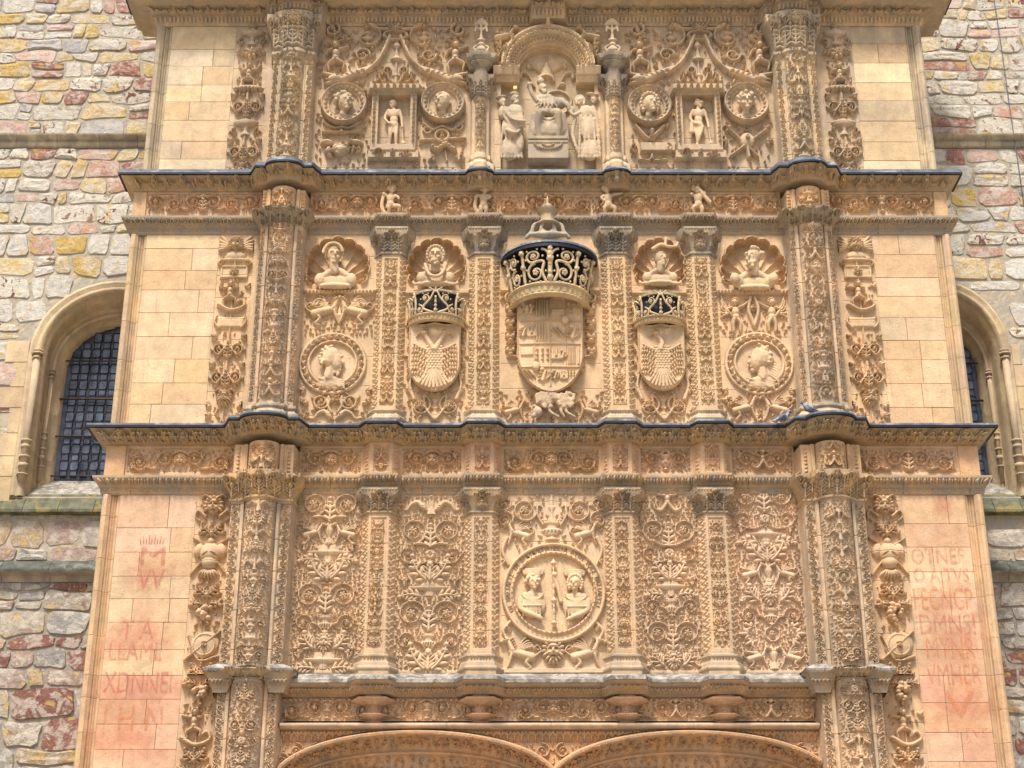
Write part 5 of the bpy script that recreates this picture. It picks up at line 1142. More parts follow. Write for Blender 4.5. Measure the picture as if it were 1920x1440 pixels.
def shield_mesh(px0, px1, py0, py1, y, th, carve, cell=.0085):
    xa, zt_ = W(px0, py0, y); xb, zb = W(px1, py1, y); R = Relief(xa - .02, xb + .02, zb - .03, zt_ + .03, y, cell); hw = (xb - xa) / 2; xc = (xa + xb) / 2; hh = zt_ - zb
    zc = zb + hh * .42; ax = np.abs(R.U - xc)
    # sides straight down to zc then an arc with a small point
    low = hw * np.sqrt(np.clip(1 - ((zc - R.V) / (zc - zb)) ** 2, 0, 1)) ** 1.0
    lim = np.where(R.V > zc, hw, low); topl = zt_ - .035 * np.sin(np.clip(ax / hw, 0, 1) * pi) ; sd_ = np.minimum(lim - ax, topl - R.V)
    body = np.clip(sd_ / (cell * 1.2), 0, 1); R.B = th * body
    R.B += .022 * body * np.clip(1 - np.abs(sd_ - .012) / .014, 0, 1)
    R.B += .03 * body * np.clip(ax / hw, 0, 1) ** 2 * 0 + .04 * body * np.sqrt(np.clip(1 - (ax / hw) ** 2 * .8, 0, 1)) - .04 * body
    carve(R, xc, zb, hw, hh); R.H = np.where(sd_ > .012, R.H, 0); K = R.B > .002
    return R, grid_mesh(R.U - xc, -(R.B + R.H), R.V - zb, K), (xc, y, zb)
def eagle(R, x, z, hw, hh, two):
    zc = z + hh * .47; h = .032
    for k in range(9):
        for j in range(5):
            R.blob(x + (j - 2) * hw * .13 + (hw * .06 if k % 2 else 0), zc + (k - 4) * hh * .038, hw * .09, hh * .028, h=h)
    for sg in (-1, 1):
        R.curve([(x + sg * hw * .22, zc + hh * .1), (x + sg * hw * .5, zc + hh * .14), (x + sg * hw * .78, zc + hh * .20)], hw * .07, hw * .05, h)
        for k in range(6):
            for j in range(7):
                fx = .30 + .105 * k + (.02 if j % 2 else 0); zt_ = .07 + .08 * min(1, k / 3); R.blob(x + sg * hw * fx, zc + hh * (zt_ - j * .062), hw * .045, hh * .034, sg * .15, h * (1.1 if j % 2 else .8))
        R.curve([(x + sg * hw * .2, zc - hh * .15), (x + sg * hw * .36, zc - hh * .24), (x + sg * hw * .46, zc - hh * .29)], hw * .08, hw * .04, h)
        for a in (-.9, -.2, .5): R.curve([(x + sg * hw * .46, zc - hh * .29), (x + sg * (hw * .46 + cos(-pi / 2 + a) * hw * .18), zc - hh * .29 + sin(-pi / 2 + a) * hw * .18)], hw * .035, hw * .025, h)
    for k in range(9):
        a = -pi / 2 + (k - 4) * .17; R.curve([(x, zc - hh * .12), (x + cos(a) * hh * .18, zc - hh * .12 + sin(a) * hh * .18), (x + cos(a) * hh * .31, zc - hh * .12 + sin(a) * hh * .31)], hw * .05, hw * .07, h * .9)
    heads = (-1, 1) if two else (-1,)
    for sg in heads:
        x1 = x + sg * hw * (.36 if two else .16)
        R.curve([(x + sg * hw * .05, zc + hh * .12), (x + sg * hw * (.2 if two else 0), zc + hh * .22), (x1, zc + hh * .33)], hw * .13, hw * .10, h * 1.5)
        R.blob(x1 + sg * hw * .04, zc + hh * .35, hw * .14, hw * .11, h=h * 1.9); R.curve([(x1 + sg * hw * .12, zc + hh * .36), (x1 + sg * hw * .28, zc + hh * .345), (x1 + sg * hw * .34, zc + hh * .31)], hw * .05, hw * .03, h * 1.5)
        R.dent(x1 + sg * hw * .07, zc + hh * .36, hw * .025, h=.01)
        for q in (-1, 0, 1): R.blob(x1 + q * hw * .07, zc + hh * .42, hw * .025, hw * .06, h=h * .7)
def quarters(R, x, z, hw, hh):
    h = .024; L = x - hw * .92; Rr = x + hw * .92; rows = [.97, .73, .49, .25]; R.rect(x - .006, x + .006, z + hh * .05, z + hh * .98, h)
    for f in rows[1:]: R.rect(L, Rr, z + hh * f - .006, z + hh * f + .006, h)
    for fx in (-.5, .5): R.rect(x + fx * hw * .95 - .005, x + fx * hw * .95 + .005, z + hh * .28, z + hh * .97, h * .8)
    def castle(cx, cz, s):
        R.rect(cx - s * .5, cx + s * .5, cz - s * .5, cz + s * .1, h * 1.3)
        for q in (-.36, 0, .36): R.rect(cx + q * s - s * .1, cx + q * s + s * .1, cz, cz + s * (.62 if q == 0 else .5), h * 1.4)
        R.rect(cx - s * .1, cx + s * .1, cz - s * .4, cz - s * .1, h, neg=True)
    def lion(cx, cz, s):
        R.curve([(cx - s * .1, cz - s * .4), (cx, cz), (cx + s * .1, cz + s * .3)], s * .16, s * .13, h * 1.5); R.blob(cx - s * .12, cz + s * .42, s * .2, h=h * 1.8)
        for q in (-.35, -.05, .25): R.curve([(cx, cz + q * s * .5), (cx - s * .4, cz + q * s)], s * .07, s * .05, h * 1.4)
        R.curve([(cx + s * .1, cz - s * .35), (cx + s * .4, cz - s * .1), (cx + s * .35, cz + s * .3)], s * .05, s * .04, h * 1.3)
    def pales(cx, cz, w, hh_):
        for q in (-1.5, -.5, .5, 1.5): R.rect(cx + q * w * .25 - w * .06, cx + q * w * .25 + w * .06, cz - hh_ / 2, cz + hh_ / 2, h * 1.2)
    def lis(cx, cz, s): 
        for q in range(3):
            for p in range(3): tri(R, cx + (q - 1) * s * .42, cz + (p - 1) * s * .42, pi / 2, s * .18, h * 1.3)
    def bend(cx, cz, s):
        for q in (-.3, 0, .3): R.curve([(cx - s * .4 + q * s, cz + s * .4), (cx + s * .3 + q * s, cz - s * .4)], s * .06, s * .06, h * 1.2, 4)
    s = hw * .42; a, b, c, d_ = (x - hw * .72, x - hw * .25, x + hw * .25, x + hw * .70); r1, r2, r3, r4 = (z + hh * .85, z + hh * .61, z + hh * .37, z + hh * .16)
    castle(x - hw * .80, r1, s * .7); lion(x - hw * .56, r1, s * .8); pales(x - hw * .28, r1 + .03, s * .8, hh * .18); R.rect(x - hw * .12, x - hw * .06, r1 - hh * .1, r1 + hh * .1, h * 1.3)
    lion(x - hw * .8, r2, s * .8); castle(x - hw * .56, r2, s * .7); pales(x - hw * .28, r2, s * .8, hh * .18)
    R.rect(x + hw * .04, x + hw * .44, r1 - hh * .06, r1 - hh * .0, h * 1.2); lis(x + hw * .72, r1, s * .9); bend(x + hw * .25, r2, s * .9); lion(x + hw * .72, r2, s * 1.1)
    R.rect(x - hw * .9, x - hw * .52, r3, r3 + hh * .08, h); lis(x - hw * .24, r3, s * .9); castle(x + hw * .18, r3, s * .7); lion(x + hw * .38, r3, s * .7); pales(x + hw * .64, r3, s * .6, hh * .18); R.rect(x + hw * .82, x + hw * .88, r3 - hh * .09, r3 + hh * .09, h)
    bend(x - hw * .66, r4 + .03, s * .8); lion(x - hw * .2, r4, s * 1.0); lion(x + hw * .15, r4, s * .7); castle(x + hw * .4, r4, s * .6); lis(x + hw * .62, r4 + .04, s * .5)
    for q in range(12): R.blob(x + .02, z + hh * (.3 + q * .055), .012, .008, h=.012)
    for cx_, cz_ in ((x + hw * .46, z + hh * .73), (x - hw * .44, z + hh * .25)): R.blob(cx_, cz_, s * .28, s * .34, h=h * 2.2, p=.2); R.rect(cx_ - .004, cx_ + .004, cz_ - s * .2, cz_ + s * .2, h)
for (p0, p1, q0, q1, lab, fn, yy) in ((768, 862, 606, 734, 'shield carved with a double-headed eagle, under the left small crown', lambda R, x, z, hw, hh: eagle(R, x, z, hw, hh, True), -.10),
                                    (970, 1095, 557, 736, 'largest shield, quartered with castles, lions and stripes, under the great crown', quarters, -.12),
                                    (1195, 1288, 608, 732, 'shield carved with a single-headed eagle, under the right small crown', lambda R, x, z, hw, hh: eagle(R, x, z, hw, hh, False), -.10)):
    R, me, o = shield_mesh(p0, p1, q0, q1, yy, .05, fn); T = thing('coat_of_arms', o, lab, 'coat of arms')
    put('shield_face', me, M_CARVE, T, (.61, .435, .275, .06), o)
    bk_ = Relief(R.x0 + .03, R.x1 - .03, R.z0 + .05, R.z1 - .03, 0, .02); hw = (R.x1 - R.x0) / 2
    q = [(o[0] - hw * .85, R.z0 + R.h * .36), (o[0] - hw * .88, R.z1 - .06), (o[0] + hw * .88, R.z1 - .06), (o[0] + hw * .85, R.z0 + R.h * .36)] + [(o[0] + hw * .85 * cos(-a), R.z0 + R.h * .40 + R.h * .33 * sin(-a)) for a in np.linspace(.1, pi - .1, 12)]
    bm = bmesh.new(); a_ = [bm.verts.new((x - o[0], 0 - yy * 0, z - o[2])) for x, z in q]; b_ = [bm.verts.new((x - o[0], -yy + .0, z - o[2])) for x, z in q]
    for i in range(len(q)): bm.faces.new((a_[i], a_[(i + 1) % len(q)], b_[(i + 1) % len(q)], b_[i]))
    put('shield_block', bm_done(bm), M_CARVE, T, (.50, .35, .21, .2), o)

def crown(px, py0, py1, py2, hwt, hwb, depth, label, big):
    """open-work crown: band py1..py2, tracery py0..py1, standing out of the wall; widths in pixels at top and bottom"""
    yb = -.02; x0, zb = W(px, py2, -depth * .9); z1 = W(px, py1, -depth)[1]; zt_ = W(px, py0, -depth)[1]; k = kk(px, py1, -depth); rt, rb = hwt * k, hwb * k
    T = thing('crown', (x0, 0, zb), label, 'crown'); hb = z1 - zb; ht = zt_ - zb
    def P(u, v, o=0.0):         # u -1..1 across the half round, v height in metres above the band bottom
        f = v / ht; r = rb + (rt - rb) * f; a = u * pi / 2; dd = depth * (.82 + .18 * f)
        return ((r + o) * sin(a), -(dd + o) * cos(a), v)
    # band
    nu, nv = 90, 14; U, V = np.meshgrid(np.linspace(-1, 1, nu), np.linspace(0, 1, nv)); prof = np.interp(V, [0, .12, .2, .8, .88, 1], [.03, .05, .015, .015, .05, .03])
    prof = prof + .014 * (np.abs(V - .5) < .25) * (np.sin(U * 60) > 0) + .01 * ((V > .85) | (V < .15)) * (np.sin(U * 150) > 0)
    A = U * pi / 2; r = rb + (rt - rb) * V * hb / ht; dd = depth * (.82 + .18 * V * hb / ht)
    X = (r + prof) * np.sin(A); Y = -(dd + prof) * np.cos(A); Z = V * hb
    X = np.vstack([X[:1] * .86, X, X[-1:] * .9]); Y = np.vstack([Y[:1] * .8, Y, Y[-1:] * .85]); Z = np.vstack([Z[:1], Z, Z[-1:]])
    put('band', grid_mesh(X, Y, Z), M_CARVE, T, (.57, .43, .25, .2), (x0, 0, zb))
    # near-black sheet behind the tracery, the hollow's shade put in as colour
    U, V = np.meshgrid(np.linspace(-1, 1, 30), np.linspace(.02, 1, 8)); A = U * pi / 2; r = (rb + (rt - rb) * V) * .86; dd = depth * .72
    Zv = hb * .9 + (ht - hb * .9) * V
    put('hollow_shade_sheet', grid_mesh(r * np.sin(A), -dd * np.cos(A) + 0 * V, Zv), M_DARK, T, None, (x0, 0, zb))
    # tracery
    bm = bmesh.new(); H_ = ht - hb; tr = .020 if big else .0135
    def tb(pts, r0, r1=None):
        C = cr(pts, 5); r1 = r1 or r0; tube_bm(bm, [P(c[0], c[1], .0) for c in C], list(np.linspace(r0, r1, len(C))), 6)
    def ball(u, v, r): bmesh.ops.create_icosphere(bm, subdivisions=1, radius=r, matrix=Matrix.Translation(P(u, v, .01)))
    def spir(u, v, ru, rv, d, a0, tn=1.3):
        n = 14; tb([(u + cos(a0 + d * tn * 2 * pi * i / n) * ru * (1 - .7 * i / n), v + sin(a0 + d * tn * 2 * pi * i / n) * rv * (1 - .7 * i / n)) for i in range(n + 1)], tr, tr * .7)
        for q in range(5): a = q * 1.25; ball(u + cos(a) * ru * .18, v + sin(a) * rv * .18, tr * 1.2)
        for q in range(0, 9, 2): a = a0 + d * q * .6; ball(u + cos(a) * ru * 1.12, v + sin(a) * rv * 1.12, tr * .95)
    tb([(-1, hb + .01), (0, hb + .01), (1, hb + .01)], tr * 1.2)
    if big:
        for sg in (-1, 1):
            spir(sg * .22, hb + H_ * .30, .14, H_ * .26, -sg, pi / 2 if sg > 0 else pi / 2, 1.2); spir(sg * .24, hb + H_ * .76, .12, H_ * .18, sg, -pi / 2, 1.3)
            tb([(sg * .05, hb), (sg * .12, hb + H_ * .3), (sg * .10, hb + H_ * .6), (sg * .3, hb + H_ * .58)], tr * 1.1)
            spir(sg * .58, hb + H_ * .28, .10, H_ * .24, -sg, pi / 2, 1.2); spir(sg * .60, hb + H_ * .74, .09, H_ * .18, sg, -pi / 2, 1.2)
            for uu in (.42, .78): tb([(sg * uu, hb), (sg * uu, hb + H_)], tr * 1.2); ball(sg * uu, hb + H_ * .5, tr * 2.2); ball(sg * uu, hb + H_ * .9, tr * 2.4)
            spir(sg * .9, hb + H_ * .5, .06, H_ * .25, sg, 0, 1.1)
        tb([(0, hb), (0, hb + H_ * .98)], tr * 1.6, tr * 1.8)
        for vv, rr_ in ((.15, 2.6), (.3, 2.0), (.52, 1.8), (.68, 3.0), (.80, 2.6), (.95, 2.2)): ball(0, hb + H_ * vv, tr * rr_)
        for sg in (-1, 1): tb([(0, hb + H_ * .75), (sg * .06, hb + H_ * .9), (sg * .12, hb + H_ * .95)], tr)
    else:
        for sg in (-1, 1):
            tb([(sg * .03, hb), (sg * .30, hb + H_ * .25), (sg * .12, hb + H_ * .6), (sg * .03, hb + H_ * .9)], tr * 1.4, tr)
            spir(sg * .24, hb + H_ * .62, .10, H_ * .2, -sg, -pi / 2, 1.1); spir(sg * .40, hb + H_ * .22, .10, H_ * .17, sg, pi / 2, 1.1); spir(sg * .68, hb + H_ * .3, .09, H_ * .22, -sg, pi / 2, 1.1)
            tb([(sg * .55, hb), (sg * .52, hb + H_ * .5), (sg * .56, hb + H_ * .95)], tr * 1.3); ball(sg * .55, hb + H_ * .75, tr * 2.2); tb([(sg * .9, hb), (sg * .86, hb + H_ * .5), (sg * .92, hb + H_ * .9)], tr * 1.3); ball(sg * .9, hb + H_ * .7, tr * 2)
            tb([(sg * .56, hb + H_ * .6), (sg * .72, hb + H_ * .8), (sg * .86, hb + H_ * .9)], tr)
        for vv, rr_ in ((.12, 2.4), (.3, 1.8), (.45, 1.5), (.62, 1.2)): ball(0, hb + H_ * vv, tr * rr_)
        tb([(0, hb), (0, hb + H_ * .7)], tr)
        for q in (-.5, 0, .5): tb([(0, hb + H_ * .85), (q * .3, hb + H_ * 1.05)], tr, tr * .7)
    put('tracery', bm_done(bm), M_CARVE, T, (.57, .44, .28, .2), (x0, 0, zb))
    # cap slab over the crown, its top laid with lead on the great one
    bm = bmesh.new(); n = 28; e = .05 if big else .03; arc = [((rt + e) * sin(a), -(depth + e) * cos(a)) for a in np.linspace(-pi / 2, pi / 2, n)]
    if big:
        put('lead_cap', prism_xy(arc, ht + .055, ht + .085), M_LEAD, T, None, (x0, 0, zb)); put('cap_slab', prism_xy([(a * .985, b * .985) for a, b in arc], ht - .005, ht + .05), M_FLASH, T, None, (x0, 0, zb))
    else:
        put('cap_slab', prism_xy([(a * .80, b * .80) for a, b in arc], ht * .97, ht * .97 + .03), M_GREY, T, (.45, .42, .30, .5), (x0, 0, zb))
    return T
crown(1032, 462, 525, 549, 88, 71, .62, 'great openwork stone crown with a lead top over the quartered central shield', True)
crown(816, 540, 584, 599, 54, 49, .36, 'small openwork crown over the double-headed eagle shield', False)
crown(1240, 546, 589, 602, 49, 45, .34, 'small openwork crown over the single-headed eagle shield', False)
# lantern finial on the great crown
T = thing('lantern_finial', (*[xx(1027, 440, -.3)], -.2, zz(440, -.3)), 'pointed stone lantern with scroll supports rising from the top of the great crown', 'finial')
S = Sculpt(1027, 440, -.28, .012)
for sg in (-1, 1):
    S.limb([(1027 + sg * 40, 446, 0), (1027 + sg * 30, 436, 3), (1027 + sg * 26, 424, 3), (1027 + sg * 14, 418, 3)], 5, 4); S.limb([(1027 + sg * 15, 446, 6), (1027 + sg * 12, 430, 8), (1027 + sg * 8, 422, 6)], 4)
    S.e(1027 + sg * 8, 440, 8, 5, 4, 8)
S.e(1027, 442, 4, 38, 10, 6); S.put('scroll_base', T, (.42, .36, .28, .6))
def hexlathe(T, name, px, py, y, prof, col, n=6, mat=None):
    x, z = W(px, py, y); k = kk(px, py, y); bm = bmesh.new(); rings = []
    for r, dz in prof: rings.append([bm.verts.new((r * k * cos(2 * pi * i / n + pi / n), r * k * sin(2 * pi * i / n + pi / n), dz * k)) for i in range(n)])
    for a, b in zip(rings, rings[1:]):
        for i in range(n): bm.faces.new((a[i], a[(i + 1) % n], b[(i + 1) % n], b[i]))
    bm.faces.new(rings[0][::-1]); bm.faces.new(rings[-1]); return put(name, bm_done(bm), mat or M_CARVE, T, col, (x, y, z))
hexlathe(T, 'lantern_body', 1027, 423, -.26, [(24, 0), (24, 2), (17, 6), (17, 8), (14, 10), (14, 24), (19, 27), (21, 30), (12, 32), (9, 36), (10, 40), (6, 45), (2, 47), (2, 58), (.5, 64)], (.52, .40, .27, .35), 8)

# ---------- putti of the second frieze
for px, lab, arms, legs in ((733, 'carved child with a drape riding sideways on the frieze, first from the left', ((.6, -.35), (-.5, .15)), ((.7, -.7), (-.1, -.8))), (907, 'carved standing child with drapery, on the frieze left of the lantern finial', ((.35, -.3), (-.5, -.2)), ((.2, -1), (-.2, -1))),
                            (1140, 'carved child with an arm stretched out, on the frieze right of the lantern finial', ((1.0, .1), (-.3, -.5)), ((.5, -.9), (-.3, -.9))), (1308, 'carved child carrying a long slab on the shoulder, last on the frieze', ((.5, .2), (-.4, .1)), ((.25, -1), (-.4, -.85)))):
    S = Sculpt(px, 383, .015, .010); c = (px, 383)
    S.e(px, 378, 10, 8, 8, 11); S.e(px, 389, 10, 8, 8, 8); S.head(px + (2 if px < 1000 else -3), 361, 11, 8.5, .2, 'curl', seed=px)
    for ax, az in arms: sg = 1 if ax > 0 else -1; S.limb([(px + sg * 7, 372, 10), (px + sg * 13, 372 - az * 10, 13), (px + ax * 26, 372 - az * 24, 14)], 4, 2.8)
    for lx, lz in legs: S.limb([(px + (4 if lx > 0 else -4), 392, 10), (px + lx * 24, 383 - lz * 15, 13), (px + lx * 22, 383 - lz * 26, 10)], 6, 3.5)
    if px == 1308: S.limb([(px, 360, 14), (px + 22, 386, 12)], 5, 5)
    if px in (733, 907): S.limb([(px - 14, 372, 10), (px - 16, 392, 10), (px - 10, 406, 8)], 4, 5)
    S.put('child_statue', None, (.58, .405, .26, .12), lab, 'statue')
# golden fleece hanging below the great shield
S = Sculpt(1040, 757, -.05, .011)
S.e(1022, 752, 6, 18, 10, 16, .4); S.e(1058, 755, 6, 18, 10, 16, -.4); S.e(1040, 748, 6, 22, 9, 10)
g_ = random.Random(4)
for k in range(70): S.e(1040 + g_.uniform(-36, 36), 752 + g_.uniform(-12, 16) , 13, 4, 3, 4, sub=1)
S.e(1008, 776, 10, 9, 8, 10); S.e(1000, 784, 12, 5, 5, 5); S.limb([(1008, 768, 10), (1000, 764, 10), (996, 772, 10)], 3, 2)
for x0_, x1_ in ((1030, 1048), (1060, 1078), (1050, 1058)): S.limb([(x0_, 765, 8), (x0_ + 2, 776, 10), (x1_, 785, 9)], 4.5, 2.5)
S.put('hanging_fleece', None, (.52, .38, .25, .25), 'hanging ram fleece carved below the point of the largest shield', 'carving')

# ---------- storey 3: scroll reliefs, statues, arch
rz0, rz1 = zT[3] + .03, z3a
def top_panel(a, b, cx, sgn, seed, left):
    R = Relief(a, b, rz0, rz1, 0, .0105); X = lambda d: cx + d * sgn; P = lambda d, py: R.px(X(d), py); k = kk(cx, 150)
    def both(f):
        for s_ in (1, -1): f(s_)
    h = .085
    both(lambda s_: (spiral(R, *R.px(cx + s_ * 52, 73), 30 * k, s_, pi * (.5), 1.0, 3.2 * k, h, True, 'n', R.px(cx + s_ * 14, 60)),))
    both(lambda s_: (lathe(R, R.px(cx + s_ * 54, 92)[0], R.px(0, 92)[1], [(0, .03), (.03, .07), (.07, .08), (.09, .02), (.13, .02), (.16, .09), (.19, .11), (.21, .04), (.27, .05), (.31, .04)], h * .9),))
    both(lambda s_: mask(R, R.px(cx + s_ * 54, 54)[0], R.px(0, 54)[1], .05, h))
    both(lambda s_: (R.curve([R.px(cx + s_ * 10, 72), R.px(cx + s_ * 20, 96), R.px(cx + s_ * 34, 120), R.px(cx + s_ * 62, 143)], 4.5 * k, 4 * k, h), leaf(R, *R.px(cx + s_ * 18, 90), pi / 2, .16, .09, h)))
    # sea beasts with long heads
    both(lambda s_: (R.curve([R.px(cx + s_ * 48, 132), R.px(cx + s_ * 76, 142), R.px(cx + s_ * 100, 153)], 7 * k, 10 * k, h * 1.1), R.blob(*R.px(cx + s_ * 112, 152), 17 * k, 11 * k, -s_ * .1, h * 1.3), R.curve([R.px(cx + s_ * 112, 148), R.px(cx + s_ * 134, 142)], 6 * k, 4 * k, h * 1.1), R.curve([R.px(cx + s_ * 108, 158), R.px(cx + s_ * 132, 160)], 5 * k, 3 * k, h), R.dent(*R.px(cx + s_ * 108, 148), 3 * k, h=.05)))
    for s_ in (-1, 1):
        for q in range(5): R.blob(*R.px(cx + s_ * (60 + 10 * q), 138 + 2.6 * q), 9 * k, 3 * k, -s_ * 1.0 + pi / 2, h * 1.2)
        for q in range(7): R.blob(*R.px(cx + s_ * (114 + 3 * q), 154), 1.6 * k, 3 * k, 0, h * 1.1)
    both(lambda s_: spiral(R, *R.px(cx + s_ * 62, 107), 15 * k, -s_, 0, 1.3, 3.2 * k, h * .9, True, 'f'))
    both(lambda s_: (spiral(R, *R.px(cx + s_ * 118, 60), 16 * k, s_, pi / 2, 1.3, 4 * k, h, True, 'b'), leaf(R, *R.px(cx + s_ * 96, 78), .5 if s_ > 0 else pi - .5, .26, .14, h, s_ * .8)))
    # men riding the beasts
    both(lambda s_: putto(R, *R.px(cx + s_ * 112, 110), 33 * k, h * 1.25, s_, arms=((.7, .25), (-.5, -.3)), legs=((.45, -.9), (-.35, -.95))))
    # centre: plume, ring, spindle
    R.ring(*R.px(cx, 70), 22 * k, 4 * k, h * 1.1, kz=.45); leaf(R, *R.px(cx, 62), pi / 2, .20, .15, h * 1.1); both(lambda s_: leaf(R, *R.px(cx + s_ * 3, 62), pi / 2 - s_ * .7, .16, .10, h)); both(lambda s_: R.curve([R.px(cx, 60), R.px(cx + s_ * 12, 44), R.px(cx + s_ * 22, 48)], 3 * k, 2 * k, h))
    lathe(R, *R.px(cx, 158), [(0, .03), (.1, .03), (.14, .06), (.18, .02), (.4, .02), (.44, .10), (.5, .04), (.62, .02), (.68, .07), (.78, .03)], h)
    both(lambda s_: (spiral(R, *R.px(cx + s_ * 14, 135), 9 * k, s_, -pi / 2, 1.3, 2.4 * k, h * .8, False, 'b', R.px(cx + s_ * 6, 158)), putto(R, *R.px(cx + s_ * 30, 148), 12 * k, h * .9, tail=True)))
    # emblems under the medallions
    if left:
        x, z = R.px(641, 250); R.curve([R.px(606, 251), R.px(676, 251)], 2.2 * k, h=.07); R.blob(x, z, .04, h=.08)
        for pxx in (614, 668):
            for q in (-8, 8): R.curve([R.px(pxx, 253), R.px(pxx + q, 268)], .9 * k, h=.04)
            R.blob(*R.px(pxx, 271), 13 * k, 6 * k, 0, .10)
        R.curve([R.px(608, 232), R.px(628, 242), R.px(641, 240), R.px(655, 242), R.px(676, 230)], 3 * k, h=.05)
        leaf(R, *R.px(612, 290), .25, .42, .17, .10, .5); leaf(R, *R.px(676, 284), pi - .2, .3, .12, .08, .4); R.blob(*R.px(640, 284), .14, .09, .3, .10)
        R.curve([R.px(795, 235), R.px(812, 246), R.px(830, 240), R.px(848, 246), R.px(868, 232)], 3 * k, h=.06); R.ring(*R.px(802, 246), 7 * k, 2.4 * k, .06); R.ring(*R.px(860, 240), 7 * k, 2.4 * k, .06)
        R.ring(*R.px(829, 258), 12 * k, 3 * k, .09); mask(R, *R.px(829, 258), 7 * k, .10, False); R.curve([R.px(790, 266), R.px(872, 262)], 2.6 * k, h=.06)
        for q in range(9): R.blob(*R.px(812 + q * 5, 280 + 5 * sin(q)), 5 * k, h=.11)
        for pxx in (811, 862): fruit(R, *R.px(pxx, 299), 9 * k, .07, 9)
        R.curve([R.px(835, 285), R.px(838, 304)], 2 * k, h=.05)
    else:
        R.curve([R.px(1192, 240), R.px(1212, 262), R.px(1222, 262), R.px(1244, 240)], 4 * k, h=.08); fruit(R, *R.px(1192, 240), 6 * k, .08, 6); fruit(R, *R.px(1252, 240), 7 * k, .08, 6); mask(R, *R.px(1222, 262), 10 * k, .13, False); R.blob(*R.px(1222, 250), 6 * k, h=.10)
        R.rect(R.px(1190, 0)[0], R.px(1252, 0)[0], R.px(0, 288)[1], R.px(0, 272)[1], .10); [spiral(R, *R.px(pxx, 282), 8 * k, d_, pi / 2, 1.2, 2.2 * k, .10, False, 'b') for pxx, d_ in ((1190, 1), (1252, -1))]
        R.curve([R.px(1198, 302), R.px(1218, 303), R.px(1222, 292), R.px(1226, 303), R.px(1250, 302)], 2 * k, h=.06)
        R.curve([R.px(1368, 248), R.px(1420, 298)], 3 * k, h=.08); R.curve([R.px(1434, 248), R.px(1370, 296)], 3 * k, h=.08)
        R.blob(*R.px(1400, 268), 14 * k, 17 * k, 0, .10, p=.3); mask(R, *R.px(1400, 266), 8 * k, .14, False); R.curve([R.px(1400, 280), R.px(1404, 298)], 4 * k, h=.08); R.ring(*R.px(1399, 243), 4 * k, 1.6 * k, .06)
        for q, a_ in ((1368, 2.5), (1432, .6), (1436, .2), (1364, 3.0)): tri(R, *R.px(q, 246 if a_ in (2.5, .6) else 270), a_, .11, .08)
    R.fill(700, .055, .065, seed=seed, box=(R.x0 + .06, R.x1 - .06, R.px(0, 160)[1], R.z1 - .05)); R.fill(900, .032, .05, seed=seed + 3, box=(R.x0 + .05, R.x1 - .05, R.z0 + .08, R.z1 - .05))
    # framed niche for the statue
    fx0, fx1 = R.px(cx - 45, 230)[0], R.px(cx + 40, 230)[0]; zt_, zb_ = R.px(0, 182)[1], R.px(0, 278)[1]; ix0, ix1 = R.px(cx - 31, 230)[0], R.px(cx + 27, 230)[0]
    R.rect(fx0, fx1, zb_ - .12, zt_, .14); R.rect(ix0, ix1, zb_, zt_ - .06, .30, neg=True)
    R.rect(fx0 - .06, fx1 + .06, zt_ - .01, zt_ + .13, .22, .06); egg_row(R, zt_ + .055, .07, .10, .235, fx0, fx1, 'bead')
    for s_ in (fx0 + .045, fx1 - .045):
        for q in range(11): R.blob(s_, zb_ + .05 + q * (zt_ - zb_ - .1) / 10, .028, .022, .5, .165)
    pz = R.px(0, 304)[1]; R.rect(fx0 - .03, fx1 + .05, pz + .01, zb_ - .10, .12)
    for s_ in (-1, 1): spiral(R, (fx0 + fx1) / 2 + s_ * .2, (pz + zb_) / 2 - .04, .07, s_, pi, 1.4, .014, .155, True, 'b')
    mask(R, (fx0 + fx1) / 2, (pz + zb_) / 2 - .04, .07, .17, False)
    R.joints(.45, .2, .006, [R.px(cx + 48, 200)[0]]); R.put('scroll_relief', M_CARVE, S3, (.52, .385, .26, .28)); return (ix0 + ix1) / 2, zb_
e0, e1 = C3[0] + .33, SC[0] - .20; e2, e3 = SC[1] + .20, C3[1] - .33
N1 = top_panel(e0, e1, 742, 1, 1, True); N2 = top_panel(e2, e3, 1311, 1, 2, False)
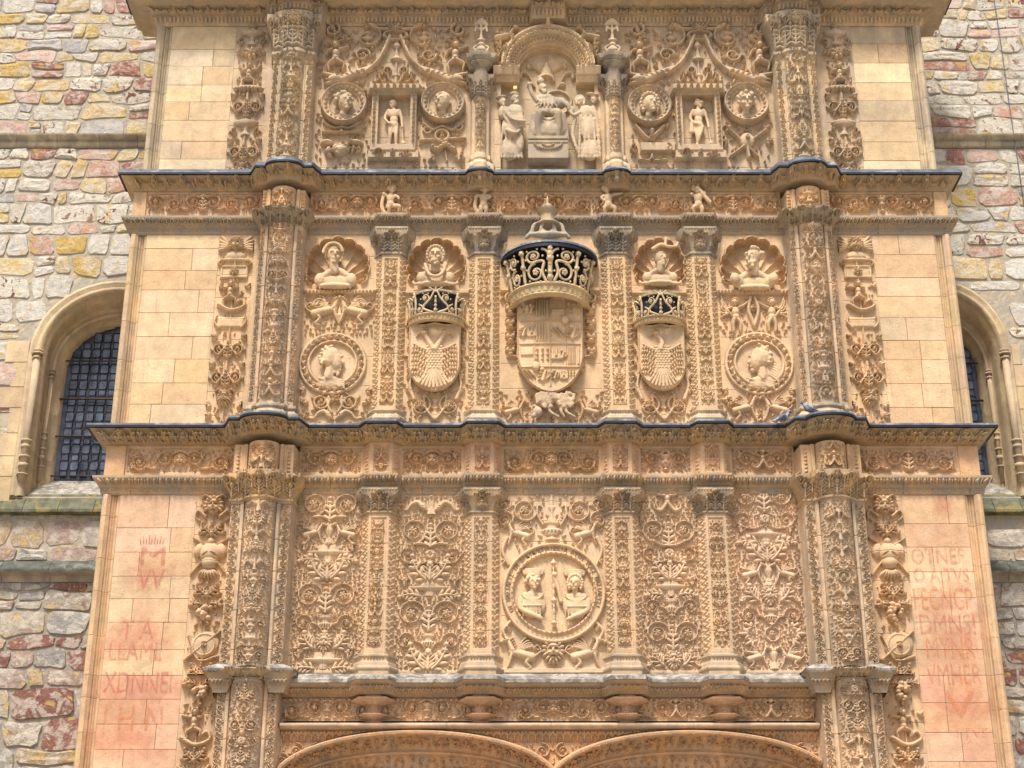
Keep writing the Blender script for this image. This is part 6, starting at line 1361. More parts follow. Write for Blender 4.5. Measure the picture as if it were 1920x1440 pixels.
for (px, lab, f) in ((738, 'naked statue leaning on a staff in the left framed niche', 1), (1310, 'naked statue with a cloth at the hip in the right framed niche', -1)):
    S = Sculpt(px, 232, -.02, .010); c = (.62, .45, .30, .08)
    S.head(px - 2 * f, 199, 7, 8.5, -.4 * f, 'curl' if f < 0 else 'wrap', .1, seed=px); S.limb([(px - 1, 206, 6), (px, 212, 6)], 4)
    S.e(px, 217, 6, 10.5, 7, 10); S.e(px + f * 1, 229, 6, 8, 6.5, 9); S.e(px + f, 238, 6, 9.5, 7, 7); S.e(px - 9, 212, 6, 4.5, 4.5, 4.5); S.e(px + 9, 212, 6, 4.5, 4.5, 4.5)
    S.limb([(px - 11, 212, 6), (px - 16, 226, 7), (px - 7, 238, 12)], 4, 2.6); S.e(px - 6, 238, 13, 3, 2.5, 3)
    S.limb([(px + 11, 212, 6), (px + 15, 226, 6), (px + 17, 240, 8)], 4, 2.6); S.e(px + 17, 242, 8, 3, 2.5, 3.2)
    S.limb([(px - 4, 241, 6), (px - 5, 257, 8), (px - 5 - f, 274, 5)], 6, 3); S.limb([(px + 5, 241, 6), (px + 3 + 3 * f, 257, 9), (px + 6 * f, 274, 6)], 6, 3)
    S.e(px - 7 - f, 276, 8, 3, 5, 2.2); S.e(px + 7 * f + 1, 276, 8, 3, 5, 2.2)
    S.limb([(px + 17, 242, 8), (px + 20 * 1, 276, 6)], 1.8); S.e(px + 20, 272, 6, 5, 5, 4)
    if f < 0: S.limb([(px - 14, 234, 8), (px - 15, 252, 7)], 4, 5)
    S.put('statue', None, c, lab, 'statue')
# small columns flanking the arch
def small_column(xc, i):
    zb = rz0 - .02; p = put('small_column', box_mesh(-.205, .205, -.004, .1, 0, z3a - zb), M_ASH, S3, TOPC, (xc, 0, zb))
    zs = lambda py: zz(py, -.2)
    R = Relief(xc - .30, xc + .30, zb, zs(285), 0, .0105); t = (R.V - R.z0) / R.h; e = step(t, [(0, .13), (.35, .13), (.4, .10), (.6, .05), (.66, .07), (.85, .07), (.9, 0), (1, 0)]); ax = np.abs(R.U - xc)
    R.B = (.12 + e) * np.clip((.12 + e - ax) / .04, 0, 1) + bow(R.U, xc, .10, .08) ; K = R.B > .003; put('base', grid_mesh(R.U - xc, -(R.B + R.H), R.V - R.z0, K), M_CARVE, p, (.60, .45, .30, .2), (xc, 0, R.z0))
    R = Relief(xc - .18, xc + .18, zs(285), zs(180), 0, .0105); ax = np.abs(R.U - xc); R.B = .10 * np.clip((.155 - ax) / .03, 0, 1) + bow(R.U, xc, .085, .10)
    sub = Relief(xc - .085, xc + .085, R.z0 + .02, R.z1 - .02, 0, .0105); candelabra(sub, 500 + i, .32, .03, fillr=.016); sub.mirror(); i0 = int(round((sub.x0 - R.x0) / R.cx)); j0 = int(round((sub.z0 - R.z0) / R.cz)); R.H[j0:j0 + sub.nz, i0:i0 + sub.nx] = sub.H[:R.nz - j0, :R.nx - i0]
    R.put('shaft', M_CARVE, p, (.56, .42, .28, .3))
    R = Relief(xc - .26, xc + .26, zs(180), zs(138), 0, .0105); hh = R.h; t = (R.V - R.z0) / hh; ax = np.abs(R.U - xc); e = .09 * t ** 1.5; R.B = .10 * np.clip((.15 + e - ax) / .03, 0, 1) + bow(R.U, xc, .11, .11) + e
    for s_ in (-1, 1): spiral(R, xc + s_ * .17, R.z0 + hh * .68, .055, s_, -pi / 2, 1.4, .015, .07, False, 'b')
    for s_ in (-1, 0, 1): leaf(R, xc + s_ * .09, R.z0 + .02, pi / 2, hh * .5, .10, .05)
    R.H = np.where(ax < .25, R.H, 0); K = (R.B > .02 + e) | (R.H > .01); put('capital', grid_mesh(R.U - xc, -(R.B * K + R.H), R.V - R.z0, K), M_GREY, p, (.42, .34, .26, .6), (xc, 0, R.z0))
    # block and small cornice
    R = Relief(xc - .30, xc + .30, zs(138), zs(102), 0, .0105); t = (R.V - R.z0) / R.h; e = step(t, [(0, 0), (.3, 0), (.4, .04), (.55, .10), (.6, .07), (.75, .14), (.9, .155), (1, .10)]); ax = np.abs(R.U - xc)
    R.B = (.12 + e) * np.clip((.11 + e - ax) / .03, 0, 1) + bow(R.U, xc, .10 + .05, .08) * (ax < .11 + e); K = R.B > .003; R.H += 0; me = grid_mesh(R.U - xc, -(R.B), R.V - R.z0, K); put('entablature_block', me, M_GREY, p, (.40, .34, .26, .65), (xc, 0, R.z0))
    S = Sculpt(960 + (xc) / kk(960, 75, -.12), 75, -.12, .011); q = S.px
    S.e(q, 96, 4, 10, 8, 7); S.e(q, 86, 4, 7, 6, 4); S.e(q, 79, 4, 9, 8, 4); S.e(q, 72, 4, 4, 4, 4); S.limb([(q, 72, 4), (q, 50, 4)], 3, 2.5)
    for s_ in (-1, 1): S.limb([(q, 60, 4), (q + s_ * 9, 54, 5), (q + s_ * 11, 62, 5)], 2.5, 3); S.limb([(q + s_ * 10, 100, 4), (q + s_ * 14, 92, 4), (q + s_ * 9, 88, 4)], 2.5); S.e(q + s_ * 5, 44, 4, 5, 4, 6); S.e(q + s_ * 10, 48, 4, 4, 3, 5)
    S.e(q, 42, 4, 5, 5, 6); S.put('finial', p, (.54, .42, .29, .35))
    # skull corbel under it
for i, c in enumerate(SC):
    small_column(c, i)
    xc = 901 if i == 0 else 1156
    S = Sculpt(xc, 338, -.16, .010); S.e(xc, 330, 12, 9, 9, 9); S.e(xc, 341, 12, 6, 7, 6); S.e(xc, 329, 20, 8, 3, 2.5)
    for s_ in (-1, 1): S.limb([(xc + s_ * 17, 326, 6), (xc + s_ * 17, 336, 7), (xc + s_ * 14, 345, 4)], 6, 2.5)
    S.put('corbel', S2, (.42, .31, .19, .4))
# centre bay: arch, lunette, seated group
ax0, ax1 = SC[0] + .20, SC[1] - .20
R = Relief(SC[0] + .19, SC[1] - .19, rz0, rz1, 0, .0105); xm, zs_ = R.px(1027, 133); ro = 88 * kk(1027, 133); dd = np.hypot(R.U - xm, (R.V - zs_) * 1.0); below = R.V < zs_
pr = [(0, -.14), (.60, -.14), (.605, -.05), (.64, -.04), (.645, 0), (.70, .03), (.705, .06), (.80, .09), (.81, .13), (.90, .17), (.905, .20), (.99, .22), (1.0, .18), (1.005, 0), (3, 0)]
R.B = np.interp(dd / ro, [p[0] for p in pr], [p[1] for p in pr]); 
# below the springing the arch turns out to both sides as a small entablature
zi = R.px(0, 157)[1]; le = np.interp(R.V, [zi - .2, zi, zi + .001, zi + .09, zi + .1, zs_ - .02, zs_], [0, 0, .04, .08, .12, .17, .18])
R.B = np.where(below, np.where((np.abs(R.U - xm) > ro * .60) & (R.V > zi), le, np.where(np.abs(R.U - xm) < ro * .60, -.14, -.04)), R.B)
R.B = np.where(below & (R.V < zi), np.where(np.abs(R.U - xm) < ro * .985, -.14, 0), R.B)
for n_, f_, kd in ((30, .75, 0), (26, .855, 1), (46, .67, 2), (44, .94, 3)):
    for q in range(n_):
        a = pi * (q + .5) / n_; x = xm + cos(a) * ro * f_; z = zs_ + sin(a) * ro * f_
        if kd == 0: R.ring(x, z, .03, .013, .05); R.blob(x, z, .013, h=.045)
        elif kd == 1: R.blob(x, z, .05, .022, a + 1.2, .05); R.blob(x, z, .022, .04, a + .4, .045)
        elif kd == 2: R.blob(x, z, .018, .03, a, .02)
        else: R.blob(x, z, .014, .02, a, .02)
for s_ in (-1, 1):     # monsters on the arch shoulders
    beast(R, xm + s_ * ro * .92, zs_ + ro * .80, .20, -s_, .12); leaf(R, xm + s_ * ro * 1.04, zs_ + ro * .28, pi / 2 + s_ * .2, .25, .13, .10, s_ * .8); tri(R, xm + s_ * ro * 1.0, zs_ + ro * .55, .6 if s_ > 0 else pi - .6, .12, .10)
fruit(R, xm, zs_ + ro * 1.10, .10, .12, 12)
# tiara and keys
kx = kk(1027, 120); lathe(R, *R.px(1025, 146), [(0, 17 * kx), (.05, 16 * kx), (.09, 15 * kx), (.13, 14 * kx), (.15, 11 * kx), (.25, 9 * kx), (.28, 6 * kx), (.34, 4 * kx), (.38, 1.5 * kx), (.47, 1.2 * kx)], .12)
R.dent(*R.px(1024, 144), 13 * kx, 7 * kx, 0, .10)
for s_ in (-1, 1):
    R.curve([R.px(1025 + s_ * 12, 128), R.px(1025 + s_ * 36, 114)], 1.8 * kx, h=.05); R.rect(R.px(1025 + s_ * 33 - 5, 0)[0], R.px(1025 + s_ * 33 + 3, 0)[0], R.px(0, 121)[1], R.px(0, 112)[1], .05)
    R.curve([R.px(1025 + s_ * 22, 156), R.px(1025 + s_ * 34, 134), R.px(1025 + s_ * 46, 130), R.px(1025 + s_ * 50, 140)], 2 * kx, 4 * kx, .06); R.blob(*R.px(1025 + s_ * 30, 152), 6 * kx, h=.07)
R.ring(*R.px(1045, 185), 26 * kx, 3.2 * kx, .05); R.joints(.4, .2, .006, [R.px(958, 0)[0] * 0 + xm - .5, xm + .5])
R.put('arch_bay', M_CARVE, S3, (.58, .44, .29, .15))
RZ = .14
T = thing('seated_figure_group', (xx(1027, 305, -.1), -.1, zz(305, -.1)), 'carved group under the arch, throned figure in a tiara between robed attendants', 'sculpture group')
cst = (.52, .40, .28, .35)
S = Sculpt(1027, 230, .0, .0105)
S.head(1018, 174, 14, 9.5, .3, 'wrap', beard=True, seed=8); S.e(1014, 160, 13, 8, 8, 7, -.25); S.e(1012, 154, 13, 5.5, 6, 6, -.25)
S.e(1030, 200, 10, 22, 12, 15); S.e(1022, 192, 12, 18, 10, 10); S.e(1050, 198, 8, 13, 10, 11); S.e(1027, 216, 10, 27, 12, 10); S.e(1028, 250, 10, 35, 17, 24)
S.limb([(1008, 198, 14), (998, 186, 18), (993, 172, 20)], 6, 4); S.e(992, 169, 21, 4, 4, 5)
S.limb([(1050, 196, 12), (1064, 206, 16), (1068, 216, 16)], 7, 5)
for q in range(6): S.limb([(1008 + q * 6, 190 + abs(q - 3) * 2, 18), (1012 + q * 5, 202, 21), (1004 + q * 8, 212, 22)], 2.2)
for sg in (-1, 1):
    S.limb([(1028 + sg * 10, 220, 14), (1028 + sg * 17, 226, 28)], 10, 9); S.limb([(1028 + sg * 17, 227, 28), (1028 + sg * 19, 246, 22), (1028 + sg * 17, 268, 16)], 8.5, 6)
for q in range(5): S.limb([(1012, 230 + q * 7, 27 - q * 2), (1028, 238 + q * 7, 24 - q), (1045, 230 + q * 7, 27 - q * 2)], 2.4)
for sg in (-1, 1):
    for q in range(3): S.limb([(1028 + sg * (22 + q * 4), 218 + q * 3, 18), (1028 + sg * (28 + q * 3), 244, 16 - q * 2), (1028 + sg * (26 + q * 5), 268, 10)], 3)
S.put('throned_figure', T, (.47, .37, .27, .5))
S = Sculpt(960, 250, .0, .0105)
S.head(942, 196, 8, 9, .5, 'wrap', seed=2); S.e(940, 187, 8, 12, 9, 2.5, -.1); S.head(966, 192, 12, 9.5, .4, 'wrap', beard=True, seed=3); S.e(964, 183, 12, 9, 8, 4)
S.e(944, 215, 6, 11, 8, 14); S.e(966, 218, 12, 17, 11, 17); S.e(960, 246, 10, 21, 12, 24); S.e(955, 284, 8, 19, 10, 22); S.e(974, 276, 12, 9, 9, 20)
for q in range(7): S.limb([(946 + q * 5, 208 + q, 15), (946 + q * 5.5, 230, 20), (960 + q * 4, 248, 19)], 2.8)
for q in range(7): S.limb([(944 + q * 5, 244 + 4 * (q % 2), 16), (940 + q * 6 + 4 * sin(q * 2), 272, 15), (940 + q * 6.5, 303, 12)], 3.0, 3.0)
S.limb([(946, 218, 20), (962, 238, 26), (985, 240, 24)], 4, 3); S.limb([(950, 256, 22), (966, 262, 24), (974, 256, 22)], 5, 3.5)
S.put('left_attendants', T, (.53, .41, .29, .35), 'robed man in a cap and a companion in a hat bowing towards the throne, left side')
S = Sculpt(1105, 250, .0, .0105)
S.head(1088, 196, 12, 9, -.4, 'hood', seed=5); S.head(1115, 190, 5, 8.5, -.5, 'wrap', seed=6); S.e(1112, 181, 6, 14, 9, 2.4, .12); S.limb([(1088, 204, 10), (1092, 212, 8)], 5)
S.e(1100, 218, 10, 16, 10, 15); S.e(1102, 246, 10, 19, 11, 26); S.e(1104, 286, 8, 20, 10, 20); S.limb([(1088, 218, 14), (1076, 226, 18), (1068, 218, 18)], 5, 3.5)
S.limb([(1112, 208, 14), (1120, 240, 12), (1122, 300, 8)], 5, 5)
for q in range(6): S.limb([(1088 + q * 5, 226 + 5 * (q % 2), 17), (1086 + q * 6 + 4 * sin(q * 2), 264, 16), (1084 + q * 7, 303, 12)], 3.0, 3.2)
S.limb([(1078, 230, 14), (1074, 262, 10), (1088, 303, 8)], 5, 4); S.e(1072, 214, 14, 6, 6, 8)
S.put('right_attendants', T, (.57, .44, .31, .25), 'hooded standing figure leaning to the throne and a man in a wide hat behind, right side')
x, z = W(1027, 303, -.05); k = kk(1027, 290, -.1)
R = Relief(xx(990, 290), xx(1065, 290), zz(306), zz(266), .0, .0105); R.B += .16; R.rect(R.x0, R.x1, R.z1 - .06, R.z1, .03); R.rect(R.x0, R.x1, R.z1 - .12, R.z1 - .07, .015)
for q in range(15): a = pi * (q + .5) / 15; R.blob(R.xc + cos(a) * .2, R.z1 - .13 - sin(a) * .10, .018, h=.03)
for q in range(9): a = pi * (q + .5) / 9; R.blob(R.xc + cos(a) * .08, R.z1 - .13 - sin(a) * .05, .014, h=.025)
R.put('throne_plinth', M_CARVE, T, (.48, .38, .27, .45), skirt='tblr', back=.1)
put('pale_ledge', box_mesh(xx(925, 310) - XM, xx(1130, 310) - XM, -.16, .02, 0, .055, .01), M_ASH, S3, (.66, .56, .42, .1), (XM, 0, rz0))
o = put('floodlight', box_mesh(-.03, .03, -.06, 0, -.03, .03, .006), M_LAMP, None, None, (xx(966, 168), -.005, zz(168))); setprops(o, 'tiny square yellow lamp fixed to the wall beside the throned figure', 'lamp')
# pale blocks on the ledge of storey 3
for p0, p1 in ((600, 668), (796, 872), (1188, 1262), (1366, 1440)): put('ledge_block', box_mesh(0, xx(p1, 310) - xx(p0, 310), -.10, .02, 0, .05, .008), M_ASH, S3, (.60, .47, .33, .15), (xx(p0, 310), 0, rz0))

# ---------- pigeons on the lead ledge
def pigeon(px, py, y, d, lab):
    S = Sculpt(px, py, y, .008); S.e(px, py, 0, 11, 7, 7.5, -.3 * d); S.limb([(px + d * 8, py - 4, 0), (px + d * 11, py - 9, 0)], 4.5, 3.5); S.e(px + d * 12, py - 11, 0, 4, 3.8, 3.8); S.limb([(px + d * 15, py - 10, 0), (px + d * 19, py - 9, 0)], 1.4, .9)
    S.limb([(px - d * 8, py + 3, 0), (px - d * 19, py + 7, 0)], 4.5, 2.5); S.limb([(px + d * 2, py - 2, 6), (px - d * 12, py + 5, 5)], 4, 2); S.limb([(px + 1, py + 5, 2), (px + 2, py + 10, 2)], 1.2); S.put('pigeon', None, (1, 1, 1, 1), lab, 'pigeon', mat=M_BIRD)
pigeon(1518, 766, -.58, -1, 'grey pigeon on top of the right column cornice, at the foot of the column'); pigeon(1468, 783, -.30, 1, 'grey pigeon crouching on the lower lead ledge left of the other pigeon')

# ---------- faded painted writing on the wings
def paint(S, txt, px, py, h_px, w_px, mat):
    x, z = W(px, py); me = text_mesh(txt, 1.0)
    co_ = np.array([v.co[:] for v in me.vertices]); w = np.ptp(co_[:, 0]); hh = np.ptp(co_[:, 2]); cxm = (co_[:, 0].max() + co_[:, 0].min()) / 2; czm = (co_[:, 2].max() + co_[:, 2].min()) / 2
    k = kk(px, py); me.transform(Matrix.Diagonal((w_px * k / w, 1, h_px * k * 1.04 / hh, 1)) @ Matrix.Translation((-cxm, 0, -czm))); g_ = random.Random(int(px + py))
    put('painted_lettering', me, mat, S, None, (x, -.013, z))
for a in ((S1, 'M', 287, 1042, 34, 46, M_PLUM), (S1, 'VV', 283, 1086, 40, 50, M_PLUM), (S1, 'T A', 258, 1180, 36, 62, M_RED), (S1, 'LLAML', 255, 1221, 32, 100, M_RED), (S0, 'XDNNEI', 258, 1279, 38, 128, M_PLUM), (S0, 'I H N', 250, 1345, 44, 110, M_ORANGE),
          (S1, 'OTNEF', 1758, 1042, 30, 100, M_RED), (S1, 'O A TVS', 1764, 1078, 26, 104, M_RED), (S1, 'FECNCP', 1768, 1122, 42, 110, M_ORANGE), (S1, 'DMNS!', 1776, 1170, 38, 104, M_RED), (S1, 'MYNR', 1782, 1214, 38, 92, M_ORANGE), (S0, 'VMHER', 1788, 1264, 38, 104, M_RED), (S0, 'FTVS', 1822, 1374, 16, 58, M_RED), (S0, 'V', 1800, 1320, 50, 60, M_ORANGE)): paint(*a)
def wash(S, px, py, w, h):
    x, z = W(px, py); k = kk(px, py); put('paint_stain', grid_mesh(np.array([[-w * k / 2, w * k / 2]] * 2), np.zeros((2, 2)), np.array([[-h * k / 2] * 2, [h * k / 2] * 2])), M_WASH, S, None, (x, -.009, z))
for a in ((S1, 275, 1080, 110, 110), (S1, 255, 1200, 180, 110), (S0, 245, 1300, 190, 90), (S0, 235, 1385, 190, 110), (S1, 1765, 950, 40, 60), (S1, 1780, 1130, 150, 100), (S1, 1795, 1200, 150, 110), (S0, 1800, 1310, 160, 110)): wash(*a)
# crown scribble above the M
bm = bmesh.new(); k = kk(285, 1015)
for q in range(9): tube_bm(bm, [((q - 4) * 5 * k, 0, -6 * k), ((q - 4) * 5.6 * k, 0, (6 + 4 * (q % 2)) * k)], .006, 4)
me = bm_done(bm); me.transform(Matrix.Diagonal((1, .05, 1, 1))); put('painted_crown', me, M_RED, S1, None, (xx(285, 1015), -.0115, zz(1015)))

# ------------------------------------------------------------------ rubble walls of the church behind
def rubble(side, x0, x1, zlo, zhi, label, excl, seed, courses):
    T = thing('rubble_wall', ((x0 + x1) / 2, BACK, 0), label, 'wall', 'rubble walls beside the facade')
    put('mortar_face', grid_mesh(np.array([[x0, x1]] * 2), np.full((2, 2), BACK + .0), np.array([[0, 0], [zhi, zhi]], float), None, False), M_MORTAR, T) if excl is None else None
    g_ = random.Random(seed); z = zlo; n = 0
    pals = [((.62, .57, .48), .3), ((.64, .58, .48), .8), ((.62, .50, .30), 0), ((.57, .40, .13), .3), ((.60, .47, .27), .2), ((.54, .34, .27), .4), ((.60, .42, .35), .0), ((.62, .58, .50), 1), ((.58, .54, .44), .6), ((.60, .55, .45), 1), ((.40, .38, .36), 0), ((.62, .47, .24), .2), ((.36, .18, .14), .6)]
    lowp_ = [((.42, .36, .30), 0), ((.36, .34, .31), 0), ((.44, .38, .30), .5), ((.42, .37, .30), .6), ((.38, .28, .23), .2), ((.44, .34, .22), .3), ((.32, .30, .27), 0), ((.24, .11, .085), .4)]
    def wav(key):
        q = random.Random(key); ph = [(q.uniform(2, 9), q.uniform(0, 6.3), q.uniform(.004, .022)) for _ in range(3)]
        return lambda x: sum(a * sin(f * x + p_) for f, p_, a in ph)
    flat = lambda x: 0.0
    rows = []; prev = flat
    while z < zhi:
        h = g_.choice((.20, .26, .32, .40)) * g_.uniform(.9, 1.1); nxt = wav(seed * 1000 + len(rows))
        for ca, cb in courses:
            if z < ca < z + h + .10: h = max(.08, ca - z); nxt = flat
        hit = [cb for ca, cb in courses if ca - .01 <= z < cb]
        if hit: z = hit[0]; prev = flat; continue
        rows.append((z, z + h, prev, nxt)); prev = nxt; z += h
    for z0, z1, fa, fb in rows:
        x = x0 + g_.uniform(-.2, 0); sl = g_.uniform(-.03, .03)
        while x < x1:
            w = g_.choice((.18, .26, .36, .45, .60)) * g_.uniform(.85, 1.15) * (.8 + .5 * (z1 - z0) / .3) * .9; sr = g_.uniform(-.045, .045)
            cells = [(0, 1)] if (z1 - z0 < .28 or g_.random() < .8) else [(0, .5), (.5, 1)]
            for c0, c1 in cells:
                cx_ = x + w / 2; za, zb = z0 + (z1 - z0) * c0, z0 + (z1 - z0) * c1; cz_ = (za + zb) / 2
                if excl(cx_, cz_, w / 2, (zb - za) / 2): continue
                gp = g_.uniform(.008, .022)
                def pt(u, v):     # u,v 0..1 inside the cell
                    tt = c0 + (c1 - c0) * v; xl = x + sl * (tt - .5) * 2 + gp; xr = x + w + sr * (tt - .5) * 2 - gp; xx_ = xl + (xr - xl) * u
                    lo_, hi_ = z0 + fa(xx_), z1 + fb(xx_); zl = lo_ + (hi_ - lo_) * c0 + gp; zu = lo_ + (hi_ - lo_) * c1 - gp; return xx_, zl + (zu - zl) * v
                r_ = g_.uniform(.05, .16); uv = [(r_, 0), (.5, 0), (1 - r_, 0), (1, r_ * 1.5), (1, .5), (1, 1 - r_ * 1.5), (1 - r_, 1), (.5, 1), (r_, 1), (0, 1 - r_ * 1.5), (0, .5), (0, r_ * 1.5)]
                pr_ = [pt(u, v) for u, v in uv]; jt = .011; pr_ = [(a - cx_ + g_.uniform(-jt, jt), b - cz_ + g_.uniform(-jt, jt)) for a, b in pr_]
                bm = bmesh.new(); dep = g_.uniform(.006, .030); m = 12
                o1 = [bm.verts.new((a, .02, b)) for a, b in pr_]; o2 = [bm.verts.new((a * .965, -dep * g_.uniform(.6, 1.1), b * .955)) for a, b in pr_]; o4 = [bm.verts.new((a * .5, -dep * g_.uniform(.7, 1.5), b * .5)) for a, b in pr_[::2]]; o3 = bm.verts.new((g_.uniform(-.02, .02), -dep * g_.uniform(.8, 1.3), 0))
                for k_ in range(m):
                    jn = (k_ + 1) % m; bm.faces.new((o1[k_], o1[jn], o2[jn], o2[k_]))
                for k_ in range(6):
                    a, b = o4[k_], o4[(k_ + 1) % 6]; bm.faces.new((o2[2 * k_], o2[2 * k_ + 1], a)); bm.faces.new((o2[2 * k_ + 1], o2[(2 * k_ + 2) % 12], b, a)); bm.faces.new((a, b, o3))
                me = bm_done(bm); low = cz_ < zz(850, BACK); pal = g_.choice(lowp_ if low else pals)
                if zz(850, BACK) < cz_ < zz(380, BACK) and g_.random() < .55: pal = ((.60, .565, .50), .1)
                c = pal[0]; q = g_.uniform(.86, 1.08); put('stone', me, M_RUB, T, (c[0] * q, c[1] * q, c[2] * q, pal[1]), (cx_, BACK, cz_)); n += 1
            x += w; sl = sr
    return T
# windows: pointed-round openings with splayed jambs
Yw = BACK
def window(T, wcx, hwo, hwg, z_sill, z_spr, z_apo, side):
    """hwo/hwg outer and glass half widths; outer arch apex z_apo; side = side of the jamb that shows"""
    ho = z_apo - z_spr; hg = ho * .80 * hwg / hwo * 1.15
    def arc(hw, hh, n=22): return [(wcx + hw * cos(a), z_spr + hh * abs(sin(a)) ** .93) for a in np.linspace(0, pi, n)]
    def outline(hw, hh, zb): return [(wcx + hw, zb)] + [(wcx + hw, zb + (z_spr - zb) * q / 6) for q in range(1, 6)] + arc(hw, hh) + [(wcx - hw, z_spr - (z_spr - zb) * q / 6) for q in range(1, 6)] + [(wcx - hw, zb)]
    p = bpy.data.objects.new('window', None); scn.collection.objects.link(p); ORI[p.name] = Vector((wcx, Yw, z_sill)); p.parent = T; p.location = ORI[p.name] - ORI[T.name]
    # mouldings: successive outlines swept into the wall
    steps = [(hwo * 1.04, ho * 1.04, 0.01), (hwo * 1.03, ho * 1.03, -.05), (hwo * .99, ho * .99, -.07), (hwo * .96, ho * .96, -.02), (hwo * .94, ho * .94, -.05), (hwo * .90, ho * .90, -.05), (hwo * .87, ho * .88, .02), (hwo * .86, ho * .87, .06),
             (hwo * .84 + .0, ho * .85, .08)]
    mid = [((hwo * .84) * (1 - f) + (hwg * 1.22) * f, ho * .85 * (1 - f) + hg * 1.2 * f, .08 + .32 * f) for f in (.33, .66, 1)]
    inn = [(hwg * 1.20, hg * 1.18, .38), (hwg * 1.16, hg * 1.13, .36), (hwg * 1.12, hg * 1.10, .40), (hwg * 1.12, hg * 1.10, .46), (hwg * 1.04, hg * 1.03, .50), (hwg * 1.0, hg * 1.0, .62)]
    allst = steps + mid + inn; L = [outline(a, b, z_sill - .46 if d_ < .55 else z_sill) for a, b, d_ in allst]
    # cut into voussoir segments so that joints show
    n = len(L[0]); seg = 0; g_ = random.Random(int(wcx * 10)); i = 0
    while i < n - 1:
        j = min(n - 1, i + (1 if i < 5 or i > n - 8 else 3))
        X = np.array([[q[0] for q in l[i:j + 1]] for l in L]); Z = np.array([[q[1] for q in l[i:j + 1]] for l in L]); Y = np.array([[Yw + s_[2]] * (j + 1 - i) for s_ in allst])
        Y[:, 0] += .0; X = X - wcx; Z = Z - z_sill; Y = Y - Yw
        put('surround_stone', grid_mesh(X, Y, Z, None, True), M_ASH, p, tint((.50, .385, .255, .25), g_, .13), (wcx, Yw, z_sill)); i = j
    # glass panes and leading
    yg = Yw + .60; ztop = z_spr + hg
    g2 = random.Random(3); pw = .15; ph = .22; zrow = z_sill; r = 0
    def inside(x, z, e=.0): 
        if z < z_sill: return False
        if z <= z_spr: return abs(x - wcx) < hwg - e
        return ((x - wcx) / (hwg - e)) ** 2 + ((z - z_spr) / (hg - e)) ** 2 < 1
    put('backing_glass', box_mesh(-hwg * 1.02, hwg * 1.02, 0, .01, 0, ztop - z_sill), M_GLASS, p, (.45, .45, .5, 1), (wcx, yg + .02, z_sill))
    nc = int(2 * hwg / pw) + 1; came = bmesh.new()
    while zrow < ztop:
        for c_ in range(-nc, nc + 1):
            px_ = wcx + (c_ + .25) * pw; pz_ = zrow + ph / 2
            if not inside(px_, pz_, .02): continue
            a, b, ct = (pw * .40, ph * .33, pw * .15) if r % 2 else (pw * .33, ph * .22, pw * .03)
            hexa = [(-a, -b + ct), (-a + ct, -b), (a - ct, -b), (a, -b + ct), (a, b - ct), (a - ct, b), (-a + ct, b), (-a, b - ct)]
            bm = bmesh.new(); vs_ = [bm.verts.new((u, 0, v)) for u, v in hexa]; bm.faces.new(vs_); q = g2.uniform(.6, 1.35)
            bmesh.ops.rotate(bm, verts=bm.verts, matrix=Matrix.Rotation(g2.uniform(-.05, .05), 3, 'X') @ Matrix.Rotation(g2.uniform(-.05, .05), 3, 'Z'))
            put('pane', bm_done(bm), M_GLASS, p, (q, q, q * 1.05, 1), (px_, yg, pz_))
            for k_ in range(8): u, v = hexa[k_]; u2, v2 = hexa[(k_ + 1) % 8]; tube_bm(came, [(px_ - wcx + u, -.008, pz_ - z_sill + v), (px_ - wcx + u2, -.008, pz_ - z_sill + v2)], .0035, 4, False)
            [tube_bm(came, [(px_ - wcx + u_ * (a - ct * .5), -.008, pz_ - z_sill + v_ * (b - ct * .5)), (px_ - wcx + u_ * (pw / 2), -.008, pz_ - z_sill + v_ * ph * .42)], .003, 4, False) for u_ in (-1, 1) for v_ in (-1, 1)]
        zrow += ph * .60; r += 1
    put('lead_came', bm_done(came), M_LEADCAME, p, None, (wcx, yg, z_sill))
    bm = bmesh.new(); tops_ = ztop - z_sill
    for u in (-hwg * .52, -hwg * .03, hwg * .5):
        zt_ = (z_spr - z_sill) + hg * sqrt(max(0, 1 - (u / hwg) ** 2)); tube_bm(bm, [(u, -.05, 0), (u, -.05, zt_)], .011 if abs(u) < hwg * .1 else .004, 6)
    for q, wd_ in ((0.02, .014), (.27, .014), (.51, .018), (.76, .012)):
        zz_ = tops_ * q; hw_ = hwg * (1 if z_sill + zz_ < z_spr else sqrt(max(.05, 1 - ((z_sill + zz_ - z_spr) / hg) ** 2))); tube_bm(bm, [(-hw_ * 1.06, -.07, zz_), (hw_ * 1.06, -.07, zz_)], wd_, 6)
    put('iron_bars', bm_done(bm), M_IRON, p, None, (wcx, yg, z_sill))
    # slender shafts with little capitals and tall bases in the jamb
    for off, yy, r_, cap_z, base_h in ((hwo * .915, -.05, .055, z_spr + .02, .62), (hwg * 1.17, .37, .035, z_spr - .12, .75)):
        for sg in ((-1, 1)):
            bm = bmesh.new(); x = sg * off; zb = -.25 if yy < 0 else -.1
            tube_bm(bm, [(x, yy, zb), (x, yy, cap_z - z_sill)], r_, 8)
            for q, rr, hh in ((cap_z - z_sill - .07, 1.35, .03), (cap_z - z_sill, 1.7, .03), (cap_z - z_sill + .05, 1.5, .02), (zb + base_h, 1.5, .03), (zb + base_h - .1, 1.3, .05), (zb + base_h - .25, 1.55, .03), (zb + base_h - .4, 1.35, .06), (zb + base_h - .52, 1.6, .02)):
                tube_bm(bm, [(x, yy, q), (x, yy, q + hh)], r_ * rr, 6)
            put('shaft', bm_done(bm), M_ASH, p, (.48, .37, .25, .35), (wcx, Yw, z_sill))
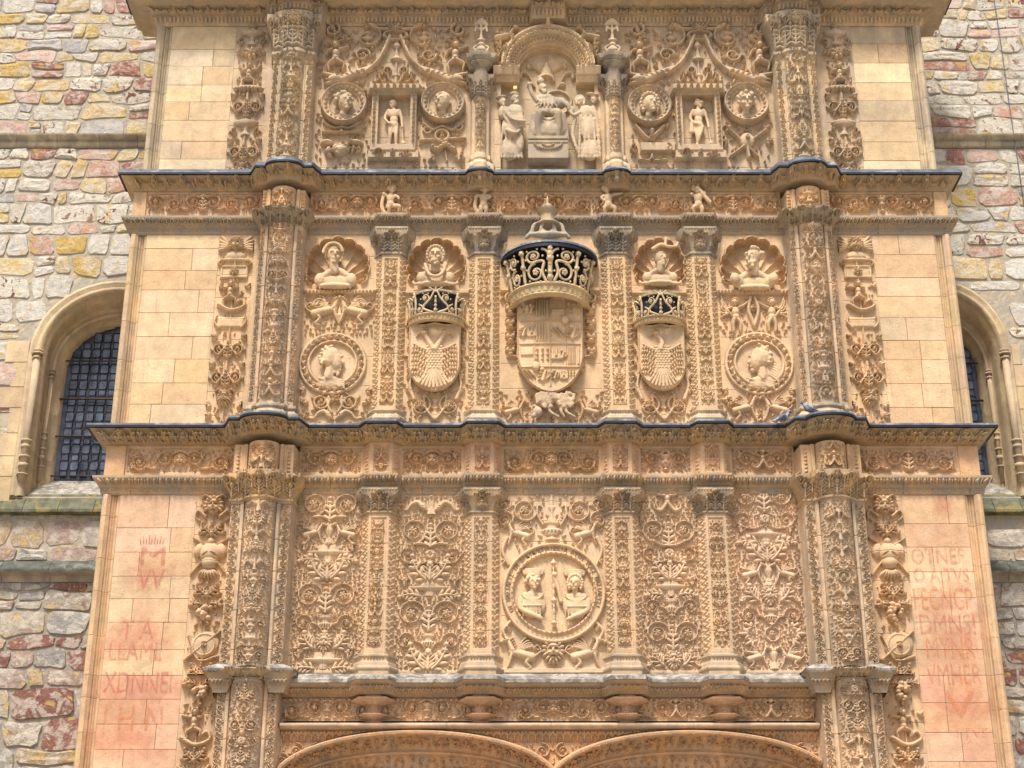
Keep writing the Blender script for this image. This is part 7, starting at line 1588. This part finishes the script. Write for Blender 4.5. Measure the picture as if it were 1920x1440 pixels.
    # sloping sill and mossy ledge
    bm = bmesh.new(); v = [bm.verts.new(c) for c in ((-hwg * 1.15, .62, .0), (hwg * 1.15, .62, .0), (hwo * 1.0, .05, -.42), (-hwo * 1.0, .05, -.42))]; bm.faces.new(v); put('sill', bm_done(bm), M_LEDGE, p, None, (wcx, Yw, z_sill))
    for q in range(-3, 3):
        w_ = hwo * .42; bm = bmesh.new(); a, b = q * w_ + .004, (q + 1) * w_ - .004
        v = [bm.verts.new(c) for c in ((a, .05, -.41), (b, .05, -.41), (b, -.14, -.70), (a, -.14, -.70), (a, -.14, -.74), (b, -.14, -.74), (b, .1, -.76), (a, .1, -.76))]
        bm.faces.new(v[:4]); bm.faces.new((v[3], v[2], v[5], v[4])); bm.faces.new((v[4], v[5], v[6], v[7])); bm.faces.new((v[0], v[3], v[4], v[7])); bm.faces.new((v[1], v[2], v[5], v[6])); put('sill_slab', bm_done(bm), M_MOSS, p, None, (wcx, Yw, z_sill))
    return ho
zs_l = zz(897, Yw + .5); zsp = zz(670, Yw); zap = zz(533, Yw)
WL = (xx(207, 700, Yw), (xx(207, 700, Yw) - xx(55, 700, Yw)), (xx(207, 800, Yw + .5) - xx(102, 800, Yw + .5)))
WR = (xx(1778, 700, Yw), (xx(1897, 700, Yw) - xx(1778, 700, Yw)), (xx(1855, 800, Yw + .5) - xx(1778, 800, Yw + .5)))
def excl_f(Wn):
    def f(x, z, hw, hh):
        dx = abs(x - Wn[0]); ho = zap - zsp
        if zs_l - .62 < z + hh and z - hh < zsp and dx - hw * .9 < Wn[1] * 1.05: return True
        if z + hh >= zsp and ((max(0, dx - hw * .7)) / (Wn[1] * 1.03)) ** 2 + (max(0, z - hh * .7 - zsp) / (ho * 1.03)) ** 2 < 1: return True
        return False
    return f
sc_z0, sc_z1 = zz(272, Yw - .1), zz(250, Yw - .1); sl_z0, sl_z1 = zz(1088, Yw - .1), zz(1050, Yw - .1)
crs = [(sc_z0, sc_z1), (sl_z0, sl_z1)]
zlo, zhi = zz(1500, Yw), zz(-70, Yw)
for side, x0, x1, Wn, lab, seed in ((-1, xx(-70, 0, Yw), XL + .12, WL, 'church wall of rough yellow, white and maroon stones left of the carved facade', 21), (1, XR - .12, xx(1990, 0, Yw), WR, 'church wall of rough coloured stones right of the carved facade, a cable hanging over it', 22)):
    T = rubble(side, x0, x1, zlo, zhi, lab, excl_f(Wn), seed, crs)
    # mortar face with the window opening left out
    R = Relief(x0 - 1.5 if side < 0 else x0, x1 if side < 0 else x1 + 1.5, 0, zhi + 1, Yw + .004, .05); dx = np.abs(R.U - Wn[0]); ho = zap - zsp
    hole = ((R.V > zs_l - .5) & (R.V < zsp) & (dx < Wn[1] * .95)) | ((R.V >= zsp) & ((dx / (Wn[1] * .95)) ** 2 + ((R.V - zsp) / (ho * .95)) ** 2 < 1))
    rs = np.random.RandomState(5); R.H = rs.rand(*R.H.shape) * .007
    lowm = R.V < sl_z1; put('mortar', grid_mesh(R.U - R.xc, -R.H, R.V, ~hole & (R.V > sl_z1 - .03)), M_MORTAR, T, None, (R.xc, Yw + .004, 0)); put('mortar', grid_mesh(R.U - R.xc, -R.H, R.V, lowm), M_MORTAR2, T, None, (R.xc, Yw + .012, 0)); put('inner_wall', box_mesh(x0 - 1.5 - R.xc, x1 + 1.5 - R.xc, .7, .8, 0, zhi), M_DARK, T, None, (R.xc, Yw, 0))
    window(T, Wn[0], Wn[1], Wn[2], zs_l, zsp, zap, side)
    # ashlar quoins beside the window
    g_ = random.Random(seed + 3); z = zs_l - .55
    while z < zsp + .1:
        h = g_.uniform(.30, .42); w = g_.uniform(.12, .45)
        for sg in (-1, 1):
            xa = Wn[0] + sg * Wn[1] * 1.035; me = box_mesh(min(0, sg * w), max(0, sg * w), -.035, .05, .004, h - .004, .006); put('quoin', me, M_ASH, T, tint((.52, .39, .25, .2), g_, .12), (xa, Yw, z))
        z += h
    # string courses in lengths
    for (a, b, mt, pr_, col) in ((sc_z0, sc_z1, M_GREY, [(0, .02), (.12, .05), (.3, .06), (.5, .05), (.55, .09), (.75, .13), (.95, .14), (1, .0)], (.44, .37, .27, .5)), (sl_z0, sl_z1, M_GREY, [(0, .01), (.1, .03), (.3, .05), (.34, .14), (.42, .16), (1, .0)], (.34, .29, .22, .6))):
        x = x0
        while x < x1:
            w = min(g_.uniform(.5, .8), x1 - x); R = Relief(x + .003, x + w - .003, a, b, Yw, .02); t = (R.V - a) / (b - a); R.B = step(t, pr_); R.put('string_course', mt, T, tint(col, g_, .12), skirt='lr', back=.03)
            if a == sl_z0:
                bm = bmesh.new(); zt_ = a + (b - a) * .40; v = [bm.verts.new(c) for c in ((0, -.17, 0), (w - .008, -.17, 0), (w - .008, -.17, .03), (0, -.17, .03), (w - .008, .0, b - zt_ + .02), (0, 0, b - zt_ + .02))]
                bm.faces.new(v[:4]); bm.faces.new((v[3], v[2], v[4], v[5])); put('mossy_slab', bm_done(bm), M_MOSSG, T, None, (x + .004, Yw - .004, zt_))
            x += w
# hanging cable on the right wall
bm = bmesh.new(); pts = [W(px, py, Yw - .06) for px, py in ((1861, -60), (1864, 0), (1878, 90), (1893, 200), (1908, 300), (1925, 420))]
tube_bm(bm, [(a - pts[0][0], 0, b - pts[0][1]) for a, b in pts], .008, 6); o = put('hanging_cable', bm_done(bm), M_CABLE, None, None, (pts[0][0], Yw - .06, pts[0][1])); setprops(o, 'thin grey cable hanging diagonally across the upper right rubble wall', 'cable')
print('objects', len(bpy.data.objects), 'verts', sum(len(m.vertices) for m in bpy.data.meshes))
